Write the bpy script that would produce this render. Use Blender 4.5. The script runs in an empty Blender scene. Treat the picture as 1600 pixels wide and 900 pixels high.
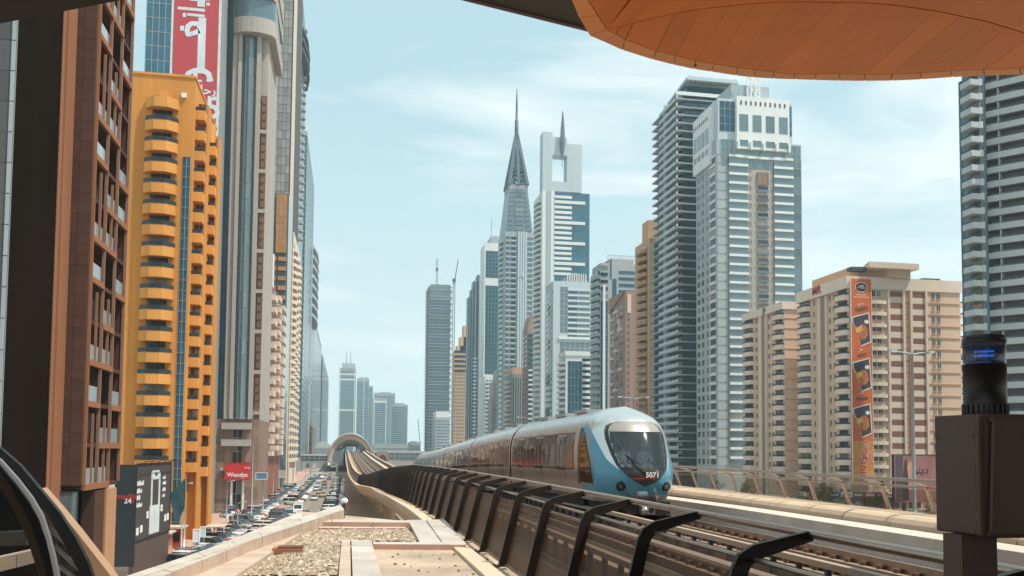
import bpy, math, random
from mathutils import Vector, Matrix
random.seed(7)
S = bpy.context.scene
COL = S.collection
R = math.radians

# ------------------------------------------------------------------ camera
EYE = 14.0                       # camera height above the street
F = 1400.0                       # focal length in pixels of a 1600 px wide frame
PITCH, ROLL = R(3.2), 0.009
def cam_rot(yaw):
    return (Matrix.Rotation(yaw, 3, 'Z') @ Matrix.Rotation(math.pi/2 + PITCH, 3, 'X') @ Matrix.Rotation(ROLL, 3, 'Z'))
YAW = -math.atan(260/1400)
for _ in range(6):               # street vanishing point sits 260 px left of the frame centre
    v = cam_rot(YAW).transposed() @ Vector((0, 1, 0))
    YAW -= ((800 + F*v.x/-v.z) - 540)/1450
    v = cam_rot(YAW).transposed() @ Vector((0, 1, 0))
M3 = cam_rot(YAW)
CY = 700 + F*v.y/-v.z
cam = bpy.data.cameras.new('camera'); co = bpy.data.objects.new('camera', cam); COL.objects.link(co)
co.location = (0, 0, EYE); co.rotation_euler = M3.to_euler()
cam.sensor_fit = 'HORIZONTAL'; cam.sensor_width = 36; cam.lens = 36*F/1600
cam.shift_y = (CY - 450)/1600; cam.clip_start = .1; cam.clip_end = 20000
S.camera = co

def ray(px, py): return M3 @ Vector(((px-800)/F, (CY-py)/F, -1))
def at(px, py, Y):
    d = ray(px, py); return Vector((0, 0, EYE)) + d*(Y/d.y)
def on(px, py, z):
    d = ray(px, py); return Vector((0, 0, EYE)) + d*((z-EYE)/d.z)
def y_of(px, py, X):
    d = ray(px, py); return d.y*X/d.x

# ------------------------------------------------------------------ sky, sun, exposure
SUN = Vector((.42, -.24, .88)).normalized()
w = bpy.data.worlds.new("World"); S.world = w; w.use_nodes = True
nt = w.node_tree; N = nt.nodes; L = nt.links
bg = N['Background']; bg.inputs[1].default_value = .1
sky = N.new('ShaderNodeTexSky'); sky.sky_type = 'NISHITA'; sky.sun_disc = False
sky.sun_elevation = math.asin(SUN.z); sky.sun_rotation = math.atan2(SUN.x, SUN.y)
sky.air_density = 1.0; sky.dust_density = 2.0; sky.ozone_density = 2.0
tc = N.new('ShaderNodeTexCoord')
mp = N.new('ShaderNodeMapping'); mp.inputs['Scale'].default_value = (1.5, 1.5, 6.5); mp.inputs['Rotation'].default_value = (.1, .28, .4)
n1 = N.new('ShaderNodeTexNoise'); n1.inputs['Scale'].default_value = 1.9; n1.inputs['Detail'].default_value = 6; n1.inputs['Roughness'].default_value = .52; n1.inputs['Distortion'].default_value = .5
cr = N.new('ShaderNodeValToRGB'); cr.color_ramp.elements[0].position = .44; cr.color_ramp.elements[1].position = .62
cr.color_ramp.elements[0].color = (.0, .0, .0, 1); cr.color_ramp.elements[1].color = (.8, .8, .8, 1)
veil = N.new('ShaderNodeMixRGB'); veil.inputs[0].default_value = .78; veil.inputs[2].default_value = (5.7, 8.3, 9.0, 1)
mix = N.new('ShaderNodeMixRGB'); mix.inputs[2].default_value = (9.6, 10.2, 10.2, 1)
L.new(tc.outputs['Generated'], mp.inputs[0]); L.new(mp.outputs[0], n1.inputs['Vector']); L.new(n1.outputs['Fac'], cr.inputs[0])
L.new(sky.outputs[0], veil.inputs[1]); L.new(cr.outputs[0], mix.inputs[0]); L.new(veil.outputs[0], mix.inputs[1])
sxyz = N.new('ShaderNodeSeparateXYZ'); L.new(tc.outputs['Generated'], sxyz.inputs[0])
hr = N.new('ShaderNodeMapRange'); hr.inputs[1].default_value = .0; hr.inputs[2].default_value = .38; hr.inputs[3].default_value = .7; hr.inputs[4].default_value = 0
L.new(sxyz.outputs['Z'], hr.inputs[0])
hz_ = N.new('ShaderNodeMixRGB'); hz_.inputs[2].default_value = (8.9, 10.0, 10.1, 1)      # whiter air low in the sky, all round
L.new(hr.outputs[0], hz_.inputs[0]); L.new(mix.outputs[0], hz_.inputs[1]); L.new(hz_.outputs[0], bg.inputs[0])
sl = bpy.data.lights.new('sun', 'SUN'); sl.energy = 5.0; sl.angle = R(.6); sl.color = (1, .93, .82)
so = bpy.data.objects.new('sun', sl); COL.objects.link(so); so.rotation_euler = SUN.to_track_quat('Z', 'Y').to_euler(); so.location = (0, 0, 60)
vs = S.view_settings; S.display_settings.display_device = 'sRGB'
vs.view_transform = 'Standard'; vs.look = 'None'; vs.exposure = 0.08; vs.gamma = 1.0
S.cycles.max_bounces = 8; S.cycles.volume_bounces = 1; S.cycles.transparent_max_bounces = 12

# ------------------------------------------------------------------ materials
MATS = {}
def mat(name, col, rough=.65, metal=0., var=.15, scale=.35, bump=0., rnd=0., spec=.5, streak=False, fine=0.):
    if name in MATS: return MATS[name]
    m = bpy.data.materials.new(name); m.use_nodes = True; MATS[name] = m
    nt = m.node_tree; N = nt.nodes; L = nt.links; b = N['Principled BSDF']
    b.inputs['Roughness'].default_value = rough; b.inputs['Metallic'].default_value = metal
    b.inputs['Specular IOR Level'].default_value = spec
    tc = N.new('ShaderNodeTexCoord'); vec = tc.outputs['Object']
    if streak:
        mp = N.new('ShaderNodeMapping'); mp.inputs['Scale'].default_value = (1, 1, .12); L.new(vec, mp.inputs[0]); vec = mp.outputs[0]
    n = N.new('ShaderNodeTexNoise'); n.inputs['Scale'].default_value = scale; n.inputs['Detail'].default_value = 7; n.inputs['Roughness'].default_value = .65
    L.new(vec, n.inputs['Vector'])
    mr = N.new('ShaderNodeMapRange'); mr.inputs[1].default_value = .3; mr.inputs[2].default_value = .7
    mr.inputs[3].default_value = 1-var; mr.inputs[4].default_value = 1+var*.7; L.new(n.outputs['Fac'], mr.inputs[0])
    fac = mr.outputs[0]
    if fine:
        n2 = N.new('ShaderNodeTexNoise'); n2.inputs['Scale'].default_value = 14; n2.inputs['Detail'].default_value = 5; L.new(vec, n2.inputs['Vector'])
        m2 = N.new('ShaderNodeMapRange'); m2.inputs[1].default_value = .3; m2.inputs[2].default_value = .7; m2.inputs[3].default_value = 1-fine; m2.inputs[4].default_value = 1+fine*.6
        L.new(n2.outputs['Fac'], m2.inputs[0])
        k = N.new('ShaderNodeMath'); k.operation = 'MULTIPLY'; L.new(fac, k.inputs[0]); L.new(m2.outputs[0], k.inputs[1]); fac = k.outputs[0]
    if rnd:
        oi = N.new('ShaderNodeObjectInfo'); m3 = N.new('ShaderNodeMapRange'); m3.inputs[3].default_value = 1-rnd; m3.inputs[4].default_value = 1+rnd
        L.new(oi.outputs['Random'], m3.inputs[0]); k = N.new('ShaderNodeMath'); k.operation = 'MULTIPLY'
        L.new(fac, k.inputs[0]); L.new(m3.outputs[0], k.inputs[1]); fac = k.outputs[0]
    vm = N.new('ShaderNodeVectorMath'); vm.operation = 'SCALE'; vm.inputs[0].default_value = col[:3]
    L.new(fac, vm.inputs['Scale']); L.new(vm.outputs[0], b.inputs['Base Color'])
    if bump:
        bp = N.new('ShaderNodeBump'); bp.inputs['Strength'].default_value = bump; bp.inputs['Distance'].default_value = .05
        n4 = N.new('ShaderNodeTexNoise'); n4.inputs['Scale'].default_value = scale*8; n4.inputs['Detail'].default_value = 5
        L.new(tc.outputs['Object'], n4.inputs['Vector']); L.new(n4.outputs['Fac'], bp.inputs['Height']); L.new(bp.outputs[0], b.inputs['Normal'])
    return m
def glass(name, col, rough=.07, metal=.35, rnd=.35, wav=.05, blinds=0.):
    """mirror-tinted facade glass: each pane its own tone, faintly wavy"""
    if name in MATS: return MATS[name]
    m = mat(name, col, rough, metal, .12, .12, 0, rnd, 1.0)
    nt = m.node_tree; N = nt.nodes; L = nt.links
    tc = N.new('ShaderNodeTexCoord'); n = N.new('ShaderNodeTexNoise'); n.inputs['Scale'].default_value = .5; L.new(tc.outputs['Object'], n.inputs['Vector'])
    bp = N.new('ShaderNodeBump'); bp.inputs['Strength'].default_value = wav; bp.inputs['Distance'].default_value = .6; L.new(n.outputs['Fac'], bp.inputs['Height'])
    L.new(bp.outputs[0], N['Principled BSDF'].inputs['Normal'])
    if blinds:                                       # some panes have a pale curtain or blind drawn behind them
        b = N['Principled BSDF']; src = b.inputs['Base Color'].links[0].from_socket
        oi = N.new('ShaderNodeObjectInfo'); q = N.new('ShaderNodeMath'); q.operation = 'MULTIPLY'; q.inputs[1].default_value = 7.31; L.new(oi.outputs['Random'], q.inputs[0])
        q2 = N.new('ShaderNodeMath'); q2.operation = 'FRACT'; L.new(q.outputs[0], q2.inputs[0]); q3 = N.new('ShaderNodeMath'); q3.operation = 'LESS_THAN'; q3.inputs[1].default_value = blinds; L.new(q2.outputs[0], q3.inputs[0])
        q4 = N.new('ShaderNodeMath'); q4.operation = 'MULTIPLY'; q4.inputs[1].default_value = .6; L.new(q3.outputs[0], q4.inputs[0])
        mx = N.new('ShaderNodeMixRGB'); mx.inputs[2].default_value = (.34,.32,.29,1); L.new(q4.outputs[0], mx.inputs[0]); L.new(src, mx.inputs[1]); L.new(mx.outputs[0], b.inputs['Base Color'])
    return m
def clear(name, tint, opa, rough=.03, ior=1.45):
    """see-through tinted sheet: part transparent, part glossy"""
    if name in MATS: return MATS[name]
    m = bpy.data.materials.new(name); m.use_nodes = True; MATS[name] = m
    nt = m.node_tree; N = nt.nodes; L = nt.links; b = N['Principled BSDF']; o = N['Material Output']
    b.inputs['Base Color'].default_value = (*tint, 1); b.inputs['Roughness'].default_value = rough; b.inputs['Specular IOR Level'].default_value = .8
    t = N.new('ShaderNodeBsdfTransparent'); t.inputs[0].default_value = (.86, .84, .82, 1)
    lw = N.new('ShaderNodeLayerWeight'); lw.inputs[0].default_value = .5
    pw = N.new('ShaderNodeMath'); pw.operation = 'POWER'; pw.inputs[1].default_value = 4.0; L.new(lw.outputs['Facing'], pw.inputs[0])
    ml = N.new('ShaderNodeMath'); ml.operation = 'MULTIPLY'; ml.inputs[1].default_value = (ior-1)*1.2; L.new(pw.outputs[0], ml.inputs[0])
    ad = N.new('ShaderNodeMath'); ad.operation = 'ADD'; ad.use_clamp = True; ad.inputs[1].default_value = opa; L.new(ml.outputs[0], ad.inputs[0])
    mx = N.new('ShaderNodeMixShader'); L.new(ad.outputs[0], mx.inputs[0]); L.new(t.outputs[0], mx.inputs[1]); L.new(b.outputs[0], mx.inputs[2])
    L.new(mx.outputs[0], o.inputs[0]); return m
def lamp(name, col, e):
    if name in MATS: return MATS[name]
    m = mat(name, col); b = m.node_tree.nodes['Principled BSDF']
    b.inputs['Emission Color'].default_value = (*col, 1); b.inputs['Emission Strength'].default_value = e; return m

# ------------------------------------------------------------------ geometry helpers
class MB:
    """collects boxes, bars, tubes and sheets; build() links them as ONE mesh object"""
    def __init__(s): s.v = []; s.f = []; s.m = []; s.sm = []
    def face(s, pts, m=0, sm=False):
        k = len(s.v); s.v += [tuple(p) for p in pts]; s.f.append(tuple(range(k, k+len(pts)))); s.m.append(m); s.sm.append(sm)
    def box(s, x0, x1, y0, y1, z0, z1, m=0):
        k = len(s.v)
        s.v += [(x0,y0,z0),(x1,y0,z0),(x1,y1,z0),(x0,y1,z0),(x0,y0,z1),(x1,y0,z1),(x1,y1,z1),(x0,y1,z1)]
        s.f += [tuple(k+i for i in q) for q in ((0,3,2,1),(4,5,6,7),(0,1,5,4),(1,2,6,5),(2,3,7,6),(3,0,4,7))]; s.m += [m]*6; s.sm += [False]*6
    def prism(s, pts, z0, z1, m=0, mt=None):
        """plan polygon (counter-clockwise) raised from z0 to z1"""
        a = sum(pts[i][0]*pts[(i+1) % len(pts)][1]-pts[(i+1) % len(pts)][0]*pts[i][1] for i in range(len(pts)))
        if a < 0: pts = pts[::-1]
        n = len(pts); k = len(s.v)
        s.v += [(p[0],p[1],z0) for p in pts]+[(p[0],p[1],z1) for p in pts]
        s.f.append(tuple(k+i for i in range(n))[::-1]); s.f.append(tuple(k+n+i for i in range(n)))
        s.m += [m, m if mt is None else mt]; s.sm += [False]*2
        for i in range(n):
            j = (i+1) % n; s.f.append((k+i,k+j,k+n+j,k+n+i)); s.m.append(m); s.sm.append(False)
    def slab(s, pts, off, m=0, mt=None):
        """any flat polygon pushed along the vector off"""
        n = len(pts); k = len(s.v); off = Vector(off)
        s.v += [tuple(p) for p in pts]+[tuple(Vector(p)+off) for p in pts]
        s.f.append(tuple(k+i for i in range(n))); s.f.append(tuple(k+n+i for i in range(n))[::-1]); s.m += [m, m if mt is None else mt]; s.sm += [False]*2
        for i in range(n):
            j = (i+1) % n; s.f.append((k+i,k+n+i,k+n+j,k+j)); s.m.append(m); s.sm.append(False)
    def bar(s, p, q, w, h=None, m=0, up=(0,0,1)):
        h = h or w; p = Vector(p); q = Vector(q); d = (q-p)
        if d.length < 1e-6: return
        d.normalize(); up = Vector(up)
        if abs(d.dot(up)) > .95: up = Vector((1,0,0)) if abs(d.x) < .9 else Vector((0,1,0))
        a = d.cross(up).normalized()*w/2; b = a.cross(d).normalized()*h/2; k = len(s.v)
        for c in (p, q): s.v += [tuple(c-a-b), tuple(c+a-b), tuple(c+a+b), tuple(c-a+b)]
        s.f += [tuple(k+i for i in t) for t in ((0,1,2,3)[::-1],(4,5,6,7),(0,1,5,4),(1,2,6,5),(2,3,7,6),(3,0,4,7))]; s.m += [m]*6; s.sm += [False]*6
    def tube(s, pts, r, n=8, m=0, cap=True):
        k0 = len(s.v); pts = [Vector(p) for p in pts]
        rr = r if isinstance(r, (list, tuple)) else [r]*len(pts)
        for i, p in enumerate(pts):
            d = (pts[min(i+1, len(pts)-1)]-pts[max(i-1, 0)]).normalized()
            u = Vector((0,0,1)) if abs(d.z) < .9 else Vector((1,0,0))
            a = d.cross(u).normalized(); b = a.cross(d)
            for j in range(n):
                t = 2*math.pi*j/n; s.v.append(tuple(p+a*math.cos(t)*rr[i]+b*math.sin(t)*rr[i]))
        for i in range(len(pts)-1):
            for j in range(n):
                j2 = (j+1) % n; s.f.append((k0+i*n+j, k0+(i+1)*n+j, k0+(i+1)*n+j2, k0+i*n+j2)[::-1]); s.m.append(m); s.sm.append(True)
        if cap:
            s.f.append(tuple(k0+j for j in range(n))); s.f.append(tuple(k0+(len(pts)-1)*n+j for j in range(n))[::-1]); s.m += [m]*2; s.sm += [False]*2
    def grid(s, rows, m=0, sm=True, closed=False, fn=None):
        """rows of points joined into a sheet; fn(i,j) may return a material or None for a hole"""
        k = len(s.v); nr = len(rows); nc = len(rows[0])
        for r_ in rows: s.v += [tuple(p) for p in r_]
        for i in range(nr-1):
            for j in range(nc if closed else nc-1):
                j2 = (j+1) % nc; mm = m if fn is None else fn(i, j)
                if mm is None: continue
                s.f.append((k+i*nc+j, k+i*nc+j2, k+(i+1)*nc+j2, k+(i+1)*nc+j)); s.m.append(mm); s.sm.append(sm)
    def add(s, o, ox=0, oy=0, oz=0, th=0., m=None):
        k = len(s.v); c, n = math.cos(th), math.sin(th)
        s.v += [(ox+x*c-y*n, oy+x*n+y*c, oz+z) for x, y, z in o.v]
        s.f += [tuple(k+i for i in f) for f in o.f]; s.m += o.m if m is None else [m[i] for i in o.m]; s.sm += o.sm
    def mesh(s, name, mats):
        me = bpy.data.meshes.new(name); me.from_pydata(s.v, [], s.f)
        for m in (mats if isinstance(mats, (list, tuple)) else [mats]): me.materials.append(m)
        me.polygons.foreach_set('material_index', s.m); me.polygons.foreach_set('use_smooth', s.sm); me.update(); return me
    def build(s, name, mats, parent=None, loc=None, rz=0.):
        return link(name, s.mesh(name, mats), parent, loc, rz)
def link(name, me, parent=None, loc=None, rz=0.):
    o = bpy.data.objects.new(name, me); COL.objects.link(o)
    if parent: o.parent = parent
    if loc is not None: o.location = loc
    if rz: o.rotation_euler = (0, 0, rz)
    return o
def tag(o, label, cat, group=None):
    o['label'] = label; o['category'] = cat
    if group: o['group'] = group
    return o
def thing(name, label, cat, loc=(0,0,0), rz=0., group=None):
    o = link(name, None, None, loc, rz); o.empty_display_size = .5; return tag(o, label, cat, group)
def structure(o): o['kind'] = 'structure'; return o
def stuff(o): o['kind'] = 'stuff'; return o
def copy_tree(o, parent=None):
    c = o.copy(); COL.objects.link(c)
    if parent: c.parent = parent
    for ch in list(o.children): copy_tree(ch, c)
    return c
TEXTS = {}
def text_mesh(txt, mats, size=1., depth=.02, bold=0., align='CENTER'):
    cu = bpy.data.curves.new('lettering', 'FONT'); cu.body = txt; cu.size = size; cu.extrude = depth; cu.offset = bold
    cu.align_x = align; cu.align_y = 'CENTER'; cu.resolution_u = 3
    o = bpy.data.objects.new('lettering', cu); COL.objects.link(o)
    me = bpy.data.meshes.new_from_object(o.evaluated_get(bpy.context.evaluated_depsgraph_get()))
    bpy.data.objects.remove(o); bpy.data.curves.remove(cu); me.materials.clear(); me.materials.append(mats); me.name = 'lettering'
    return me
def text(txt, m, size, parent, loc, rot, depth=.02, bold=0., name='lettering'):
    o = link(name, text_mesh(txt, m, size, depth, bold), parent, loc); o.rotation_euler = rot; return o
def lerp_keys(keys, y):
    if y <= keys[0][0]: return keys[0][1]
    for (a, p), (b, q) in zip(keys, keys[1:]):
        if y <= b:
            t = (y-a)/(b-a); return p+(q-p)*t
    return keys[-1][1]
def smooth_keys(keys):
    """piecewise-linear keys softened by averaging"""
    def f(y, r=7.): return sum(lerp_keys(keys, y+r*k/4)*(5-abs(k)) for k in range(-4, 5))/25
    return f

# facade pieces -----------------------------------------------------------------------------
PIECES = {}
def piece(key):
    """small facade element in its own frame: x along the wall, -y out of it, z up, origin at its lower left corner"""
    if key in PIECES: return PIECES[key]
    k, a = key[0], key[1:]; b = MB()
    if k == 'pane':                                    # w,h  mats: glass, frame
        w_, h = a[:2]; t = min(.07, w_*.05)
        b.box(t, w_-t, -.03, .0, t, h-t, 0)
        for q in ((0,w_,0,t),(0,w_,h-t,h),(0,t,t,h-t),(w_-t,w_,t,h-t)): b.box(q[0],q[1],-.10,.0,q[2],q[3],1)
    elif k == 'win':                                   # w,h,deep: frame with sill, mullion and glass   mats: glass, frame
        w_, h = a[:2]; t = .09
        b.box(0, w_, -.04, 0, 0, h, 0); b.box(-.1, w_+.1, -.22, 0, -.12, 0, 1); b.box(-.06, w_+.06, -.14, 0, h, h+.08, 1)
        b.box(w_/2-t/2, w_/2+t/2, -.09, -.04, 0, h, 1)
    elif k == 'box':                                   # w,h,d
        w_, h, d = a[:3]; b.box(0, w_, -d, 0, 0, h, 0)
    elif k == 'bal':                                   # w,d,h,rail: slab, solid parapet, rail on top     mats: wall, rail
        w_, d, h, rl = a[:4]
        b.box(0, w_, -d, 0, -.18, 0, 0); b.box(0, w_, -d, -d+.12, 0, h, 0); b.box(0, .12, -d+.12, 0, 0, h, 0); b.box(w_-.12, w_, -d+.12, 0, 0, h, 0)
        if rl: b.box(.02, w_-.02, -d+.03, -d+.09, h, h+rl, 1)
    elif k == 'gbal':                                  # w,d,h: slab with glass balustrade                  mats: slab, glass
        w_, d, h = a[:3]; b.box(0, w_, -d, 0, -.25, 0, 0); b.box(.03, w_-.03, -d+.03, -d+.06, 0.003, h, 1); b.box(.03, .06, -d+.06, 0, .003, h, 1)
    elif k == 'bay':                                   # w,d,h,rail: canted or curved balcony               mats: wall, rail
        w_, d, h, rl = a[:4]; n = a[4] if len(a) > 4 else 3
        if n == 3: P = [(0,0),(w_*.02,-d*.45),(w_*.3,-d),(w_*.7,-d),(w_*.98,-d*.45),(w_,0)]
        else: P = [(w_/2-w_/2*math.cos(math.pi*i/n), -d*math.sin(math.pi*i/n)**.7) for i in range(n+1)]
        b.prism(P, -.2, 0, 0)
        for p, q in zip(P, P[1:]):
            b.slab([(p[0],p[1],0),(q[0],q[1],0),(q[0],q[1],h),(p[0],p[1],h)], (0,.12,0), 0)
            if rl: b.slab([(p[0],p[1]-.04,h),(q[0],q[1]-.04,h),(q[0],q[1]-.04,h+rl),(p[0],p[1]-.04,h+rl)], (0,.07,0), 1)
    PIECES[key] = b; return b
MESHES = {}
class Building:
    """one building: an Empty at its near base corner; body, then facade pieces as parts"""
    def __init__(s, name, label, cat, x0, x1, y, d, h, wall, group=None, zref=None):
        s.root = thing(name, label, cat, (x0, y, 0), 0, group)
        s.W, s.D, s.H, s.wall, s.Y = x1-x0, d, h, wall, y
        s.scale = F/max(y, 1); s.parts = {}; s.joined = {}; s.count = {}
        s.Fc = (0, 0, 0); s.Wc = (0, d, -math.pi/2); s.Ec = (s.W, 0, math.pi/2)
    def z(s, px, py, y=None): return at(px, py, y or s.Y).z
    def u(s, px, py=500): return at(px, py, s.Y).x - s.root.location.x            # along the front
    def ue(s, px, py=500): return y_of(px, py, s.root.location.x+s.W)-s.Y          # along the right-hand side face
    def uw(s, px, py=500): return s.D-(y_of(px, py, s.root.location.x)-s.Y)        # along the left-hand side face
    def body(s, x0=0, x1=None, y0=0, y1=None, z0=0, z1=None, part='wall', m=None):
        s.mb(part, m).box(x0, s.W if x1 is None else x1, y0, s.D if y1 is None else y1, z0, s.H if z1 is None else z1); return s
    def mb(s, part, m=None):
        if part not in s.parts: s.parts[part] = (MB(), m or s.wall)
        return s.parts[part][0]
    def put(s, name, key, face, u, z, mats, out=0., size=None):
        pb = piece(key); ox, oy, th = face
        X = ox+math.cos(th)*u+math.sin(th)*out; Y = oy+math.sin(th)*u-math.cos(th)*out
        big = (size or max(key[1], key[2]))*s.scale >= 10
        s.count[name] = s.count.get(name, 0)+1
        if big and s.count[name] <= 300:
            mk = (key, tuple(m.name for m in mats))
            if mk not in MESHES: MESHES[mk] = pb.mesh(name, list(mats))
            return link(name, MESHES[mk], s.root, (X, Y, z), th)
        jb, jm = s.joined.setdefault(name, (MB(), []))
        for m in mats:
            if m not in jm: jm.append(m)
        jb.add(pb, X, Y, z, th, [jm.index(m) for m in mats])
    def done(s):
        for k, (b, m) in s.parts.items(): b.build(k, m, s.root)
        for k, (b, ms) in s.joined.items(): stuff(b.build(k, ms, s.root))
        return s.root
def span(pl, pr, Y, pyr=400): return at(pl, pyr, Y).x, at(pr, pyr, Y).x
def fl(z0, z1, step):
    z = z0; o = []
    while z < z1-.01: o.append(z); z += step
    return o
# ------------------------------------------------------------------ shared materials
ASPHALT = mat('asphalt', (.23,.19,.155), .85, 0, .25, .25, .15)
PAVE = mat('pale_paving', (.42,.33,.26), .8, 0, .2, .3)
PINKPAVE = mat('pink_paving', (.46,.27,.21), .8, 0, .2, .3)
SANDG = mat('sandy_ground', (.36,.29,.22), .9, 0, .25, .05)
LINE = mat('road_paint', (.75,.73,.68), .6, 0, .15, 2)
CONC = mat('cream_concrete', (.52,.36,.23), .7, 0, .2, .3, .05, 0, .5, True)
DECKC = mat('deck_concrete', (.36,.25,.18), .85, 0, .3, .6, .1)
TILE = mat('pale_tile', (.50,.44,.375), .6, 0, .22, .8, 0, .08, .5, False, .08)
TILEP = mat('peach_tile', (.50,.375,.29), .65, 0, .22, .8, 0, .08, .5, False, .08)
FLOORC = mat('worn_screed', (.47,.36,.265), .9, 0, .35, .55, .15, 0, .4, False, .2)
STEELD = mat('dark_bronze_steel', (.030,.022,.018), .45, .3, .15, 2)
STEELR = mat('bronze_rail', (.42,.33,.27), .3, .8, .15, 2)
STEEL = mat('brushed_steel', (.6,.58,.55), .3, .9, .1, 2)
RAILM = mat('rail_steel', (.45,.36,.30), .3, .9, .2, 3)
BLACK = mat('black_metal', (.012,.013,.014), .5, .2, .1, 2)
SOFFIT = mat('orange_soffit_panel', (.90,.24,.018), .42, 0, .10, .6, 0, .06)
SOFFITB = mat('dark_soffit_void', (.02,.012,.008), .8)
INFILL = clear('tinted_bronze_infill', (.060,.026,.014), .12, .30, 1.95)
INFILL.node_tree.nodes['Principled BSDF'].inputs['Specular IOR Level'].default_value = .25
CLEARG = clear('clear_railing_glass', (.05,.035,.03), .05, .05, 1.18)
WHITE = mat('white_paint', (.78,.78,.76), .5, 0, .08, .5)
DARKGREY = mat('dark_grey', (.06,.06,.065), .6, 0, .1, 1)
TERRA = mat('terracotta', (.35,.15,.085), .8, 0, .15, 2)

# ------------------------------------------------------------------ ground, roads, pavements
def sheet(name, pts, z, m):
    b = MB(); b.face([(x, y, z) for x, y in pts]); return structure(b.build(name, m))
sheet('ground', [(-3500,-400),(4200,-400),(4200,6000),(-3500,6000)], -.008, SANDG)
sheet('service_road', [(-13.2,20),(-4.6,20),(-4.6,1500),(-13.2,1500)], .004, ASPHALT)
sheet('highway', [(22,-60),(92,-60),(92,2400),(22,2400)], .004, ASPHALT)
sheet('parking_lane', [(-19.0,20),(-13.2,20),(-13.2,560),(-19.0,560)], .0, mat('parking_asphalt', (.30,.245,.20), .85, 0, .3, .2, .1))
sheet('kerbside_parking', [(-4.6,20),(-.1,20),(-.1,560),(-4.6,560)], .0, MATS['parking_asphalt'])
b = MB(); b.box(-26,-19,20,560,0,.13); structure(b.build('shopfront_pavement', PINKPAVE))
b = MB(); b.box(-15.4,-14.2,90,330,.0,.14); structure(b.build('parking_island', PINKPAVE))
b = MB(); b.box(-.1,1.3,60,520,0,.14); structure(b.build('viaduct_pavement', PINKPAVE))
b = MB()
for x in (-13.1,-4.7):
    b.box(x-.07,x+.07,20,1400,.008,.012)
for k in range(110): b.box(-8.98,-8.86,40+k*9,43+k*9,.008,.012)
for k in range(140):
    for x in (29,33,37,41,45,69,73,77,81,85): b.box(x-.07,x+.07,40+k*12,44+k*12,.008,.012)
for k in range(130): b.box(-4.5,-.3,60+k*2.75,60.1+k*2.75,.004,.008)
structure(b.build('road_markings', LINE))

# ------------------------------------------------------------------ viaduct: a trough swept along the line to the far station
XL = smooth_keys([(-40,3.35),(60,3.4),(85,3.75),(125,3.55),(160,1.9),(230,.75),(350,.25),(540,0),(900,0)])
ZR = smooth_keys([(-40,-2.2),(30,-2.2),(48,-2.35),(64,-2.8),(81,-3.4),(97,-3.95),(125,-4.55),(160,-5.6),(195,-5.95),(230,-5.7),(350,-4.5),(540,-2.2),(900,-2.2)])
def vx(Y, dx): return XL(Y)+dx
def vz(Y, dz): return EYE+ZR(Y)+dz
SY = [-30,-10,0,10,20,30]+[36+4*k for k in range(36)]+[182+7*k for k in range(16)]+[300+16*k for k in range(19)]
def sweep(name, sec, m, parent=None, ys=SY, closed=True, sm=False, fn=None, kind=None):
    b = MB(); rows = [[(vx(Y,dx),Y,vz(Y,dz)) for dx,dz in sec] for Y in ys]
    b.grid(rows, 0, sm, closed, fn)
    if closed:
        b.face([p for p in rows[0]]); b.face([p for p in rows[-1]][::-1])
    o = b.build(name, m, parent)
    if kind: o['kind'] = kind
    return o
viaduct = thing('metro_viaduct', 'cream concrete metro viaduct winding down and up to the far station', 'viaduct', (0,0,0))
sweep('trough', [(0,-.93),(.35,-.93),(.35,-.98),(1.2,-.98),(1.2,-.52),(12.4,-.52),(12.4,-.35),(12.75,-.35),(12.75,-1.0),(12.1,-2.1),(10.4,-3.2),(8,-3.6),(4.6,-3.6),(2.1,-3.15),(.65,-2.2),(0,-1.25)], CONC, viaduct, sm=False)
sweep('edge_coping', [(-.06,-.93),(.42,-.93),(.42,-.80),(-.06,-.80)], mat('pale_coping', (.62,.47,.33), .7, 0, .15, .5), viaduct)
sweep('track_slab', [(1.25,-.519),(12.35,-.519),(12.35,-.505),(1.25,-.505)], mat('grimy_track_slab', (.085,.055,.038), .85, 0, .35, .9, .1), viaduct)
# ballastless track: plinths, rails, conductor rail
for tr, X0 in (('near', 6.6), ('far', 10.3)):
    for sx in (-.72, .72):
        dx = X0+sx-3.35
        sweep('track_plinth', [(dx-.28,-.515),(dx+.28,-.515),(dx+.28,-.20),(dx-.28,-.20)], mat('plinth_concrete', (.30,.20,.135), .8, 0, .3, .8, .1), viaduct)
        sweep('rail', [(dx-.05,-.195),(dx+.05,-.195),(dx+.04,0),(dx-.04,0)], RAILM, viaduct)
    dx = X0-3.35-1.38
    sweep('conductor_rail', [(dx-.08,.02),(dx+.08,.02),(dx+.08,.14),(dx-.08,.14)], mat('conductor_cover', (.40,.29,.21), .55), viaduct)
    ib = MB()
    for k in range(70):
        Y = 9+k*1.1 if k < 40 else 53+(k-40)*3
        ib.box(vx(Y,dx)-.05, vx(Y,dx)+.05, Y-.05, Y+.05, vz(Y,-.515), vz(Y,.015))
    stuff(ib.build('rail_bracket', DARKGREY, viaduct))
    cb = MB()
    for k in range(150):
        Y = 8+k*.6
        for sx in (-.72,.72):
            x = vx(Y, X0+sx-3.35); cb.box(x-.17,x+.17,Y-.07,Y+.07,vz(Y,-.197),vz(Y,-.12))
    stuff(cb.build('rail_clip', mat('rusty_clip', (.16,.08,.05), .7), viaduct))
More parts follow.
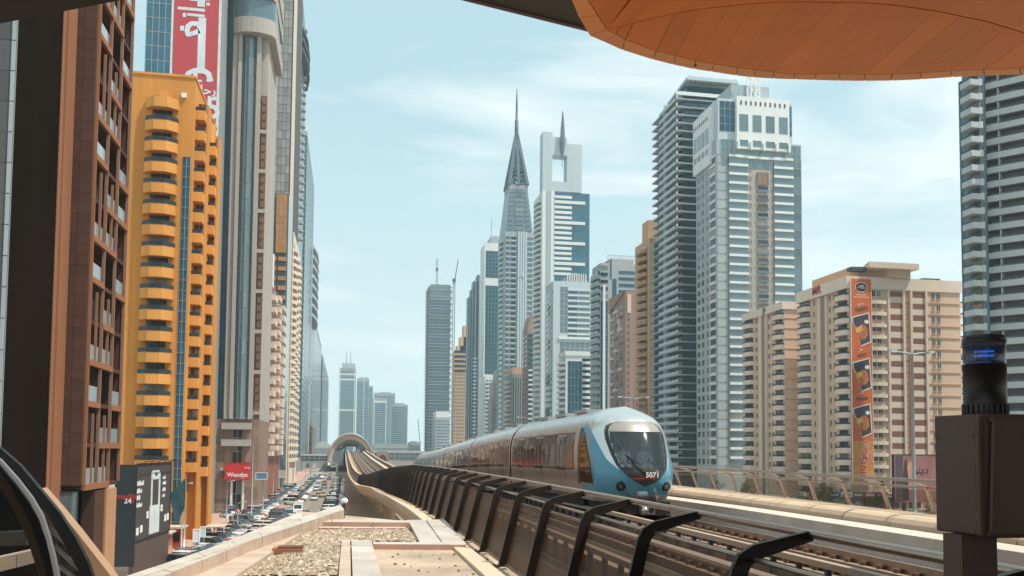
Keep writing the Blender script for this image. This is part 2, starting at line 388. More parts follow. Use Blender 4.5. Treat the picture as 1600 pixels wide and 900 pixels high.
# cable trays between the tracks and ridged walkway strip
sweep('cable_trough', [(2.0,-.517),(2.35,-.517),(2.35,-.15),(2.0,-.15)], CONC, viaduct)
sweep('cable_trough', [(4.75,-.517),(5.25,-.517),(5.25,-.30),(4.75,-.30)], mat('brown_cover', (.20,.12,.08), .7, 0, .2, 1), viaduct)
sweep('walkway_edge', [(9.85,-.517),(10.8,-.517),(10.8,.25),(9.85,.25)], mat('sunlit_walkway', (.60,.50,.42), .7, 0, .15, 1.), viaduct)
for k in range(34):                                                              # bolts of the running rail that catch the light
    pass
ins = piece(('box', .12, .16, .12)); im = MB()
im.tube([(0,0,0),(0,0,.06),(0,0,.061),(0,0,.13)], [.09,.09,.05,.05], 8); ime = im.mesh('insulator', STEEL)
for k in range(40):
    Y = 10.2+k*.75; link('insulator', ime, viaduct, (vx(Y, 6.25-.15), Y, vz(Y,-.52)))
# piers
pb = MB(); P = [(.0,0),(.5,.0)]
pm = MB()
pm.tube([(0,0,0),(0,0,1)], [1.0,1.0], 16)
for k, Y in enumerate((64,98,132,166,200,234,268,302,336,370,404,438,472,506)):
    z1 = vz(Y,-3.55); b = MB(); xc = vx(Y, 6.3)
    b.tube([(0,0,0),(0,0,z1-2.2),(0,0,z1-1.0),(0,0,z1)], [1.05,1.05,1.35,2.6], 16)
    b.build('pier', CONC, viaduct, (xc, Y, 0))

# left parapet fence: bent posts, tinted infill and a tube rail
FZ = smooth_keys([(-40,-.98),(27,-.99),(48,-1.07),(76,-1.38),(112,-2.35),(130,-3.05),(150,-4.2),(170,-4.9),(230,-4.9),(350,-3.7),(540,-1.4)])
def fence_frame(Y):
    x0 = XL(Y)+.75; zb = EYE+ZR(Y)-.86; zt = EYE+FZ(Y)
    return x0, zb, zt
fl_ = thing('parapet_fence', 'dark bent-post fence with bronze tinted panels running beside the near track', 'fence', (4,10,10.9))
fo = fl_.location
def F3(x, y, z): return (x-fo.x, y-fo.y, z-fo.z)
ys = [6.45+3.42*k for k in range(51)]
def post_pts(Y):
    x0, zb, zt = fence_frame(Y); h = (zt-zb)
    return [(x0,Y,zb),(x0+.40,Y,zb+h*.80),(x0+.47,Y,zb+h*.87),(x0+.60,Y,zb+h*.91),(x0+1.32,Y,zt)]
for k, Y in enumerate(ys):
    P = post_pts(Y); b = MB()
    # plate-like bent post: 80 mm thick along the line, 150 mm deep, swept through the bend
    wd = [.105,.10,.10,.09,.06]; rows = []
    for i, p in enumerate(P):
        a = Vector(P[max(i-1,0)]); c = Vector(P[min(i+1,len(P)-1)]); d = (c-a).normalized(); n = Vector((-d.z,0,d.x))*wd[i]; p = Vector(p)
        rows.append([F3(*(p+n+Vector((0,-.04,0)))), F3(*(p-n+Vector((0,-.04,0)))), F3(*(p-n+Vector((0,.04,0)))), F3(*(p+n+Vector((0,.04,0))))])
    b.grid(rows, 0, False, True); b.face(rows[-1])
    po = b.build('post', STEELD, fl_)
    if k < 14:
        q = MB(); x0, zb, zt = fence_frame(Y); q.box(*[v for v in (x0-.30-fo.x, x0+.16-fo.x, Y-.13-fo.y, Y+.13-fo.y, zb-.03-fo.z, zb+.01-fo.z)])
        for dx in (-.24,-.1): q.tube([F3(x0+dx,Y-.09,zb+.01),F3(x0+dx,Y-.09,zb+.05)], .025, 6)
        q.build('base_plate', mat('plate_steel', (.12,.08,.06), .6, .3), po)
for k, (a, c) in enumerate(zip(ys, ys[1:])):
    b = MB(); A, C = post_pts(a+.04), post_pts(c-.04)
    q = [Vector(A[0])+Vector((.07,0,.10)), Vector(C[0])+Vector((.07,0,.10)), Vector(C[1])+Vector((.05,0,-.02)), Vector(A[1])+Vector((.05,0,-.02))]
    b.slab([F3(*p) for p in q], (.02,0,0)); b.build('infill_panel', INFILL, fl_)
    b = MB(); b.tube([F3(*(Vector(A[2])+Vector((.12,0,.0)))), F3(*(Vector(C[2])+Vector((.12,0,.0))))], .03, 6, cap=False); b.build('middle_rail', STEELR, fl_)
b = MB(); b.tube([F3(post_pts(Y)[-1][0], Y, post_pts(Y)[-1][2]+.02) for Y in [2,7]+[10+3*k for k in range(56)]], .055, 8); b.build('top_rail', STEELR, fl_)

# far stretch of both parapets, low and solid
far_ys = [Y for Y in SY if Y >= 172]
sweep('parapet', [(1.1,-.5),(1.3,-.5),(1.3,.75),(1.1,.75)], mat('brown_parapet', (.20,.12,.085), .6, .2, .2, .3), viaduct, far_ys)
sweep('parapet_cap', [(1.0,.76),(1.4,.76),(1.4,.86),(1.0,.86)], MATS['pale_coping'], viaduct, far_ys)
sweep('parapet', [(11.6,-.34),(11.85,-.34),(11.85,.85),(11.6,.85)], MATS['brown_parapet'], viaduct, [Y for Y in SY if Y > 60])
sweep('parapet_cap', [(11.5,.86),(11.95,.86),(11.95,.98),(11.5,.98)], MATS['pale_coping'], viaduct, [Y for Y in SY if Y > 60])

# right-hand parapet: cream bull-nosed blocks on a brown kerb, glass railing with bent posts
rp = thing('parapet_wall', 'cream bull-nosed parapet wall with brown base on the far side of the tracks', 'parapet', (15.5,20,11))
ro = rp.location
b = MB(); b.box(14.75-ro.x,16.2-ro.x,-10-ro.y,70-ro.y,EYE-3.0-ro.z,EYE-2.03-ro.z); b.build('base', mat('brown_kerb', (.26,.17,.115), .75, 0, .25, .8, .1), rp)
bl = MB(); prof = [(.0,0),(.02,.12),(.12,.24),(.32,.31),(1.3,.33),(1.3,0)]
rows = [[(x,y,z) for x,z in prof] for y in (.012,2.37)]; bl.grid(rows, 0, False, True); bl.face(rows[0]); bl.face(rows[-1][::-1])
blm = bl.mesh('parapet_block', mat('cream_block', (.56,.41,.28), .65, 0, .14, .7, 0, .06))
for k in range(30): link('parapet_block', blm, rp, (14.8-ro.x, 1+k*2.4-ro.y, EYE-2.025-ro.z))
rf = thing('glass_railing', 'steel railing with glass panels on top of the cream parapet wall', 'railing', (15.9,20,12.4), 0)
fo2 = rf.location
pm = MB()
for p, q, w_ in (((.28,0,0),(.02,0,.72),.14),((.02,0,.70),(-.06,0,.80),.13),((-.06,0,.79),(-.62,0,.95),.10)): pm.bar(p, q, .07, w_, 0, (0,1,0))
pme = pm.mesh('post', STEELR)
py_ = [9.6+2.15*k for k in range(28)]
for Y in py_: link('post', pme, rf, (0, Y-fo2.y, EYE-1.7-fo2.z))
for Y, Y2 in zip(py_, py_[1:]):
    b = MB(); b.slab([(.24,Y+.05-fo2.y,EYE-1.64-fo2.z),(.24,Y2-.05-fo2.y,EYE-1.64-fo2.z),(.03,Y2-.05-fo2.y,EYE-1.03-fo2.z),(.03,Y+.05-fo2.y,EYE-1.03-fo2.z)], (.015,0,0)); b.build('glass_panel', CLEARG, rf)
b = MB(); b.tube([(-.62,-14,EYE-.74-fo2.z),(-.62,52,EYE-.74-fo2.z)], .05, 8); b.build('top_rail', STEELR, rf)
b = MB(); b.tube([(.0,-14,EYE-.96-fo2.z),(.0,52,EYE-.96-fo2.z)], .035, 8); b.build('middle_rail', STEELR, rf)

# ------------------------------------------------------------------ station roof terrace in front of the viaduct
ZD = EYE-3.1
terrace = structure(link('roof_terrace', None, None, (0,0,0)))
def tp(px, py, z=ZD): return on(px, py, z)
def xy(px, py, z=ZD): p = on(px, py, z); return (p.x, p.y)
b = MB(); base = [xy(150,925,ZD),xy(470,797,ZD),xy(655,814,ZD),(4.25,40),(4.3,6),(-7,6)]
b.prism(base, ZD-1.6, ZD-.06, 0); b.build('roof_slab', FLOORC, terrace)
b = MB(); b.prism([xy(583,856),xy(732,856),(4.05,26.5),(4.05,12),(xy(597,905)[0],12)], ZD-.05, ZD, 0); b.build('screed_floor', FLOORC, terrace)
gp = [xy(335,903),xy(478,824),xy(634,824),xy(652,849),xy(534,849),xy(529,903)]
b = MB(); b.prism(gp, ZD-.05, ZD+.01, 0); b.build('gravel_bed', mat('gravel_bed', (.12,.085,.06), .9, 0, .4, 5), terrace)
# loose stones
def inside(p, poly):
    c = False; n = len(poly)
    for i in range(n):
        a, d = poly[i], poly[(i+1) % n]
        if (a[1] > p[1]) != (d[1] > p[1]) and p[0] < (d[0]-a[0])*(p[1]-a[1])/(d[1]-a[1])+a[0]: c = not c
    return c
g = MB(); x0 = min(p[0] for p in gp); x1 = max(p[0] for p in gp); y0 = min(p[1] for p in gp); y1 = max(p[1] for p in gp)
cnt = 0
while cnt < 6500:
    p = (random.uniform(x0,x1), random.uniform(y0,y1))
    if not inside(p, gp): continue
    cnt += 1; r = random.uniform(.04,.125); k = len(g.v); th = random.uniform(0,6.28); c, s_ = math.cos(th), math.sin(th); zz = ZD+.01+random.uniform(.0,.06)
    base6 = [(1,0,0),(.2,.75,.1),(-.9,.35,0),(-.7,-.6,.1),(.35,-.8,0)]
    vs_ = [(0,0,.62*random.uniform(.7,1.3))]+[(x*random.uniform(.75,1.2),y*random.uniform(.7,1.2),z+.05) for x,y,z in base6]
    g.v += [(p[0]+r*(c*x-s_*y), p[1]+r*(s_*x+c*y), zz+r*z) for x,y,z in vs_]
    mi = random.choice((0,0,1,1,2))
    for i in range(5): g.f.append((k,k+1+i,k+1+(i+1)%5)); g.m.append(mi); g.sm.append(False)
stuff(g.build('gravel', [mat('stone_cream', (.40,.31,.22), .9, 0, .35, 4), mat('stone_tan', (.30,.22,.15), .9, 0, .35, 4), mat('stone_pale', (.52,.44,.35), .9, 0, .25, 4)], terrace))
def slab_px(name, quad, z0, z1, m, mt=None, parent=terrace):
    b = MB(); b.prism([xy(px,py,z1) for px,py in quad], z0, z1, 0, 0 if mt is None else 1); return b.build(name, [m] if mt is None else [m, mt], parent)
def lerp2(a, c, t): return (a[0]+(c[0]-a[0])*t, a[1]+(c[1]-a[1])*t)
def strip(name, a0, a1, b0, b1, n, z0, z1, m, mt=None, gap=.03, p=1.0):
    """run of slabs between edge a (a0-a1) and edge b (b0-b1), given as picture points on the plane z1"""
    A0, A1, B0, B1 = (xy(*q, z1) for q in (a0, a1, b0, b1))
    for i in range(n):
        t0, t1 = i/n, (i+1)/n; L_ = math.dist(A0, A1)/n; e = min(.2, gap/L_/2)
        t0 += e/n; t1 -= e/n
        b = MB(); b.prism([lerp2(A0,A1,t0), lerp2(A0,A1,t1), lerp2(B0,B1,t1), lerp2(B0,B1,t0)], z0, z1+random.uniform(-.004,.004), 0, 0 if mt is None else 1)
        b.build(name, [m] if mt is None else [m, mt], terrace)
# outer coping, then the lower tile run, both slanting away to the right
strip('coping_slab', (150,916), (532,788), (176,916), (538,796), 9, ZD-1.2, ZD+.50, TILEP, TILE)
strip('coping_slab', (176,916), (470,800), (214,916), (474,812), 8, ZD-.06, ZD+.485, TILEP, TILE)
strip('terrace_tile', (232,914), (452,826), (345,914), (482,826), 5, ZD-.06, ZD+.19, TILEP, TILEP)
# far upstand, two courses
strip('upstand_slab', (458,811), (640,813), (458,815), (640,816.5), 3, ZD-.3, ZD+.30, mat('shaded_rose_stone', (.48,.27,.205), .7, 0, .2, 1, 0, .06), TILE)  # rose faces under pale tops: shade painted into the stone colour
strip('upstand_slab', (482,820), (634,821), (481,825), (634,825), 3, ZD-.06, ZD+.13, MATS['shaded_rose_stone'], TILE)
# tile runs to the right of the gravel and across the middle
strip('terrace_tile', (637,812), (657,848), (664,812), (690,848), 3, ZD-.06, ZD+.16, TILEP, TILE)
strip('terrace_tile', (666,812), (692,848), (694,811), (727,848), 4, ZD-.06, ZD+.15, TILEP, TILE)
strip('upstand_slab', (582,846.5), (728,847), (582,850), (729,851), 1, ZD-.05, ZD+.17, MATS['shaded_rose_stone'], TILE)
strip('terrace_tile', (534,843), (527,925), (547,843), (549,925), 6, ZD-.06, ZD+.16, TILEP, TILEP)
strip('terrace_tile', (549,843), (552,925), (580,844), (604,925), 6, ZD-.06, ZD+.18, TILEP, TILE)
# bits of grit on the screed
g = MB()
for _ in range(90):
    p = (random.uniform(.9,4.0), random.uniform(16,27)); r = random.choice((.012,.02,.03,.05)); g.tube([(p[0],p[1],ZD),(p[0]+r*.2,p[1],ZD+r*.8)], [r,r*.5], 5)
stuff(g.build('grit', mat('grit', (.16,.10,.07), .9), terrace))
# terracotta vent box on the gravel
A = on(425,871,ZD+.01); t = tag(link('vent_box', None, None, A), 'small terracotta vent box with a cream perforated strip sitting on the gravel', 'vent')
wv = on(472,871,ZD).x-A.x
b = MB(); b.box(0,wv,0,.55,0,.25); b.build('housing', TERRA, t)
b = MB(); b.box(.14,wv+.03,.02,.5,.253,.29); b.build('lid', mat('dark_terracotta', (.16,.07,.045), .8), t)
b = MB()
for k in range(11): b.box(.3+k*.075,.345+k*.075,-.008,0,.06+.01*(k%2),.13)
b.build('vent_strip', WHITE, t)
# post with white cap and dark cable by the coping end
# ------------------------------------------------------------------ station canopy overhead
ZS = EYE+6.2
lip = [(893,0),(905,28),(922,56),(945,66),(972,78),(1020,93),(1052,101),(1085,108),(1112,112),(1150,118),(1178,121),(1210,123),(1243,124),(1273,125),(1310,126),(1351,126.5),(1393,126),(1440,124),(1488,120.5),(1538,118.5),(1596,116.5),(1660,112)]
inn = [(918,0),(934,24),(948,46),(962,53),(977,62),(1026,80),(1056,87),(1087,95),(1116,100),(1153,106),(1180,109),(1208,112.5),(1240,116),(1275,116),(1313,115),(1352,116.5),(1393,116),(1438,114),(1486,111),(1537,109),(1592,107),(1660,104)]
seam = [(930,20),(940,32),(948,46),(968,42),(989,36),(1054,21),(1095,14),(1140,9),(1180,5),(1228,3),(1268,3),(1310,4),(1352,4.5),(1388,7),(1428,12),(1462,17),(1500,25),(1536,32),(1573,43),(1612,55),(1660,66),(1720,80)]
soffit = thing('station_canopy', 'orange panelled station canopy soffit curving across the top right of the view', 'canopy', (8,6,ZS))
so_ = soffit.location
def sp(q, z=ZS): p = on(q[0], q[1], z); return Vector((p.x-so_.x, p.y-so_.y, p.z-so_.z))
def shrink(P, g):
    c = sum(P, Vector())/len(P); return [p+(c-p).normalized()*g for p in P]
Lp, Ip, Sp = [sp(q, ZS+.10) for q in lip], [sp(q) for q in inn], [sp(q) for q in seam]
for i in range(len(lip)-1):
    b = MB(); b.slab(shrink([Lp[i],Lp[i+1],Ip[i+1],Ip[i]], .010), (0,0,.02)); b.build('edge_panel', mat('orange_edge_panel', (.92,.31,.04), .4, 0, .08, .6, 0, .04), soffit)
    if i >= 2:
        P = [Ip[i],Ip[i+1],Sp[i+1],Sp[i]]
        if i == 2: P = [Ip[2],Ip[3],Sp[3]]
        b = MB(); b.slab(shrink(P, .012), (0,0,.08)); b.build('soffit_panel', SOFFIT, soffit)
    # back row runs on overhead, out of the picture
    a, c = (Sp[i] if i >= 2 else Ip[i]), (Sp[i+1] if i >= 2 else Ip[i+1])
    fa, fc = Vector((a.x+(.5 if i < 2 else 1.2)+.13*i, -9, 0)), Vector((c.x+(.5 if i < 2 else 1.2)+.13*(i+1), -9, 0))
    b = MB(); b.slab(shrink([a,c,fc,fa], .012), (0,0,.08)); b.build('soffit_panel', SOFFIT, soffit)
b = MB(); uo = Vector((0,0,.021))
for i in range(len(lip)-1): b.slab([Lp[i]+uo,Lp[i+1]+uo,Ip[i+1]+uo,Ip[i]+uo], (0,0,.02))
b.build('edge_backing', SOFFITB, soffit)
b = MB(); up = Vector((0,0,.13)); P = [p+up+Vector((0,-.03,0)) for p in Lp]+[Vector((18,5.5,.13)),Vector((18,-36,.13)),Vector((-22,-36,.13)),Vector((-22,-9,.13)),Vector((-4,-9,.13))]
b.slab(P, (0,0,.5)); b.build('roof_deck', SOFFITB, soffit)  # out-of-view right and rear reach extended to shade the near tracks
b = MB(); q = sp((1085,108), ZS); b.tube([q+Vector((0,-.05,.03)),q+Vector((0,-.05,.12))], [.02,.03], 8); b.build('drip_spout', BLACK, soffit)
# dark beam behind the canopy and the black roof edge top left
A, B_ = on(700,-9,EYE+8.2), on(935,50,EYE+8.2); d = (B_-A).normalized(); A2 = A-d*9; B2 = B_+d*.8; n = Vector((-d.y,d.x,0))
be = thing('roof_beam', 'dark roof beam with a pale pink lower edge behind the orange canopy', 'beam', A2)
b = MB(); b.slab([(0,0,0),B2-A2,(B2-A2)-n*2.2,-n*2.2], (0,0,.6)); b.build('beam', mat('dark_olive_steel', (.05,.045,.035), .5, .2), be)
b = MB(); b.slab([-n*.02+Vector((0,0,-.06)),(B2-A2)-n*.02+Vector((0,0,-.06)),(B2-A2)+n*.22+Vector((0,0,.12)),n*.22+Vector((0,0,.12))], (0,0,.1)); b.build('edge_trim', mat('pale_pink_trim', (.5,.36,.31), .5), be)
A, B_ = on(-120,60,EYE+6), on(214,-4.5,EYE+6); d = (B_-A).normalized(); A2 = A-d*10; B2 = B_+d*4; n = Vector((d.y,-d.x,0))
if n.y > 0: n = -n
be = thing('roof_edge', 'black roof edge slanting across the top left corner', 'roof', A2)
b = MB(); b.slab([(0,0,0),B2-A2,(B2-A2)+n*14,n*14], (0,0,.5)); b.build('fascia', mat('black_soffit', (.016,.015,.014), .8), be)

# ------------------------------------------------------------------ arched glazed station shell, lower left
arch = thing('arched_station_shell', 'dark arched glazed shell of the station in the lower left corner', 'arch', (-4,9,10.5))
ao = arch.location
def ar(px, py, Y): p = at(px, py, Y); return Vector((p.x-ao.x, p.y-ao.y, p.z-ao.z))
def arc_band(name, outer, inner, Y, dep, m, parent=arch):
    b = MB(); n = len(outer); O = [ar(*q, Y) for q in outer]; I = [ar(*q, Y) for q in inner]; D = Vector((0,dep,0))
    rows = [[O[i], I[i], I[i]+D, O[i]+D] for i in range(n)]; b.grid(rows, 0, False, True); b.face(rows[0]); b.face(rows[-1][::-1]); return b.build(name, m, parent)
o1 = [(-70,648),(-30,676),(0,700),(31,727),(62,764),(92,800),(117,839),(137,878),(150,915),(160,960)]
i1 = [(-70,668),(-30,695),(0,715),(27,742),(52,775),(78,812),(100,850),(119,885),(132,915),(142,960)]
arc_band('outer_rib', o1, i1, 9.0, .08, BLACK)
o2 = [(-70,672),(-30,698),(0,718),(27,748),(50,778),(66,806),(77,840),(85,870),(91,900),(95,960)]
i2 = [(-70,677),(-30,703),(0,724),(24,753),(46,783),(61,811),(72,843),(79,872),(85,902),(89,960)]
arc_band('silver_strip', o2, i2, 8.92, .06, mat('pale_silver', (.45,.47,.49), .35, .5))
o3 = [(x-1,y+2) for x,y in i2]; i3 = [(-70,690),(-30,716),(0,738),(18,764),(36,796),(52,830),(62,860),(70,886),(76,910),(82,960)]
arc_band('inner_rib', o3, i3, 9.0, .10, BLACK)
i4 = [(-70,712),(-30,738),(0,762),(14,782),(30,815),(42,842),(50,866),(56,885),(60,905),(66,960)]
arc_band('brown_rib', [(x,y+.5) for x,y in i3], i4, 9.05, .30, mat('brown_rib', (.10,.06,.045), .45, .3, .15, 1.5))
# glazing between silver strip and outer rib, split by slanting mullions
gl = clear('smoky_glazing', (.21,.145,.12), .60, .10)
for k in range(3, 9):
    b = MB(); b.slab([ar(*q, 9.10) for q in (o2[k], i1[k], i1[k+1], o2[k+1])], (0,.03,0)); b.build('glass_pane', gl, arch)
for p, q in (((60,797),(94,825)),((75,824),(113,857)),((85,853),(128,893)),((92,884),(118,905))):
    b = MB(); b.bar(ar(*p,9.06), ar(*q,9.06), .035, .035); b.build('mullion', mat('pale_mullion', (.45,.42,.40), .4, .4), arch)
# cream cladding outside the outer rib
b = MB(); O = [ar(*q, 9.2) for q in ((62,763),(90,795),(118,829),(143,861),(168,893),(200,940))]; I = [ar(*q, 9.2) for q in ((63,766),(92,801),(117,840),(137,879),(150,915),(160,960))]
rows = [[O[i], I[i], I[i]+Vector((0,.22,0)), O[i]+Vector((0,.22,0))] for i in range(6)]; b.grid(rows, 0, False, True); b.face(rows[0]); b.face(rows[-1][::-1]); b.build('cream_cladding', mat('cream_cladding', (.44,.27,.155), .5, 0, .12, 1.2), arch)
# black sheet painted in for the arch's dark void, and the beige ledge
b = MB(); b.slab([ar(*q, 12.2) for q in [(-160,1100),(-160,640)]+[(-30,720),(0,745),(30,790),(50,830),(66,870),(75,910),(84,1100)]], (0,.2,0)); b.build('void_sheet', BLACK, arch)
for k in range(5):
    b = MB(); xa, xb = -90+29*k, -62+29*k
    b.slab([ar(xa,872-7*(k-3)*.9,9.9), ar(xb,872-7*(k-2)*.9,9.9), ar(xb,894-8*(k-2)*.9,9.9), ar(xa,894-8*(k-3)*.9,9.9)], (0,.55,0)); b.build('ledge_slab', mat('beige_ledge', (.40,.32,.26), .7, 0, .15, 1, 0, .1), arch)
b = MB(); b.slab([ar(-100,838,11.4), ar(42,830,11.4), ar(41,852,11.4), ar(-100,858,11.4)], (0,.25,0)); b.build('inner_beam', mat('grey_beam', (.10,.095,.09), .7), arch)

# ------------------------------------------------------------------ signal cabinet with blue beacon, lower right
cp = at(1530,745,5.0)
cab = thing('signal_cabinet', 'dark brown signal cabinet on a post with a blue beacon on top', 'cabinet', (cp.x, 5.0, EYE-1.62))
def cb_(px, py, Y=5.0): p = at(px, py, Y); return Vector((p.x-cp.x, Y-5.0, p.z-EYE+1.62))
cm = mat('dark_brown_cabinet', (.085,.050,.034), .5, .1, .12, 2, .03)
a, c = cb_(1528,838), cb_(1650,649); yb_ = y_of(1461,745,a.x+cp.x)-5.0
b = MB(); b.box(a.x, c.x, 0, yb_, a.z, c.z); o = b.build('housing', cm, cab)
bv = o.modifiers.new('bevel', 'BEVEL'); bv.width = .012; bv.segments = 2
a2, c2 = cb_(1535,842,4.93), cb_(1660,648,4.93)
b = MB(); b.box(a2.x, c2.x, -.07, -.006, a2.z, c2.z); o = b.build('door', cm, cab); bv = o.modifiers.new('bevel', 'BEVEL'); bv.width = .03; bv.segments = 3
h0, h1 = cb_(1547,834,4.925), cb_(1551,656,4.925)
b = MB(); b.bar(h0, h1, .014, .02, 0, (1,0,0)); b.bar(h1, h1+Vector((-.03,0,.002)), .014, .02); b.bar(h0, h0+Vector((-.02,0,-.002)), .014, .02); b.build('door_trim', mat('worn_trim', (.12,.08,.06), .4, .3), cab)
g0 = cb_(1543,900); b = MB(); b.box(g0.x-.13, g0.x+.12, .06, .24, 0, a.z); b.build('post', cm, cab)
t0, t1 = cb_(1511,600,5.15), cb_(1566,600,5.15); xc = (t0.x+t1.x)/2; r = (t1.x-t0.x)/2
zz = [cb_(1538,y,5.15).z for y in (649,640,632,570,566,537,532,526)]
b = MB(); b.tube([(xc,.15,zz[0]),(xc,.15,zz[3])], r, 28)
for k in range(22):
    t = k/22*6.283; b.box(xc+math.cos(t)*r*1.0-.006,xc+math.cos(t)*r*1.0+.006,.15+math.sin(t)*r*1.02-.006,.15+math.sin(t)*r*1.02+.006,zz[0]+.001,zz[2])
bc = b.build('beacon_body', mat('black_brown_plastic', (.022,.016,.014), .45), cab)
b = MB(); b.tube([(xc,.15,zz[3]+.001),(xc,.15,zz[4]),(xc,.15,zz[5])], r*.98, 28); le = b.build('beacon_lens', clear('blue_lens', (.006,.05,.20), .62, .05), cab)
b = MB(); b.tube([(xc,.15,zz[5]+.002),(xc,.15,zz[6]),(xc,.15,zz[7]),(xc,.15,zz[7]+.003)], [r*1.02,r*1.02,r*.97,r*.9], 28); b.build('beacon_cap', MATS['black_brown_plastic'], cab)
b = MB()
for row in range(2):
    for k in range(9): b.tube([(xc-.62*r*.6+.8*(k-4)*.0125,.15-.79*r*.6-.62*(k-4)*.0125,zz[3]+.045+row*.028),(xc-.62*r*.6+.8*(k-4)*.0125,.15-.79*r*.6-.62*(k-4)*.0125,zz[3]+.058+row*.028)], .0026, 6)
b.build('lamp_led', lamp('blue_led', (.03,.22,1.0), 3.0), le)
b = MB()
for zz_ in (.12,.52): b.tube([(a2.x+.02,-.012,a2.z+zz_),(a2.x+.02,-.012,a2.z+zz_+.06)], .012, 8)
b.build('hinge', MATS['worn_trim'], cab)
b = MB()
for yy, zq in ((.03,.03),(yb_-.03,.03),(.03,.62),(yb_-.03,.62)): b.tube([(a.x-.006,yy,a.z+zq),(a.x+.0,yy,a.z+zq)], .008, 8)
b.build('screw', MATS['worn_trim'], cab)
b = MB(); b.tube([(a.x+.06,yb_*.5,a.z+.005),(a.x+.05,yb_*.5,a.z-.10),(a.x+.02,yb_*.5-.02,a.z-.30),(a.x+.06,.12,.3),(a.x+.05,.12,0)], .012, 7); b.build('cable', BLACK, cab)
b = MB(); b.box(2.2,9.5,-3,6.2,EYE-1.9,EYE-1.62); structure(b.build('platform', DECKC))

# unseen station hall round the camera: dark walls added to block sky light from behind
HALL = mat('hall_lining', (.07,.06,.055), .7)
b = MB(); b.box(-14.4,-14,-30,3,0,EYE+6.1); b.box(-14,24,-30.4,-30,0,EYE+6.1); structure(b.build('unseen_hall_wall', HALL))
b = MB(); b.box(-13.9,2.19,-29.9,3,EYE-1.9,EYE-1.62); b.box(2.2,9.5,-29.9,-3.01,EYE-1.9,EYE-1.62); structure(b.build('platform_floor', mat('pale_platform', (.46,.43,.40), .4)))  # unseen floor, made pale to bounce light up to the soffit
# ------------------------------------------------------------------ metro train
TX = 10.07; TY = 29.2; HW = 1.45                                        # centre line and half width
Z0 = EYE-2.2                                                # rail top at the front
train = thing('metro_train', 'silver metro train with blue V-shaped nose numbered 5071 on the far track', 'train', (TX, TY, Z0))
BZ, TZ = .40, 3.82                                          # body bottom and crown above the rail
def hw(h):
    """half width of the body at height h above the rail"""
    if h > 1.9: t = min(1, (h-1.9)/(TZ-1.9)); return HW*(max(0, 1-t**3.2))**.5
    t = (1.9-h)/1.5; return HW*(1-.07*t*t)
def ynose(h):
    k = [(.40,.62),(.6,.36),(.9,.12),(1.2,.03),(1.5,.06),(1.9,.28),(2.4,.60),(2.9,.95),(3.3,1.32),(3.6,1.8),(TZ,2.6)]
    return sum(lerp_keys(k, h+.22*q/3)*(4-abs(q)) for q in range(-3, 4))/16
def kn(h): return lerp_keys([(.4,1.25),(2.3,1.25),(3.82,.72)], h)
def yn(s, h): return ynose(h)+kn(h)*abs(s)**3.0
def nose(s, h, off=0.): return Vector((s*hw(h), yn(s, h)-off, h))
def wv(h):
    """half width of the windscreen opening"""
    return lerp_keys([(.98,.0),(1.06,.20),(1.2,.46),(1.45,.74),(1.7,.90),(2.1,1.0),(2.6,1.07),(2.9,1.05),(3.08,.97),(3.18,.82),(3.24,.55),(3.25,.0)], h)
HS = [BZ+(TZ-BZ)*(1-(1-i/54)**1.25) for i in range(55)]; HS[-1] = TZ-.0005
SS = [-1+2*j/56 for j in range(57)]
# paint: silver above, blue below a curve that dips to the windscreen
pm = bpy.data.materials.new('nose_paint'); pm.use_nodes = True; nt = pm.node_tree; N = nt.nodes; L = nt.links; bs = N['Principled BSDF']
bs.inputs['Roughness'].default_value = .28; bs.inputs['Coat Weight'].default_value = .5; bs.inputs['Coat Roughness'].default_value = .08
tcn = N.new('ShaderNodeTexCoord'); sx = N.new('ShaderNodeSeparateXYZ'); L.new(tcn.outputs['Object'], sx.inputs[0])
def M_(op, a, c=None, cl=False):
    n = N.new('ShaderNodeMath'); n.operation = op; n.use_clamp = cl
    for i, q in enumerate((a, c)):
        if q is None: continue
        if isinstance(q, (int, float)): n.inputs[i].default_value = q
        else: L.new(q, n.inputs[i])
    return n.outputs[0]
ax = M_('ABSOLUTE', sx.outputs[0]); t_ = M_('DIVIDE', M_('SUBTRACT', ax, .72), .75, True)
yb = M_('MULTIPLY', M_('SUBTRACT', sx.outputs[1], .9), .55); yb = M_('MAXIMUM', yb, 0.)
hb = M_('ADD', M_('ADD', M_('MULTIPLY', M_('POWER', t_, 1.5), .95), 1.50), yb)
blue = M_('MULTIPLY', M_('SUBTRACT', hb, sx.outputs[2]), 60, True)
low = M_('MULTIPLY', M_('SUBTRACT', sx.outputs[2], .66), 60, True)
sidecut = M_('MULTIPLY', M_('SUBTRACT', 3.35, sx.outputs[1]), 60, True)
fac = M_('MULTIPLY', M_('MULTIPLY', blue, low), sidecut)
mxn = N.new('ShaderNodeMixRGB'); mxn.inputs[1].default_value = (.62,.63,.62,1); mxn.inputs[2].default_value = (.05,.25,.37,1); L.new(fac, mxn.inputs[0])
L.new(mxn.outputs[0], bs.inputs['Base Color']); L.new(M_('MULTIPLY', M_('SUBTRACT', 1, fac), .75), bs.inputs['Metallic'])
SILVER = mat('brushed_train_silver', (.58,.55,.52), .22, .9, .10, .6)
SIDEG = glass('train_window_glass', (.10,.055,.035), .045, .65, .25, .03)
BLK = mat('train_black', (.012,.012,.013), .35, 0, .1, 1)
UNDER = mat('underframe_black', (.010,.009,.009), .7)
b = MB()
rows = [[nose(s, h) for s in SS] for h in HS]
def hole(i, j):
    h = (HS[i]+HS[i+1])/2; s = (SS[j]+SS[j+1])/2
    return None if abs(s*hw(h)) < wv(h)-.10 and 1.3 < h < 3.15 else 0
b.grid(rows, 0, True, False, hole)
JY = 3.4                                                     # where the nose meets the straight body
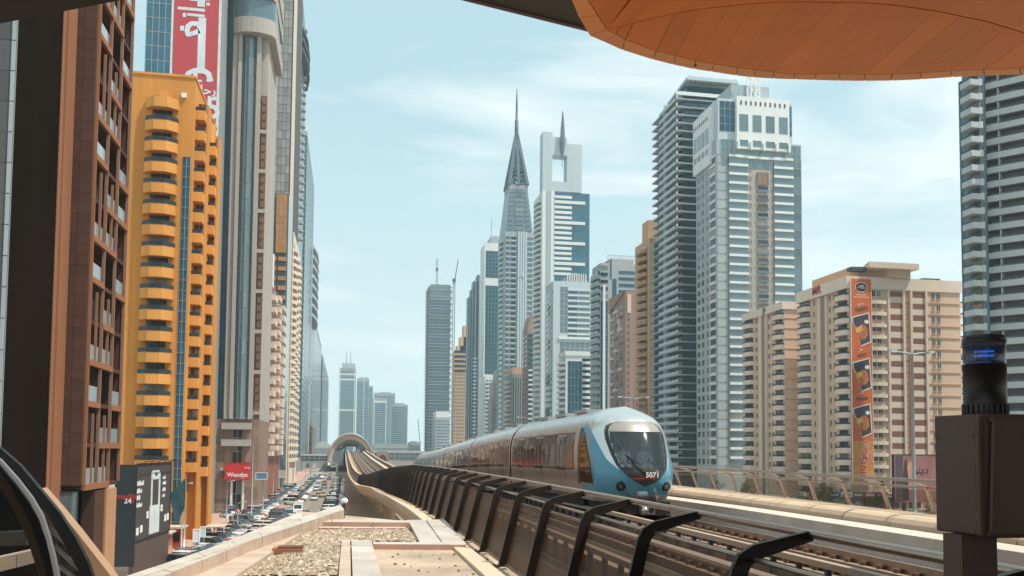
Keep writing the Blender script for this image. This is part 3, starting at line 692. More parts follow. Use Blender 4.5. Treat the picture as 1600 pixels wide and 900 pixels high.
for sg in (0, -1):
    rr = [[nose(SS[sg], h), Vector((SS[sg]*hw(h), max(JY, yn(1, h)+.02), h))] for h in HS]
    b.grid(rr if sg == -1 else [r[::-1] for r in rr], 0, True)
bd = b.build('nose_shell', pm, train)
WSG = clear('windscreen_glass', (.20,.24,.25), .11, .04, 1.4)      # coated glass: strong mirror layer over a clear pane
WSG.node_tree.nodes['Principled BSDF'].inputs['Metallic'].default_value = 1.0; WSG.node_tree.nodes['Principled BSDF'].inputs['Base Color'].default_value = (.75,.78,.78,1)
# black windscreen surround, lower mask, grey sign band, glass
def screen_part(name, h0, h1, f0, f1, off, m, nn=14, ns=18, shape=None):
    b = MB(); rows = []
    for i in range(nn+1):
        h = h0+(h1-h0)*i/nn; W = (shape or wv)(h)/hw(h)
        rows.append([nose(W*(f0+(f1-f0)*j/ns), h, off) for j in range(ns+1)])
    b.grid(rows, 0, True); return b.build(name, m, train)
GB, GT = 1.60, 2.86                                          # glass bottom and top
fr = MB()
for sg in (-1, 1):                                           # side bands of the surround
    rows = [[nose(sg*(wv(h)+.025)/hw(h), h, .012), nose(sg*max(.0,wv(h)-.075)/hw(h), h, .03)] for h in [GB-.1+(3.22-GB+.1)*i/24 for i in range(25)]]
    fr.grid(rows, 0, True)
rows = [[nose(wv(GB)*(-1+2*j/18)/hw(GB)*.98, h, .022) for j in range(19)] for h in (GB-.08, GB, GB+.035)]; fr.grid(rows, 0, True)
fr.build('windscreen_surround', BLK, train)
screen_part('windscreen', GB+.02, GT, -.93, .93, .018, WSG)
screen_part('destination_panel', GT+.005, 3.235, -1, 1, .016, mat('grey_sign_panel', (.30,.27,.25), .35, 0, .08, 1))
screen_part('lower_mask', .985, GB-.05, -1, 1, .018, mat('charcoal_mask', (.035,.03,.03), .35, 0, .1, 1))
b = MB(); q = [nose(s, h, .024) for h in (1.50,1.515) for s in (-.52,-.1,.3,.52)]
b.grid([q[:4], q[4:]], 0, True); b.build('mask_line', mat('pale_line', (.6,.55,.5), .5), train)
b = MB()
for s0, s1 in ((-.34,-.17),(-.15,.05),(.07,.24)):
    b.grid([[nose(s0+(s1-s0)*i/3, h, .026) for i in range(4)] for h in (1.235,1.265)], 0, True)
b.build('red_stripe', mat('red_stripe', (.55,.04,.05), .5), train)
lb = MB(); lb.grid([[nose(s, h, .035) for s in (-.09,.02,.13)] for h in (2.97,3.08)], 0, True); lb.build('cab_lamp', lamp('cab_lamp', (.9,.97,1.), 1.2), train)
p = nose(.15, 1.37, .07); text('5071', WHITE, .25, train, p, (R(90), 0, R(2)), .004, .006, 'fleet_number')
for s in (-.57, .57):                                         # headlights
    p = nose(s, .98, .03); n = Vector((s*.55, -1, -.05)).normalized(); b = MB(); b.tube([p+n*-.15, p+n*.035, p+n*.05], [.165,.165,.13], 20)
    o = b.build('headlight', BLK, train); b = MB(); b.tube([p+n*.051, p+n*.06], .075, 14); b.build('lens', mat('lens_grey', (.12,.13,.14), .1, .5), o)
# wipers
b = MB(); P = lambda s, h, o_=.06: nose(s, h, o_)
b.tube([P(-.48,1.62), P(-.50,2.0), P(-.53,2.42)], .014, 6); b.tube([P(-.02,1.42), P(-.22,1.68), P(-.42,2.05)], .018, 6); b.tube([P(.04,1.42), P(-.16,1.68), P(-.38,2.02)], .012, 6)
b.build('wiper', BLK, train)
# interior seen through the windscreen
b = MB(); b.box(-1.1,1.1,1.5,2.95,1.12,1.18); b.box(-.95,.95,2.95,3.0,1.2,3.15); b.box(-.8,.8,2.0,2.9,3.10,3.14); b.build('cab_interior', mat('cab_interior', (.16,.17,.18), .7), train)
def seated(name, loc, label, cloth, skin, hair, seed):
    """seated figure grown from a skinned skeleton"""
    bm_v = [(0,0,.0),(0,.02,.22),(0,.03,.44),(0,.02,.56),(0,-.01,.70),            # pelvis, waist, chest, neck, head
            (-.20,.02,.46),(-.27,-.06,.22),(-.16,-.26,.14),(-.10,-.34,.13),
            (.20,.02,.46),(.27,-.06,.22),(.16,-.26,.14),(.10,-.34,.13),
            (-.10,-.02,.0),(-.13,-.42,.03),(-.13,-.44,-.38),(-.13,-.56,-.42),
            (.10,-.02,.0),(.13,-.42,.03),(.13,-.44,-.38),(.13,-.56,-.42),(0,-.03,.78)]
    e = [(0,1),(1,2),(2,3),(3,4),(4,21),(2,5),(5,6),(6,7),(7,8),(2,9),(9,10),(10,11),(11,12),(0,13),(13,14),(14,15),(15,16),(0,17),(17,18),(18,19),(19,20)]
    rr = [.16,.15,.17,.065,.105,.075,.055,.042,.045,.075,.055,.042,.045,.10,.085,.06,.05,.10,.085,.06,.05,.085]
    me = bpy.data.meshes.new(name); me.from_pydata(bm_v, e, []); o = bpy.data.objects.new(name, me); COL.objects.link(o)
    o.modifiers.new('skin', 'SKIN'); o.modifiers.new('sub', 'SUBSURF').levels = 1
    lay = me.skin_vertices[0].data
    for i, r in enumerate(rr): lay[i].radius = (r, r*.85 if i < 3 else r)
    lay[0].use_root = True
    m2 = bpy.data.meshes.new_from_object(o.evaluated_get(bpy.context.evaluated_depsgraph_get())); bpy.data.objects.remove(o)
    m2.materials.clear(); m2.materials.append(cloth); m2.materials.append(skin)
    for p in m2.polygons:
        c = p.center; p.use_smooth = True; p.material_index = 1 if c.z > .57 or (c.z < .25 and c.y < -.27 and c.z > .08) else 0
    b = link(name, m2, None, loc); tag(b, label, 'person')
    h = MB(); cz = .80; rows = []
    for i in range(6):
        t = math.pi*.55*i/5; rows.append([(.118*math.sin(t)*math.cos(a), .0+.125*math.sin(t)*math.sin(a)+.015, .755+.125*math.cos(t)) for a in [6.283*k/12 for k in range(12)]])
    h.grid(rows, 0, True, True); h.build('hair', hair, b)
    f = MB()
    for sx in (-.035,.035): f.tube([(sx,-.125,.735),(sx,-.118,.735)], .011, 6)
    f.box(-.025,.025,-.128,-.115,.672,.680); f.build('eyes_and_mouth', mat('dark_feature', (.05,.03,.03), .6), b)
    nb = MB(); nb.face([(-.014,-.116,.70),(.014,-.116,.70),(0,-.15,.705)]); nb.face([(-.014,-.116,.70),(0,-.15,.705),(0,-.118,.735)]); nb.face([(.014,-.116,.70),(0,-.118,.735),(0,-.15,.705)])
    for sx in (-1,1): nb.box(sx*.105-.012,sx*.105+.012,-.02,.02,.69,.75)
    nb.build('nose_and_ears', skin, b)
    return b
SKIN = mat('skin', (.50,.33,.25), .6); CLOTH = mat('white_clothing', (.82,.84,.84), .8, 0, .08, 3)
HAIR = mat('dark_hair', (.03,.022,.02), .6); SCARF = mat('white_headscarf', (.75,.77,.77), .8)
for x, lab, hr in ((-.12,'seated passenger in white behind the train windscreen, nearer the wiper',HAIR),(.68,'seated passenger in white robe behind the right half of the train windscreen',SCARF)):
    pz = seated('person', (TX+x, TY+2.25, Z0+1.63), lab, CLOTH, SKIN, hr, 1)
b = MB(); 
for x in (-.12,.68): b.box(x-.24,x+.24,2.10,2.62,1.40,1.46); b.box(x-.24,x+.24,2.50,2.60,1.46,2.0)
b.build('front_seat', DARKGREY, train)

# cars: body tube, roof, glass band, doors, gangways, following the falling grade
def tz(Y): return ZR(Y)+2.2                                   # rail drop relative to the front
def car(y0, y1, first=False):
    """one car from y0 to y1 (distance behind the nose); returns its body"""
    ysec = [y0+(y1-y0)*i/8 for i in range(9)]
    hs = [BZ+(TZ-BZ)*(1-(1-i/26)**1.3) for i in range(27)]; hs[-1] = TZ-.001
    ring = [(hw(h), h) for h in hs]; ring = [(-x, h) for x, h in ring]+[(x, h) for x, h in ring[::-1]]
    b = MB(); b.grid([[(x, y, h+tz(TY+y)) for x, h in ring] for y in ysec], 0, True, True)
    b.face([(x, y0, h+tz(TY+y0)) for x, h in ring][::-1], 1); b.face([(x, y1, h+tz(TY+y1)) for x, h in ring], 1)
    o = b.build('car_body', [SILVER, BLK], train)
    def side_panel(name, ya, yb, ha, hb_, m, off=.012, th=.02, sides=(-1,1)):
        n = max(1, int((yb-ya)/2.2))
        for sg in sides:
            rows = []; b = MB()
            for i in range(n+1):
                y = ya+(yb-ya)*i/n; rows.append([(sg*(hw(h)+off), y, h+tz(TY+y)) for h in [ha+(hb_-ha)*j/4 for j in range(5)]])
            b.grid(rows if sg > 0 else [r[::-1] for r in rows], 0, False); b.build(name, m, o)
    L_ = y1-y0; nd = 3; a = y0+(.35 if not first else .9); c = y1-.35
    dw = 1.55; step = (c-a)/nd
    for k in range(nd):
        ym = a+step*(k+.5)
        side_panel('window', a+step*k+.06, ym-dw/2-.06, 1.55, 2.85, SIDEG); side_panel('window', ym+dw/2+.06, a+step*(k+1)-.06, 1.55, 2.85, SIDEG)
        for yy in (ym-dw/2, ym+.02):
            side_panel('door', yy, yy+dw/2-.02, .62, 3.0, mat('door_silver', (.52,.47,.43), .2, .9, .1, .6), .010); side_panel('door_window', yy+.09, yy+dw/2-.11, 1.45, 2.8, SIDEG, .016)
    side_panel('window_band', a, c, 1.48, 2.92, mat('dark_band', (.05,.032,.024), .12, .4), .005)
    b = MB(); b.box(-1.2,1.2,y0+.3,y1-.3,.12,BZ-.01)
    for v in range(len(b.v)): x,y,z = b.v[v]; b.v[v] = (x,y,z+tz(TY+y))
    b.build('underframe', UNDER, train)
    b = MB()
    for k in range(3):
        y = y0+L_*(.25+.25*k); b.box(-.5,.5,y-1.0,y+1.0,TZ-.04+tz(TY+y),TZ+.10+tz(TY+y))
    b.build('roof_unit', mat('roof_grey', (.30,.30,.30), .5), o)
    for yb_ in (y0+2.6, y1-2.6):                                # bogies
        b = MB()
        for dy in (-.95,.95):
            for sg in (-.75,.75): b.tube([(sg-.06,yb_+dy,.40+tz(TY+yb_)),(sg+.06,yb_+dy,.40+tz(TY+yb_))], .40, 18)
        b.box(-.9,.9,yb_-1.3,yb_+1.3,.28+tz(TY+yb_),.5+tz(TY+yb_)); b.build('bogie', UNDER, train)
    return o
JT = [JY, 17.75, 33.8, 51.0, 67.3, 83.5]
for k in range(5):
    car(JT[k]+(.0 if k == 0 else .18), JT[k+1]-.18, k == 0)
    b = MB(); y = JT[k+1]; ring = [(hw(h)*.93, h) for h in (.5,1.2,1.9,2.8,3.3,3.55)]; ring = [(-x,h) for x,h in ring]+[(x,h) for x,h in ring[::-1]]
    if k < 4: b.grid([[(x, yy, h+tz(TY+yy)) for x, h in ring] for yy in (y-.19,y-.06,y+.06,y+.19)], 0, False, True); b.build('gangway', BLK, train)
# triangular cab side windows and black pillar
for sg in (-1, 1):
    def sd(y, h, off): return Vector((sg*(hw(h)+off), y, h))
    b = MB(); rows = [[sd(3.30,h,.02), sd(3.62,h,.02)] for h in (.95,1.4,1.9,2.4,2.9,3.05)]; b.grid(rows, 0, False); b.build('cab_pillar', BLK, train)
    def edge(h):
        y = lerp_keys([(.95,1.55),(1.3,1.75),(1.8,1.95),(2.4,2.45),(2.8,2.85),(2.95,3.28)], h); return y
    def surf(y, h, off):
        # x of the shell at (y,h): solve the plan curve, straight beyond it
        t = (y-ynose(h))/kn(h); s = 1 if t >= 1 else max(0, t)**(1/3); return Vector((sg*(s*hw(h)+off), y, h))
    b = MB(); rows = []
    for i in range(13):
        h = .98+(2.95-.98)*i/12; e = max(edge(h), ynose(h)+kn(h)*.84); rows.append([surf(e+(3.3-e)*j/6, h, .022) for j in range(7)])
    b.grid(rows, 0, True); b.build('cab_side_window', glass('cab_glass', (.035,.03,.03), .05, .4, .1, .02), train)
# coupler and front apron
b = MB(); b.box(-.62,.62,.30,.75,.02,.44); b.box(-1.15,1.15,.8,3.2,-.06,.42); b.build('front_apron', UNDER, train)
b = MB(); b.box(-.17,.32,.02,.30,.02,.33); c = b.build('coupler', mat('coupler_grey', (.34,.30,.28), .35, .7, .2, 3), train)
bv = c.modifiers.new('bevel', 'BEVEL'); bv.width = .03; bv.segments = 2
b = MB(); b.tube([(-.04,.03,.18),(-.04,-.05,.18),(-.04,-.07,.18)], [.11,.09,.02], 14); b.build('coupler_cone', STEEL, c)
b = MB(); b.tube([(.19,.018,.18),(.19,.012,.18)], .10, 14); b.build('coupler_socket', BLACK, c)
# ------------------------------------------------------------------ building materials
def wall(name, col, var=.12, scale=.12, rough=.75, **k): return mat(name, col, rough, 0, var, scale, k.pop('bump', .03), k.pop('rnd', 0), k.pop('spec', .2), True, **k)
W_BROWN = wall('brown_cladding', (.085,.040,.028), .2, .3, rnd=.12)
W_BLACK = wall('shaded_render', (.016,.0095,.0065), .3, .4, rough=.95, spec=.03)  # near face of the blade wall, its shade painted in as black
W_ORNG = wall('orange_render', (.62,.27,.06), .26, .25)
W_ORNG2 = wall('orange_parapet', (.66,.30,.075), .24, .5, rnd=.07)
W_EDGE = wall('sunlit_edge', (.29,.125,.062), .15, .3)  # orange tone has the sunlight on street-side edges painted in
W_CREAM = wall('cream_render', (.66,.48,.36), .10, .15)
W_CREAM2 = wall('pale_cream_render', (.72,.60,.50), .08, .15, rnd=.04)
W_PEACH = wall('peach_render', (.58,.36,.22), .10, .15)
W_BEIGE = wall('beige_stone', (.40,.365,.33), .12, .2)
W_GREY = wall('grey_panel', (.27,.29,.29), .15, .2, rnd=.07)
W_LGREY = wall('light_grey_panel', (.36,.415,.435), .1, .2, rnd=.05)
W_PALE = wall('pale_blue_grey', (.48,.56,.59), .08, .2)
W_WHITE = wall('white_cladding', (.70,.73,.73), .07, .2, rnd=.03)
W_RED = wall('red_brown_render', (.27,.115,.085), .15, .2)
W_PINK = wall('rose_brown_render', (.36,.235,.20), .12, .2)
W_STONE = wall('brown_stone', (.27,.175,.135), .25, .4)
W_BRONZE = wall('bronze_panel', (.42,.21,.09), .15, .3, rough=.4, rnd=.1)
W_ORNATE = wall('ornate_brown', (.20,.115,.085), .3, .8, bump=.5)
G_DARK = glass('dark_window', (.018,.027,.032), .10, .2, .5, blinds=.16)
G_BLUE = glass('blue_curtain_glass', (.035,.135,.20), .08, .4, .18)
G_TEAL = glass('teal_glass', (.025,.095,.135), .09, .4, .25)
G_SKY = glass('sky_blue_glass', (.155,.225,.25), .16, .35, .15)
G_PALE = glass('pale_balustrade_glass', (.34,.42,.45), .08, .2, .2)
G_GREY = glass('grey_blue_glass', (.13,.19,.22), .1, .4, .25, blinds=.06)
G_BROWN = glass('brown_window', (.10,.065,.05), .12, .2, .4, blinds=.2)
FRW = mat('white_frame', (.62,.64,.63), .5); FRD = mat('dark_frame', (.03,.035,.037), .5); FRC = mat('cream_frame', (.56,.44,.34), .6)
FRB = mat('copper_frame', (.30,.15,.095), .5); FRG = mat('grey_frame', (.30,.34,.35), .5)
DRAIL = mat('dark_rail_panel', (.018,.026,.030), .25, 0, .1, 1)
def grid_panes(B, face, u0, u1, z0, z1, nu, nz, mats, name='pane', out=0., kind='pane'):
    du, dz = (u1-u0)/nu, (z1-z0)/nz
    for i in range(nu):
        for j in range(nz): B.put(name, (kind, round(du,3), round(dz,3)), face, u0+i*du, z0+j*dz, mats, out)
def col(B, face, u, zs, key, mats, name, out=0., skip=()):
    for j, z in enumerate(zs):
        if j not in skip: B.put(name, key, face, u, z, mats, out)

# ================================================================== left-hand row
# grey panelled tower glimpsed at the left edge
W_SLATE = wall('slate_panel', (.10,.105,.11), .15, .3, rnd=.12)
x0, x1 = span(-60, 13, 92); B = Building('grey_tower', 'grey panelled tower glimpsed at the far left behind the black wall', 'tower', x0, x1, 92, 12, 75, W_GREY); B.body(z1=B.H)
for z in fl(14, 75, 3.0):
    for u in (B.W-1.9, B.W-3.9): B.put('panel', ('box',1.85,2.9,.08), B.Fc, u, z+.05, [W_SLATE])
    B.put('edge_panel', ('box',.35,2.9,.2), B.Fc, B.W-.4, z+.05, [W_LGREY])
for z in (48, 57, 66): B.put('balcony_corner', ('bal',1.2,1.0,.8,0), B.Fc, B.W-5.0, z, [W_BRONZE, FRD])
B.done()

# brown building with staggered recessed balconies
xw0, _ = span(14, 86, 64); xs = at(139,400,67.1).x; yN, yF = 64., y_of(195, 400, xs)
B = Building('brown_apartment_building', 'dark brown building with staggered glass balconies and a black blade wall at far left', 'building', xw0, xs, yN, yF-yN, 66, W_BROWN)
ub = at(86,400,64).x-xw0; yb = y_of(106,400,xw0+ub)-yN; uP = ub-.35
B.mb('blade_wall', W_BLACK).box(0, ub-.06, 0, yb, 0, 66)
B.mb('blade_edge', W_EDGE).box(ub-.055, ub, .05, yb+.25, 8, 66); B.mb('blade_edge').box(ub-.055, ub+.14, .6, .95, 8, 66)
yp = yb+.3; dep = 1.25
B.body(0, B.W-dep, yp, B.D, 0, 66)
z0 = at(140,758,68).z
B.mb('corner_wall', W_BROWN).box(B.W-dep+.003, B.W-.01, yp+.0, yp+.3, z0, 66); B.mb('corner_wall').box(B.W-dep+.003, B.W-.01, B.D-.3, B.D, z0, 66)
nu = 2; du = (B.W-uP)/nu
for z in fl(z0, 66, .74):
    for i in range(nu): B.put('wall_panel', ('box', round(du-.02,3), .72, .05), (0,yp,0), uP+i*du+.01, z, [W_BROWN])
Lf = B.D-yp; fz = fl(z0, 65, 2.95); E = (B.W-dep, yp, math.pi/2)
cw = Lf/3
rng = random.Random(3)
pat = [(1,1,0),(0,1,1),(1,0,1),(1,1,0),(0,1,0),(1,0,1)]
for j, z in enumerate(fz):
    B.put('floor_edge', ('box', round(Lf-.6,3), .30, dep+.02), E, .3, z-.28, [W_BROWN])
    for c in range(3):
        u = .32+c*(Lf-.64)/3; w_ = (Lf-.64)/3-.08
        B.put('balcony_window', ('pane', round(w_,3), 2.3), E, u, z+.04, [G_BROWN, FRD])
        if pat[j % 6][c]:
            B.put('balcony_slab', ('box', round(w_+.1,3), .42, .25), E, u-.03, z-.36, [W_EDGE], dep)
            B.put('balustrade', ('box', round(w_*.92,3), 1.12, .05), E, u+.02, z+.07, [G_PALE], dep-.02)
for c in range(4):
    B.put('fin', ('box', .13, 66-z0, .22), E, .25+c*(Lf-.64)/3, z0, [FRB if c else W_EDGE], dep-.0)
for c in (1,2):
    for j in range(0, len(fz)-1, 3): B.put('fin', ('box', .10, 5.0, .18), E, .3+(c-.45)*(Lf-.64)/3, fz[j]+.1, [FRB], dep)
# glazed ground storey with copper columns
B.put('ground_column', ('box', 3.0, z0-.5, .9), E, Lf-4.4, 0, [wall('copper_column', (.46,.25,.13), .2, .3)], dep-.6); B.put('ground_pier', ('box', 2.6, z0-.5, .9), E, 3.0, 0, [W_BROWN], dep-.7)
grid_panes(B, E, .5, Lf-.5, .2, z0-.5, 4, 2, [G_GREY, FRD], 'shopfront_pane', .05)
grid_panes(B, (0,yp,0), uP, B.W-.1, 2, z0-.4, 1, 3, [G_GREY, FRD], 'shopfront_pane', .05)
B.done()

# orange hotel
x0, x1 = span(196, 297, 138); Yh = 138
B = Building('orange_hotel', 'orange hotel block with canted balconies and dark curved railings', 'hotel', x0, x1, Yh, 22, at(250,118,Yh).z, W_ORNG)
B.body(z1=B.H); B.mb('coping', W_ORNG2).box(-.15, B.W+.15, -.15, 22.15, B.H, B.H+.35)
zt = B.z(250,192); st = 31.65*Yh/F
ua, uc = B.u(221,400), B.u(273,400); wb = uc-ua
zs = [zt-st*k for k in range(17)]
for z in zs:
    B.put('balcony', ('bay', round(wb,2), 1.7, 1.3, .62), B.Fc, ua, z-1.3, [W_ORNG2, DRAIL])
    B.put('window', ('win', round(wb*.60,2), 1.75), B.Fc, ua+wb*.2, z+.35, [G_DARK, FRD]); B.put('lintel', ('box', round(wb*.86,2), .25, .5), B.Fc, ua+wb*.07, z+2.25, [W_ORNG])
B.put('top_canopy', ('bay', round(wb,2), 1.7, 1.3, 0), B.Fc, ua, zt+st-1.0, [W_ORNG2, DRAIL])
b = MB(); n = 10; b.prism([(ua+wb/2-wb*.28*math.cos(math.pi*i/n), -.3-.9*math.sin(math.pi*i/n)) for i in range(n+1)], zt+st+.35, zt+st+.7)
k = len(b.v); pts = [(ua+wb/2-wb*.25*math.cos(math.pi*i/n), -.35, zt+st+.7+1.1*math.sin(math.pi*i/n)) for i in range(n+1)]; b.slab(pts, (0,.3,0)); b.build('arch_vent', [W_ORNG2], B.root)
us, ue_ = B.u(281,400), B.u(293.5,400); sw = (ue_-us)/2
for j in range(36):
    for i in range(2): B.put('stair_pane', ('pane', round(sw,2), 1.53), B.Fc, us+i*sw, 1.5+1.545*j, [G_TEAL, FRG])
B.put('wall_lamp', ('box', .7, .7, .3), B.Fc, B.u(284,150), B.z(284,153), [WHITE])
# two stacks of open balconies stepping towards the street
for si, (pa, pb, y0, top) in enumerate(((297.5,314,1.0,165),(317,332,5.5,215))):
    ua, uc = (at(p_, 400, Yh+y0).x-x0 for p_ in (pa, pb)); wb = uc-ua; zc = at(pa, top, Yh+y0).z
    B.mb('stack_wall', W_ORNG).box(ua-.9, uc+.1, y0+2.6, y0+6, 0, zc+1.2); B.mb('stack_wall').box(ua-.9, ua-.02, y0-.1, y0+2.59, 0, zc-2); B.mb('stack_wall').box(uc-.15, uc+.1, y0+1.9, y0+2.59, 0, zc-1)
    for k in range(18 if si == 0 else 17):
        z = zc-st*k-(1.2 if si else .6)
        if z < 2: break
        B.put('side_balcony', ('bal', round(wb,2), 2.55, 1.25, .55), (0,y0+2.6,0), ua, z-1.25, [W_ORNG2, DRAIL])
        B.put('balcony_door', ('win', round(wb*.7,2), 1.6), (0,y0+2.6,0), ua+wb*.15, z+.25, [G_BROWN, W_ORNG2])
    if si == 1: B.mb('roof_dome', W_ORNG2).prism([(ua-.1-1.25*math.cos(t), y0-1.25*math.sin(t)+1.6) for t in [math.pi*2*i/14 for i in range(14)]], zc-1.2, zc+2.6)
B.put('ground_band', ('box', round(B.W,2), .5, .5), B.Fc, 0, 4.5, [W_ORNG2])
B.done()

# media billboard in front of the hotel
YB = 96.
xl, xm = at(178,800,YB).x, at(211,800,YB).x
zt, zb = at(200,726,YB).z, at(200,862,YB).z
bb = thing('billboard', 'large dark two-sided billboard with white device picture in front of the orange hotel', 'billboard', (xm, YB, 0)); bo = bb.location
yE = y_of(266,780,xm+1.0)
b = MB(); b.box(xl-xm, 0, 0, .5, zb-1.5, zt); b.build('side_panel', mat('teal_black_board', (.012,.022,.026), .5), bb)
dirv = Vector((1.0, yE-YB, 0)); Lb = dirv.length; dirv.normalize(); th = math.atan2(dirv.y, dirv.x)
fp = link('front_panel', None, bb, (0,0,0), th); fp.empty_display_size = .3
b = MB(); b.box(.02, Lb, .0, .5, zb+1.0, zt-.1); o = b.build('front_panel', mat('charcoal_board', (.055,.048,.048), .55, 0, .1, .5), bb, (0,0,0), th); bpy.data.objects.remove(fp)
b = MB(); b.box(.0,Lb,-.06,.0,zt-.1,zt+.12); b.box(-.02,.10,-.06,.0,zb+1,zt-.1); b.box(Lb-.1,Lb+.02,-.06,.0,zb+1,zt-.1); b.box(0,Lb,-.06,0,zb+.9,zb+1); b.build('panel_frame', BLACK, o)
b = MB(); b.box(0,Lb,.05,.45,0,zb+.88); b.build('plinth', mat('dark_stone', (.09,.06,.05), .7), bb, (0,0,0), th)
H_ = zt-zb-1; W_ = Lb
def bz(f): return zb+1+H_*f
b = MB(); ph = mat('pale_print', (.62,.68,.70), .5)
b.box(W_*.38,W_*.66,-.05,-.001,bz(.03),bz(.42)); b.box(W_*.40,W_*.44,-.05,-.001,bz(.42),bz(.80)); b.box(W_*.62,W_*.66,-.05,-.001,bz(.42),bz(.80))
pts = [(W_*.40,-.05,bz(.78)),(W_*.66,-.05,bz(.78)),(W_*.66,-.05,bz(.86)),(W_*.62,-.05,bz(.905)),(W_*.44,-.05,bz(.905)),(W_*.40,-.05,bz(.86))]; b.slab(pts, (0,.049,0)); b.build('device_print', ph, o)
b = MB(); b.box(W_*.50,W_*.57,-.06,-.051,bz(.83),bz(.875)); b.box(W_*.50,W_*.505,-.06,-.051,bz(.2),bz(.36)); b.build('device_detail', DARKGREY, o)
rng = random.Random(11); b = MB()
for row, fz_ in enumerate((.745,.645,.555,.46)):                # illegible lines of white lettering
    u = W_*.03
    for _ in range((9,7,5,7)[row]):
        w_ = rng.uniform(.10,.26); b.box(u,u+w_,-.03,-.001,bz(fz_)-.18,bz(fz_)+rng.choice((.12,.22,.3))); u += w_+.07
for row, fz_ in enumerate((.79,.71,.615,.53)):
    u = W_*.74
    for _ in range((5,6,6,5)[row]):
        w_ = rng.uniform(.10,.24); b.box(u,u+w_,-.03,-.001,bz(fz_)-.15,bz(fz_)+rng.choice((.1,.2,.28))); u += w_+.06
for u, f_ in ((.3,.31),(.3,.26),(.70,.36),(.70,.31)): b.box(W_*u,W_*(u+.06),-.03,-.001,bz(f_),bz(f_)+.35)
for u, f_ in ((.04,.07),(.14,.09),(.82,.15),(.90,.16)): b.box(W_*u,W_*(u+.06),-.03,-.001,bz(f_),bz(f_)+.75)
b.build('lettering', WHITE, o)
sp_ = bb
text('media', mat('red_print', (.55,.02,.03), .5), .80, bb, ((xl-xm)*.45, -.03, at(200,776,YB).z), (R(90),0,0), .012, .012)
text('24', WHITE, .72, bb, ((xl-xm)*.36, -.03, at(200,783,YB).z), (R(90),0,0), .012, .012); text('7', MATS['red_print'], .72, bb, ((xl-xm)*.11, -.03, at(200,783,YB).z), (R(90),0,0), .012, .012)
b = MB()
for k in range(5): b.bar((W_*(.1+.2*k),0,zt+.05),(W_*(.1+.2*k)-.3,-.9,zt+.35),.06)
b.bar((W_*.02,-.7,zt+.3),(W_*.95,-.7,zt+.3),.06); b.build('lamp_rail', BLACK, o)

# blue tower with the red banner
YT = 190.; x0, x1 = span(226, 344, YT, 100)
B = Building('blue_glass_tower', 'blue glass tower hung with a huge red banner behind the orange hotel', 'tower', x0, x1, YT, 26, 135, W_GREY)
B.body(); ub = B.u(267,100); nz = 30
grid_panes(B, B.Fc, .1, ub-.1, 45, 135, 4, nz, [G_BLUE, FRG]); B.put('corner_trim', ('box',.45,135,.2), B.Fc, ub-.15, 0, [FRW]); B.put('corner_trim', ('box',.5,135,.3), B.Fc, B.W-.5, 0, [FRW])
RED = mat('red_banner', (.46,.055,.07), .75, 0, .06, .1); BPR = mat('pale_blue_print', (.60,.68,.72), .7)
zb_, zt_ = B.z(300,330), 128
B.mb('banner', RED).box(ub+.35, B.W-.55, -.25, -.03, zb_, zt_)
def bp_(q): return (B.u(q[0],q[1]), -.26, B.z(q[0],q[1]))
pr = MB()
def stroke(pts, wpx):
    P = [Vector(bp_(q)) for q in pts]; w_ = wpx*YT/F
    for a, c in zip(P, P[1:]):
        d = (c-a).normalized(); pr.bar(a, c, w_, .06-.002*(len(pr.f) % 5), 0, (0,1,0))
    for i_, p in enumerate(P[1:-1]): pr.tube([p+Vector((0,-.036-.004*i_,0)), p+Vector((0,.036,0))], w_/2, 10)
def rect(a, c): pa, pc = bp_(a), bp_(c); pr.box(min(pa[0],pc[0]), max(pa[0],pc[0]), -.29, -.24, min(pa[2],pc[2]), max(pa[2],pc[2]))
rect((310,-30),(320.5,12)); rect((278,11),(320.5,19.5)); rect((297,-3),(309,3)); rect((322,-4),(328,2)); rect((323,5),(328,10)); rect((286,21),(291,28)); rect((293,21.5),(320,28)); rect((310.5,28),(320,116)); rect((282,41),(288,49))
stroke([(316,48),(309,38),(300,37.5),(294,42),(292.5,50),(294,55),(303,53),(312,49)], 7)
stroke([(314,110),(304,111),(295,115),(291,122),(296,127)], 7); stroke([(318,111),(326,116),(330,128)], 8); stroke([(306,112),(305,127)], 6); rect((292,124),(316,129)); rect((323,124),(331.5,129))
pr.build('banner_print', BPR, B.root)
text('\uFE95\uFEFC\uFEA3\uFEAD', BPR, 2.6, B.root, bp_((312,141)), (R(90),0,0), .02, .05); text('35', BPR, 6.6, B.root, bp_((320,170)), (R(90),0,0), .02, .12)
B.done()

# beige and blue-glass tower with rounded crown on a brown stone podium
Y4 = 200.; x0, x1 = span(338, 412, Y4)
B = Building('beige_glass_tower', 'beige tower with a rounded blue glass bay over a brown stone podium', 'tower', x0, x1, Y4, 24, 122, W_BEIGE)
zp = B.z(370,655); B.body(z0=zp, z1=112); B.body(-.0, B.W, -.6, 24, 0, zp-.01, 'podium', W_STONE)
ua, uc = B.u(339), B.u(352); grid_panes(B, B.Fc, .05, uc, zp, 112, 2, 30, [G_TEAL, FRD])
ua, uc = B.u(370), B.u(391); n = 6; wb = uc-ua; P = [(ua+wb/2-wb/2*math.cos(math.pi*i/n), -1.6*math.sin(math.pi*i/n)) for i in range(n+1)]
B.mb('bay', W_BEIGE).prism(P, zp, 112)
for (p, q) in zip(P, P[1:]):
    th = math.atan2(q[1]-p[1], q[0]-p[0]); L_ = math.dist(p, q)
    for z in fl(zp+.3, 111, 3.4): B.put('bay_pane', ('pane', round(L_,2), 3.36), (p[0],p[1],th), 0, z, [G_SKY, FRG])
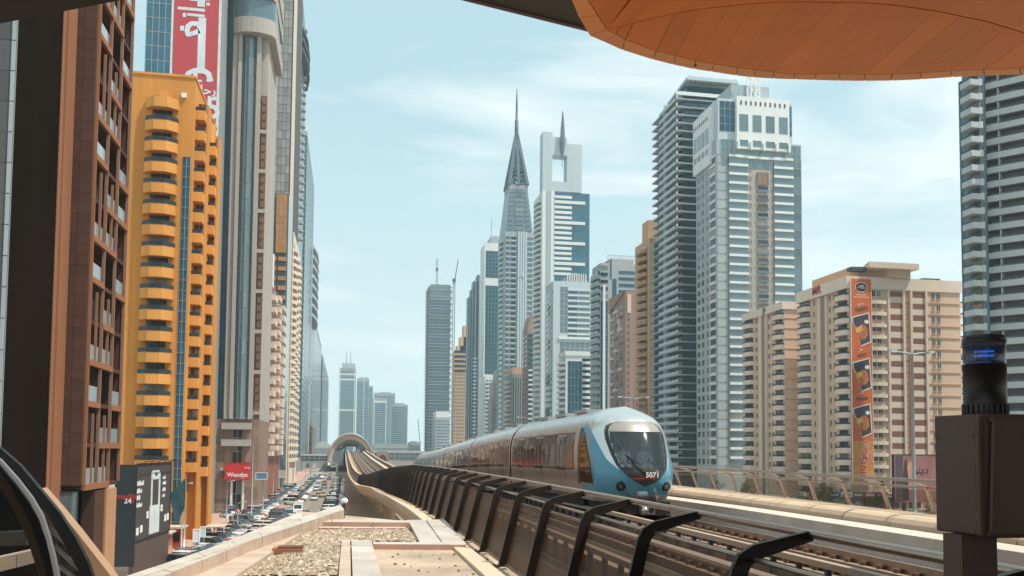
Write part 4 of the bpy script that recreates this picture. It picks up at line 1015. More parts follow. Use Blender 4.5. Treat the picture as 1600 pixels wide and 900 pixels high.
for pa, pb, o_ in ((354.5,362,.7),(363,369,1.1),(392,399,1.0)): B.put('pilaster', ('box', round(B.u(pb)-B.u(pa),2), 112-zp, .8), B.Fc, B.u(pa), zp, [W_BEIGE], o_-.4)
for z in fl(zp+2, 110, 9.5): B.put('pilaster_joint', ('box', round(B.u(369)-B.u(355),2), .25, .2), B.Fc, B.u(355), z, [FRB], .85)
# rounded crown
P = [(B.u(352)+(B.W+1.5-B.u(352))*(.5-.5*math.cos(math.pi*i/12)), -3.2*math.sin(math.pi*i/12)**.8) for i in range(13)]
for z, h, g in ((104,3.4,0),(112,2.6,.4),(117,4.2,.0)): B.mb('crown', W_BEIGE).prism([(x,y-g) for x,y in P]+[(P[-1][0],20),(P[0][0],20)], z, z+h)
B.mb('crown_glass', G_SKY).prism([(x*.98+.2,y*.85) for x,y in P]+[(P[-1][0]-.4,19),(P[0][0]+.3,19)], 107.4, 112)
# ornate brown strip at the right corner
ua = B.u(399.5); B.mb('ornate_strip', W_ORNATE).box(ua, B.W-.05, -.35, -.01, zp, B.z(405,150))
for z in fl(zp+1, B.z(405,150), 8.8):
    B.put('strip_bracket', ('box', round(B.W-ua+.2,2), .8, .35), B.Fc, ua-.1, z, [W_BEIGE], .4)
    for k in range(4): B.put('strip_ornament', ('box', round((B.W-ua)*.6,2), 1.2, .25), B.Fc, ua+(B.W-ua)*.2, z+1.3+k*1.8, [W_ORNATE], .36)
# podium openings and stone panels
for z in fl(.3, zp-2, 2.6):
    for i in range(7):
        u = .1+i*B.W/7
        if 3.0 < u < 6.4: continue
        B.put('stone_panel', ('box', round(B.W/7-.06,2), 2.54, .08), B.Fc, u, z, [wall('stone_panel', (.30,.20,.155), .2, .5, rnd=.22)], .6)
grid_panes(B, B.Fc, B.u(364,700), B.u(379,700), 1, zp-1, 2, 6, [G_DARK, FRG], 'entrance_glass', .62)
B.put('portal_jamb', ('box', .45, 9, .5), B.Fc, B.u(361,760), 0, [WHITE], .7); B.put('portal_jamb', ('box', .45, 9, .5), B.Fc, B.u(379,760), 0, [WHITE], .7); B.put('portal_head', ('box', round(B.u(386)-B.u(352),2), .5, 1.1), B.Fc, B.u(352), 9.0, [W_BEIGE], .7)
for pz in (671, 697): B.put('balcony_ledge', ('box', round(B.u(398)-B.u(352),2), 1.4, 1.0), B.Fc, B.u(352), B.z(370,pz), [W_BEIGE], .6)
B.done()
# red restaurant sign on its front
Ys = Y4-2.0; xa, xb, za, zb = at(351,735,Ys).x, at(391,735,Ys).x, at(370,749,Ys).z, at(370,724,Ys).z
sg = thing('restaurant_sign', 'red restaurant sign with white script lettering above the street door', 'sign', (xa, Ys, za))
b = MB(); b.box(0, xb-xa, 0, .6, 0, zb-za); b.build('sign_board', mat('sign_red', (.58,.025,.03), .45), sg)
b = MB(); b.box(-.12,xb-xa+.12,-.05,.65,zb-za,zb-za+.15); b.box(-.12,xb-xa+.12,-.05,.65,-.15,0); b.build('sign_frame', mat('sign_frame', (.35,.03,.03), .5), sg)
o = text('Wendys', WHITE, 1.25, sg, ((xb-xa)*.5, -.05, (zb-za)*.27), (R(90),0,0), .02, .03)
o = text('\uFEB0\uFEF3\uFEAA\uFEE8\uFEF3\uFEED', WHITE, .5, sg, ((xb-xa)*.88, -.05, (zb-za)*.75), (R(90),0,0), .02, .02)

# red-brown flats with tiny balconies, bronze oriels above
Y5 = 233.; x0, x1 = span(404, 420, Y5, 560)
B = Building('red_brown_flats', 'red-brown apartment block with stacks of small pale balconies', 'apartment block', x0, x1, Y5, y_of(440,560,x1)-Y5, at(412,440,Y5).z, W_RED)
B.body(); ug = B.u(409,560); grid_panes(B, B.Fc, .05, ug, 1, B.H-8, 1, 16, [G_SKY, FRG])
B.put('corner_trim', ('box', .3, round(B.H,2), .2), B.Fc, ug+.05, 0, [FRW])
for z in fl(12, B.H-3, 3.05):
    B.put('balcony', ('bal', 1.0, .9, 1.1, 0), B.Fc, B.W-1.05, z, [W_PINK, FRD])
    for i in range(5):
        u = 1+i*(B.D-2)/5
        B.put('side_balcony', ('bal', round((B.D-4)/6,2), 1.3+.5*(i % 2), 1.1, 0), B.Ec, u, z+(i % 2)*1.4, [W_CREAM2 if i != 2 else W_PINK, FRD]); B.put('side_window', ('win', round((B.D-4)/7,2), 1.5), B.Ec, u+.3, z+1.1+(i % 2)*1.4, [G_DARK, FRC])
for k, (h, dd) in enumerate(((3.5,6),(6,4),(1.5,9))): B.mb('roof_block', W_RED).box(.5+k*.6, B.W-.3, 3+k*8, 3+k*8+dd, B.H, B.H+h)
b = MB(); n = 10; b.prism([(B.W-1+1.1*math.cos(6.283*i/n), 9+1.1*math.sin(6.283*i/n)) for i in range(n)], B.H, B.H+9); b.build('white_cowl', FRW, B.root)
B.done()
Y6 = 292.; x0, x1 = span(403, 450, Y6, 380)
B = Building('bronze_bay_building', 'grey glass block with tall bronze panelled bays behind the red-brown flats', 'building', x0, x1, Y6, 14, at(430,302,Y6).z, G_GREY)
B.body()
for pa, pb, ta, tb in ((411,424,347,396),(432,448,305,396)):
    ua, uc = B.u(pa,350), B.u(pb,350); z0, z1 = B.z(pa,tb), B.z(pa,ta); B.mb('bay', W_BRONZE).box(ua, uc, -1.5, -.01, z0, z1)
    nz = int((z1-z0)/2.2)
    for j in range(nz):
        for i in range(3): B.put('bronze_panel', ('box', round((uc-ua)/3-.05,2), round((z1-z0)/nz-.08,2), .1), (0,-1.5,0), ua+i*(uc-ua)/3+.02, z0+j*(z1-z0)/nz+.04, [W_BRONZE])
for z in fl(30, B.z(430,400), 3.1):
    for pa, pb in ((408,418),(421,432),(435,447)): B.put('balcony', ('bal', round(B.u(pb,420)-B.u(pa,420),2), 1.5, 1.1, 0), B.Fc, B.u(pa,420), z, [W_BRONZE if pa > 420 else W_PINK, FRD])
B.done()
# grey tower with slatted left side
Y7 = 335.; x0, x1 = span(403, 461, Y7, 200)
B = Building('grey_panel_tower', 'tall weathered grey panelled tower with a slatted dark strip down its left side', 'tower', x0, x1, Y7, 34, 196, W_SLATE)
B.body(); ua, uc = B.u(405,200), B.u(422,200); ue2 = B.u(454,200)
for z in fl(92, 195, 3.25):
    for i in range(5): B.put('wall_panel', ('box', round((ue2-uc)/5-.14,2), 3.08, .12), B.Fc, uc+i*(ue2-uc)/5, z, [wall('weathered_panel', (.27,.28,.265), .45, .2, rnd=.2)])
for j, z in enumerate(fl(96, 195, 3.25)):
    B.put('recess_glass', ('pane', round((uc-ua)*.75,2), 2.6), B.Fc, ua, z, [G_DARK, FRD])
    if j % 2: B.put('slat', ('box', round(uc-ua,2), .9, .9), B.Fc, ua-.2, z+2.2, [FRW])
B.put('light_edge', ('box', 1.2, 196, .4), B.Fc, B.W-1.3, 0, [W_CREAM2])
B.done()
# cream flats with stacked loggias
Y8 = 337.; xs = -20.2; x0 = at(443,560,Y8).x
B = Building('cream_flats', 'slim cream apartment block with one dark window per floor and curved corner balconies', 'apartment block', x0, xs, Y8, y_of(466,560,xs)-Y8, at(455,362,Y8).z, W_CREAM2)
B.body(); 
for j, z in enumerate(fl(9, B.H-6, 2.78)):
    B.put('window', ('win', round(B.W*.42,2), 1.4), B.Fc, B.W*.34, z+1.0, [G_DARK, FRC]); B.put('balcony', ('bay', round(B.W*.62,2), .9, .9, 0), B.Fc, B.W*.25, z-.05, [W_CREAM2, FRD])
    for i in range(3): B.put('side_balcony', ('bay', round(B.D/4,2), 1.2, 1.0, 0), B.Ec, 1+i*B.D/3, z, [W_CREAM2, FRD]); B.put('side_window', ('win', round(B.D/5,2), 1.3), B.Ec, 1.5+i*B.D/3, z+1.1, [G_DARK, FRC])
B.put('roof_window', ('pane', round(B.W*.7,2), 4.2), B.Fc, B.W*.15, B.H-5.5, [G_DARK, FRC]); B.mb('roof_block', W_PINK).box(.5, B.W-.5, 1, 10, B.H, B.H+4)
B.done()
# blue towers beyond
def glass_tower(name, label, pl, pr, Y, ytop, ps, g, fr, cat='tower', nf=3.6, nu=4, pyr=450, wallm=None, H=None, side='E', tops=()):
    x0, x1 = span(pl, pr, Y, pyr)
    d = (y_of(ps, pyr, x1)-Y) if side == 'E' and ps else (y_of(ps, pyr, x0)-Y if ps else 24)
    B = Building(name, label, cat, x0, x1, Y, max(8, d), H or at((pl+pr)/2, ytop, Y).z, wallm or W_GREY); B.body()
    z0 = 8; nz = int((B.H-z0-2)/nf)
    for j in range(nz):
        z = z0+j*nf
        for i in range(nu): B.put('pane', ('pane', round(B.W/nu,2), round(nf-.35,2)), B.Fc, i*B.W/nu, z, [g, fr])
        S_ = B.Ec if side == 'E' else B.Wc
        for i in range(4): B.put('side_pane', ('pane', round(B.D/4,2), round(nf-.35,2)), S_, i*B.D/4, z, [g, fr])
    return B
B = glass_tower('blue_glass_tower', 'tall blue glass tower with curved balcony tips beside the grey panelled tower', 458, 466, 431, 0, 476, G_BLUE, FRW, nu=2, pyr=200, H=236)
for z in fl(120, 232, 4.2): B.put('balcony_tip', ('bay', 5.0, 1.6, .9, 0), B.Ec, B.D*.55, z, [FRG, FRD])
for z in fl(40, 150, 6): B.put('dark_opening', ('box', 2.6, 2.2, .12), B.Ec, B.D*.72, z, [G_DARK])
for z in (206, 211, 216): B.put('crown_ring', ('bay', round(B.D*.9,2), 3, 1.4, 0), B.Ec, B.D*.05, z, [DARKGREY, FRD])
B.done()
B = glass_tower('dark_blue_tower', 'dark blue glass slab tower with a pale vertical edge', 470, 476, 535, 205, 488, G_TEAL, FRG, nu=2, pyr=400)
B.put('pale_edge', ('box', 1.0, round(B.H,1), .5), B.Ec, B.D-1.5, 0, [FRW]); B.mb('roof_screen', FRW).box(1, B.W-.5, 5, B.D-5, B.H, B.H+6); B.done()
B = glass_tower('spiked_tower', 'slim grey-blue tower with curled balconies and a thin roof mast', 476, 484, 640, 375, 492, G_GREY, FRG, nu=2, pyr=500)
for z in fl(B.H-52, B.H, 7): B.put('curled_balcony', ('bay', round(B.D*.8,1), 3.5, 2.0, 0), B.Ec, B.D*.1, z, [W_LGREY, FRD])
B.mb('mast', FRG).prism([(B.W/2+.5*math.cos(t), 8+.5*math.sin(t)) for t in (0,1.57,3.14,4.71)], B.H, B.H+26); B.done()
B = glass_tower('blue_slab_tower', 'pale blue tower with a slanted roof frame left of the far station', 482, 490, 760, 498, 501, G_BLUE, FRW, nu=2, pyr=600)
B.mb('roof_frame', FRG).box(0, B.W, 2, 4, B.H, B.H+14); B.done()
B = glass_tower('hazy_slab_tower', 'hazy blue-grey slab tower with a small square hole near its top', 496, 503, 1010, 554, 513, G_TEAL, FRG, nu=2, pyr=620)
B.put('roof_hole', ('box', 4, 5, .3), B.Ec, B.D-9, B.H-9, [FRW]); B.done()
B = glass_tower('low_brown_office', 'low brown-grey office block beside the left footbridge', 484, 488, 660, 660, 494, G_BROWN, W_PINK, nu=2, pyr=680); B.done()
B = Building('station_annex', 'small white curved-roof station annex left of the far station', 'building', at(494,690,620).x, at(516,690,620).x, 620, 20, at(505,700,620).z, W_LGREY); B.body()
n = 10; b = MB(); b.slab([(B.W/2-B.W*.55*math.cos(math.pi*i/n), 0, B.H+4.5*math.sin(math.pi*i/n)) for i in range(n+1)], (0,20,0)); b.build('roof', FRW, B.root); B.done()

# ================================================================== hazy skyline in the middle
def far_tower(name, label, pl, pr, Y, ytop, g, cap=None, mast=(), bands=(), fins=(), wm=None, D=40):
    x0, x1 = span(pl, pr, Y, 650); B = Building(name, label, 'tower', x0, x1, Y, D, at((pl+pr)/2, ytop, Y).z, wm or W_GREY); B.body()
    nz = int((B.H-6)/4); 
    for j in range(nz): B.put('window_band', ('box', round(B.W*.92,2), 2.6, .25), B.Fc, B.W*.04, 4+j*4, [g])
    for j in range(nz): B.put('side_band', ('box', round(D*.92,2), 2.6, .25), B.Wc if pl > 540 else B.Ec, D*.04, 4+j*4, [g])
    for f in fins: B.put('fin', ('box', round(B.W*.05,2), round(B.H,1), .9), B.Fc, B.W*f, 0, [FRW])
    for y in bands: B.put('light_band', ('box', round(B.W*.98,2), 3.5, .6), B.Fc, B.W*.01, at(pl,y,Y).z, [FRW])
    if cap:
        for (a, c, yt) in cap: B.mb('crown', W_LGREY).box(B.W*a, B.W*c, D*.1, D*.9, B.H, at(pl,yt,Y).z)
    for f, yt in mast: z = at(pl,yt,Y).z; xm = B.W*f; b = MB(); b.tube([(xm,D*.3,B.H),(xm,D*.3,(B.H+z)/2),(xm,D*.3,z)], [2.2,1.0,.4], 6); b.build('mast', W_GREY, B.root)
    return B.done()
far_tower('twin_spire_tower', 'hazy blue tower with two thin spires above the far station', 529, 555, 1900, 575, G_BLUE, [(.15,.95,567)], ((.42,546),(.66,549)), (586,594,642), (.02,.9))
far_tower('hazy_tower', 'hazy blue tower with a flat overhanging cap right of the twin spires', 557, 576, 1820, 592, G_BLUE, [(.1,.95,589)], (), (), (.55,))
far_tower('hazy_tower', 'narrow hazy tower tucked between the capped tower and the framed block', 572, 582, 2050, 603, G_BLUE)
far_tower('framed_tower', 'wide hazy blue block with bright vertical edges behind the station', 583, 604, 1700, 622, G_BLUE, None, (), (629,), (.05,.92))
far_tower('hazy_tower', 'hazy block peeking over the wide framed block', 584, 617, 2150, 614, G_BLUE, [(.3,.8,612)])
far_tower('hazy_tower', 'rightmost hazy blue block of the far skyline with a stepped top', 611, 637, 1750, 632, G_BLUE, [(.2,.8,629)])
far_tower('low_hazy_building', 'low pale hazy building at the foot of the far skyline', 585, 640, 1500, 694, G_SKY, None)
far_tower('low_hazy_building', 'small squat hazy building left of the construction tower', 641, 658, 1300, 691, G_GREY, [(.2,.7,689)])

# ================================================================== right-hand row, far to near
def right_box(name, label, pl, pr, Y, ytop, ps, m, cat='tower', pyr=500):
    x0, x1 = span(pl, pr, Y, pyr); D = y_of(ps, pyr, x0)-Y if ps else 25
    return Building(name, label, cat, x0, x1, Y, max(8, D), at((pl+pr)/2, ytop, Y).z, m)
# tower under construction, with its two cranes
B = right_box('construction_tower', 'dark unfinished tower with rough floor edges and two cranes on its roof', 671, 706, 1180, 446, 666, W_GREY); B.body(0,B.W-2,0,B.D,0,B.H, m=mat('raw_concrete', (.12,.15,.16), .9))
for j, z in enumerate(fl(10, B.H, 4.2)):
    B.put('floor_slab', ('box', round(B.W+.6,1), .8, 1.4+1.2*(j % 3 == 0)), B.Fc, -.6, z, [W_GREY]); B.put('side_slab', ('box', round(B.D,1), .8, 1.6), B.Wc, 0, z, [W_GREY])
    B.put('infill_glass', ('box', round(B.W-4,1), 3.0, .3), B.Fc, 1.2, z+.9, [G_TEAL if j < 48 else G_GREY])
for z in fl(12, B.H-4, 8.4): B.put('edge_bracket', ('box', 2.4, 1.2, 3.0), B.Fc, B.W-2.6, z, [DARKGREY])
top = B.H; bx, by = B.root.location.x, B.root.location.y; W1 = B.W; B.done()
def crane(px, yb_, yt, Y, label, jib=None, zbase=0.):
    p = at(px, yt, Y); t = thing('tower_crane', label, 'crane', (p.x, Y, zbase)); H = p.z-zbase; b = MB()
    for dx, dy in ((-1,-1),(1,-1),(1,1),(-1,1)): b.bar((dx,dy,0),(dx,dy,H),.4)
    for k in range(int(H/3)): b.bar((-1,-1,3*k),(1,-1,3*k+3),.25); b.bar((-1,1,3*k+3),(-1,-1,3*k),.25)
    b.build('mast', DARKGREY, t)
    if jib: b = MB(); b.bar((0,0,jib[0]),(jib[1],0,jib[2]),1.1); b.bar((0,0,jib[0]),(-jib[1]*.25,0,jib[0]-2),1.6); b.build('jib', DARKGREY, t)
    b = MB(); b.box(-1.6,1.6,-2,2,H*.55,H*.55+4); b.build('cab', DARKGREY, t)
    return t
t = crane(683, 446, 404, 1188, 'slim crane mast on the roof of the unfinished tower', None, top)
t2 = thing('tower_crane', 'climbing crane with raised jib at the right edge of the unfinished tower', 'crane', (at(707.5,600,1178).x, 1178, 0))
b = MB(); H = at(707,440,1178).z
for dx, dy in ((-1.2,-1.2),(1.2,-1.2),(1.2,1.2),(-1.2,1.2)): b.bar((dx,dy,0),(dx,dy,H),.5)
for k in range(int(H/3.5)): b.bar((-1.2,-1.2,3.5*k),(1.2,-1.2,3.5*k+3.5),.35)
b.build('mast', DARKGREY, t2); b = MB(); zj = at(708,444,1178).z; q = at(716,406,1178); b.bar((0,0,zj),(q.x-t2.location.x,0,q.z),1.2); b.build('jib', DARKGREY, t2); b = MB(); b.box(-2.2,2.2,-2,2,H,H+4); b.build('cab', DARKGREY, t2)
t3 = thing('tower_crane', 'tiny hazy crane with slanted jib left of the unfinished tower', 'crane', (at(656,690,1500).x, 1500, 0)); b = MB(); q = at(656,690,1500); b.bar((0,0,0),(0,0,q.z),1.6); b.build('mast', W_GREY, t3)
b = MB(); q2 = at(653,655,1500); b.bar((0,0,q.z),(q2.x-q.x,0,q2.z),1.5); b.build('jib', W_GREY, t3)
B = right_box('pale_grey_office', 'pale grey low office block at the foot of the unfinished tower', 680, 703, 1050, 652, 675, W_LGREY, 'office', 660); B.body(); B.mb('sign_parapet', W_WHITE).box(1,B.W-1,1,B.D-1,B.H,B.H+7)
for z in fl(6, B.H-3, 3.6):
    for i in range(6): B.put('window', ('box', round(B.W/8,2), 1.7, .15), B.Fc, B.W*(.06+i*.155), z, [G_GREY])
B.done()
B = right_box('sand_tower', 'sand-coloured tower with rows of dark square windows and a stepped top', 709, 728, 930, 550, 706, W_PEACH, 'tower', 600); B.body()
for z in fl(6, B.H-24, 3.7):
    for i in range(5): B.put('window', ('box', round(B.W*.11,2), 2.0, .2), B.Fc, B.W*(.05+i*.19), z, [G_DARK])
    B.put('side_window', ('box', round(B.D*.5,2), 2.0, .2), B.Wc, B.D*.2, z, [G_DARK])
for z in fl(B.H-21, B.H, 5): B.put('dark_band', ('box', round(B.W*.96,1), 2.6, .3), B.Fc, B.W*.02, z, [G_DARK])
for a, c, yt in ((.25,1,540),(.5,1,526),(.78,1,508)): B.mb('stepped_top', W_PEACH).box(B.W*a,B.W*c,B.D*.1,B.D*.9,B.H,at(715,yt,930).z)
B.done()
B = right_box('stepped_blue_tower', 'dark slate blue tower stepping up to the right in vertical ribs', 731, 750, 862, 432, 728, G_TEAL, 'tower', 550)
for i, (a, c, yt) in enumerate(((0,.22,464),(.22,.4,452),(.4,.72,439),(.72,1.0,429))):
    B.mb('rib_block', mat('slate_blue', (.10,.155,.185), .5, .2)).box(B.W*a, B.W*c-.2, 1.2*(3-i) if i < 3 else 0, B.D, 0, at(740,yt,862).z)
    for k in range(2): B.put('rib', ('box', .9, round(at(740,yt,862).z,1), .9), B.Fc, B.W*a+k*(c-a)*B.W*.5, 0, [FRG if k else G_TEAL], -.9*(3-i))
for z in fl(8, at(740,560,862).z, 3.6): B.put('balcony', ('bal', round(B.W*.3,1), 1.4, 1.1, 0), B.Fc, B.W*.42, z, [W_LGREY, FRD], .4)
B.done()
B = right_box('white_framed_tower', 'white-framed tower with large dark blue glass panels and a roof mast', 757, 779, 790, 380, 750, W_WHITE, 'tower', 450); B.body()
zA, zM0, zM1, zE = B.z(765,392), B.z(765,441), B.z(765,450), B.z(765,585)
grid_panes(B, B.Fc, B.W*.0, B.W*.97, zM1, zA, 4, 5, [G_BLUE, FRG]) if False else None
ul, ur = B.u(758.5,450), B.W*.98
for z0, z1, n in ((zM1-.0,zA,8),): pass
grid_panes(B, B.Fc, ul, ur, zM0+4, zA, 4, 7, [G_BLUE, FRG]); grid_panes(B, B.Fc, ul, ur, zE, zM0-3, 4, 20, [G_BLUE, FRG])
for z in fl(zE, B.H-6, 4.0): B.put('side_pane', ('box', round(B.D*.25,1), 2.4, .2), B.Wc, B.D*.3, z, [G_GREY])
B.mb('roof_block', W_LGREY).box(B.W*.45,B.W,2,B.D-2,B.H,B.H+7); b = MB(); b.tube([(B.W*.5,4,B.H+7),(B.W*.5,4,B.H+24)], [.6,.2], 6); b.build('mast', FRG, B.root); B.done()
B = right_box('white_terraced_flats', 'white stepped apartment block below the white-framed tower', 757, 776, 770, 588, 753, W_WHITE, 'apartment block', 640); B.body()
for z in fl(6, B.H-3, 3.5):
    for i in range(3): B.put('window', ('box', round(B.W*.2,2), 1.8, .2), B.Fc, B.W*(.1+.3*i), z, [G_GREY]); 
    B.put('balcony', ('bal', round(B.W*.5,1), 1.4, 1.1, 0), B.Fc, B.W*.05, z-.6, [W_WHITE, FRD])
B.done()
B = right_box('terraced_cream_flats', 'cream apartment block with stepped side terraces in front of the spired tower', 768, 790, 735, 578, 762, W_BEIGE, 'apartment block', 640); B.body(B.W*.35); B.body(B.W*.12,B.W*.35,0,B.D,0,B.H*.88); B.body(0,B.W*.12,0,B.D,0,B.H*.7)
for j, z in enumerate(fl(6, B.H-3, 3.5)):
    for i in range(4): B.put('balcony', ('bal', round(B.W*.2,1), 1.5, 1.1, 0), B.Fc, B.W*(.02+.245*i), z, [W_CREAM2 if i % 2 else W_LGREY, FRD]) if not (i == 0 and z > B.H*.65) else None
    B.put('window', ('box', round(B.W*.6,1), 1.6, .2), B.Fc, B.W*.38, z+1.5, [G_DARK])
B.done()
# the spired tower
Y = 690.; B = right_box('spired_tower', 'slender grey-blue tower with a lattice pyramid crown and needle spire', 789, 833, Y, 300, 778, W_LGREY, 'tower', 450)
zS = B.z(810,362); zC = B.z(810,293); B.body(0,B.W,0,B.D,0,zS)
st = 4.3
for j, z in enumerate(fl(8, zS-3, st)):
    for a, c, g in ((.02,.16,G_GREY),(.20,.38,G_DARK),(.78,.97,G_GREY)): B.put('window_band', ('box', round(B.W*(c-a),2), 2.4, .2), B.Fc, B.W*a, z, [g]); B.put('sill_band', ('box', round(B.W*(c-a),2), .9, .5), B.Fc, B.W*a, z-1.1, [W_PALE])
    B.put('side_balcony', ('bay', round(B.D*.5,1), 2.0, 1.2, 0), B.Wc, B.D*.25, z, [W_PALE, FRD]); B.put('side_window', ('box', round(B.D*.4,1), 2.2, .2), B.Wc, B.D*.3, z+1.4, [G_DARK])
for k in range(4): B.put('rib', ('box', 1.5, round(zS-6,1), 1.3), B.Fc, B.W*(.44+.085*k), 6, [W_PALE])
for k in range(3): B.put('glass_strip', ('box', round(B.W*.055,2), round(zS-6,1), .4), B.Fc, B.W*(.475+.085*k), 6, [G_BLUE])
b = MB(); ce = (B.W*.56, -1.6)                                # the A-shaped emblem on the centre ribs
zA0, zA1 = B.z(815,435), B.z(815,424); b.bar((ce[0]-2,ce[1],zA0),(ce[0],ce[1],zA1),.7,.3,0,(0,1,0)); b.bar((ce[0]+2,ce[1],zA0),(ce[0],ce[1],zA1),.7,.3,0,(0,1,0)); b.bar((ce[0]-1.2,ce[1],zA0+1.8),(ce[0]+1.2,ce[1],zA0+1.8),.6,.3,0,(0,1,0)); b.build('emblem', FRW, B.root)
# tapering shoulders
cx, cy = B.W*.5, B.D*.5
def ringb(b, z0, z1, f0, f1): 
    P0 = [(cx+(x-cx)*f0, cy+(y-cy)*f0, z0) for x, y in ((0,0),(B.W,0),(B.W,B.D),(0,B.D))]; P1 = [(cx+(x-cx)*f1, cy+(y-cy)*f1, z1) for x, y in ((0,0),(B.W,0),(B.W,B.D),(0,B.D))]; b.grid([P0,P1],0,False,True); b.face(P1)
b = MB(); ringb(b, zS, zC, .97, .66); b.build('shoulder', W_LGREY, B.root)
nb = 9
for k in range(nb):
    t = (k+.3)/nb; f = .97+(.66-.97)*t; z = zS+(zC-zS)*t; y = cy-cy*f-.3
    B.put('shoulder_glass', ('box', round(B.W*f*.36,1), 3.0, .8), (0,y,0), cx-B.W*f*.18, z, [G_GREY]); B.put('shoulder_glass', ('box', round(B.W*f*.22,1), 2.6, .8), (0,y,0), cx-B.W*f*.46, z, [G_GREY]); B.put('shoulder_glass', ('box', round(B.W*f*.22,1), 2.6, .8), (0,y,0), cx+B.W*f*.24, z, [G_GREY])
b = MB(); ringb(b, zC, zC+4, .68, .66); b.build('crown_base', W_GREY, B.root)
zP = B.z(811,200); zN = B.z(811,176); zTip = B.z(812,126); b = MB(); f0 = .66
rim = [(cx+(x-cx)*f0, cy+(y-cy)*f0) for x, y in ((0,0),(B.W*.5,0),(B.W,0),(B.W,B.D*.5),(B.W,B.D),(B.W*.5,B.D),(0,B.D),(0,B.D*.5))]
zc0 = zC+4
for i, (x, y) in enumerate(rim):
    b.bar((x,y,zc0),(cx+(x-cx)*.07,cy+(y-cy)*.07,zP),2.2)
for k in range(12):
    t = k/12; t2 = (k+1)/12
    for i in range(8):
        a, c = rim[i], rim[(i+1) % 8]; s, s2 = 1-.93*t, 1-.93*t2
        if k < 5 and i in (0,1) and False: continue
        b.bar((cx+(a[0]-cx)*s,cy+(a[1]-cy)*s,zc0+(zP-zc0)*t),(cx+(c[0]-cx)*s2,cy+(c[1]-cy)*s2,zc0+(zP-zc0)*t2),1.1)
        if k in (4,7): b.bar((cx+(a[0]-cx)*s,cy+(a[1]-cy)*s,zc0+(zP-zc0)*t),(cx+(c[0]-cx)*s,cy+(c[1]-cy)*s,zc0+(zP-zc0)*t),1.2)
b.build('lattice_crown', mat('slate_steel', (.045,.085,.11), .5, .3), B.root)
b = MB(); tt = .32; s = 1-.93*tt; z = zc0+(zP-zc0)*tt; s3 = .10
P0 = [(cx+(x-cx)*s*.95, cy+(y-cy)*s*.95, z) for x, y in rim]; P1 = [(cx+(x-cx)*s3, cy+(y-cy)*s3, zP) for x, y in rim]; b.grid([P0,P1],0,False,True); b.build('crown_cone', MATS['slate_steel'], B.root)
b = MB(); b.tube([(cx,cy,zP-2),(cx,cy,zP+1),(cx,cy,zN),(cx,cy,zN+.5),(cx,cy,(zN+zTip)/2),(cx,cy,zTip)], [2.2,1.6,1.5,1.0,.8,.25], 10); b.build('spire', MATS['slate_steel'], B.root)
B.done()
B = right_box('brown_topped_block', 'small grey glass block with a flat brown top before the spired tower', 799, 816, 640, 574, 790, W_GREY, 'building', 630); B.body(z1=B.z(805,584)); B.mb('brown_top', W_PEACH).box(0,B.W,0,B.D,B.z(805,584)+.01,B.H)
for k in range(5): B.put('rib', ('box', round(B.W*.1,2), round(B.H*.9,1), .6), B.Fc, B.W*(.02+.215*k), 0, [FRG]); B.put('glass_strip', ('box', round(B.W*.09,2), round(B.H*.9,1), .3), B.Fc, B.W*(.125+.2*k), 0, [G_TEAL])
for z in fl(5, B.H-8, 3.4): B.put('balcony', ('bal', round(B.D*.7,1), 1.5, 1.1, 0), B.Wc, B.D*.15, z, [W_CREAM2, FRD])
B.done()
B = right_box('brown_slim_tower', 'slim rose-brown tower with dark glass side and mansard top beside the spired tower', 824, 835, 615, 512, 816, W_PINK, 'tower', 600); B.body()
for z in fl(8, B.H-6, 3.4):
    B.put('window', ('box', round(B.D*.25,1), 1.7, .2), B.Wc, B.D*.12, z, [G_DARK]); B.put('window', ('box', round(B.D*.25,1), 1.7, .2), B.Wc, B.D*.6, z, [G_DARK]); B.put('glass_band', ('box', round(B.W*.9,1), 2.6, .3), B.Fc, .2, z, [G_TEAL]); 
    if z < 70: B.put('white_balcony', ('bal', round(B.W*.6,1), 1.3, 1.1, 0), B.Fc, .5, z, [W_WHITE, FRD], .3)
b = MB(); b.slab([(0,0,B.H),(B.W,0,B.H),(B.W,0,at(830,488,615).z),(B.W*.5,0,at(830,492,615).z)], (0,B.D,0)); b.build('mansard', W_PINK, B.root); B.done()
# framed tower with the needle
Y = 560.; B = right_box('needle_frame_tower', 'white tower topped by an open square frame holding a steel needle', 847, 921, Y, 300, 834, W_WHITE, 'tower', 400)
uV0, uV1 = B.u(848,400), B.u(866,400); zR = B.z(890,300); B.body(uV1, B.W, 1.5, B.D, 0, zR); B.body(0, uV1-.01, 0, B.D, 0, zR)
z0f, z1f = zR, B.z(870,207); uF1 = B.u(909,260); zL0, zL1 = B.z(880,292), B.z(880,243)
b = MB(); fd = 9
a0, a1 = B.u(863,260), B.u(886,260); b.box(0, a0, 0, fd, zR, z1f); b.box(a1, uF1, 0, fd, zR, z1f-7); b.box(a0, a1, 0, fd, zL1, z1f-3); b.box(a0, a1, 0, fd, zR, B.z(880,284)); b.build('open_frame', W_PALE, B.root)
nx = B.u(878.5,220); b = MB(); b.tube([(nx,-1,B.z(878,262)),(nx,-1,B.z(878,240)),(nx,-1,B.z(878,225)),(nx,-1,B.z(878,200)),(nx,-1,B.z(878,174))], [.15,.9,1.9,1.3,.2], 12); b.build('needle', mat('needle_steel', (.16,.20,.23), .35, .5), B.root)
uS = B.u(893,400)
B.mb('blue_glass_wall', G_BLUE).box(uV1+.2, B.W+.2, .9, 1.49, B.z(890,440), zR-.5)
for i in range(4):
    for z in fl(B.z(890,440), zR-4, 4.2): B.put('blue_pane', ('pane', round((B.W-uS)/4,2), 4.15), (0,.9,0), uS+i*(B.W-uS)/4, z, [G_BLUE, mat('blue_joint', (.06,.16,.21), .4)])
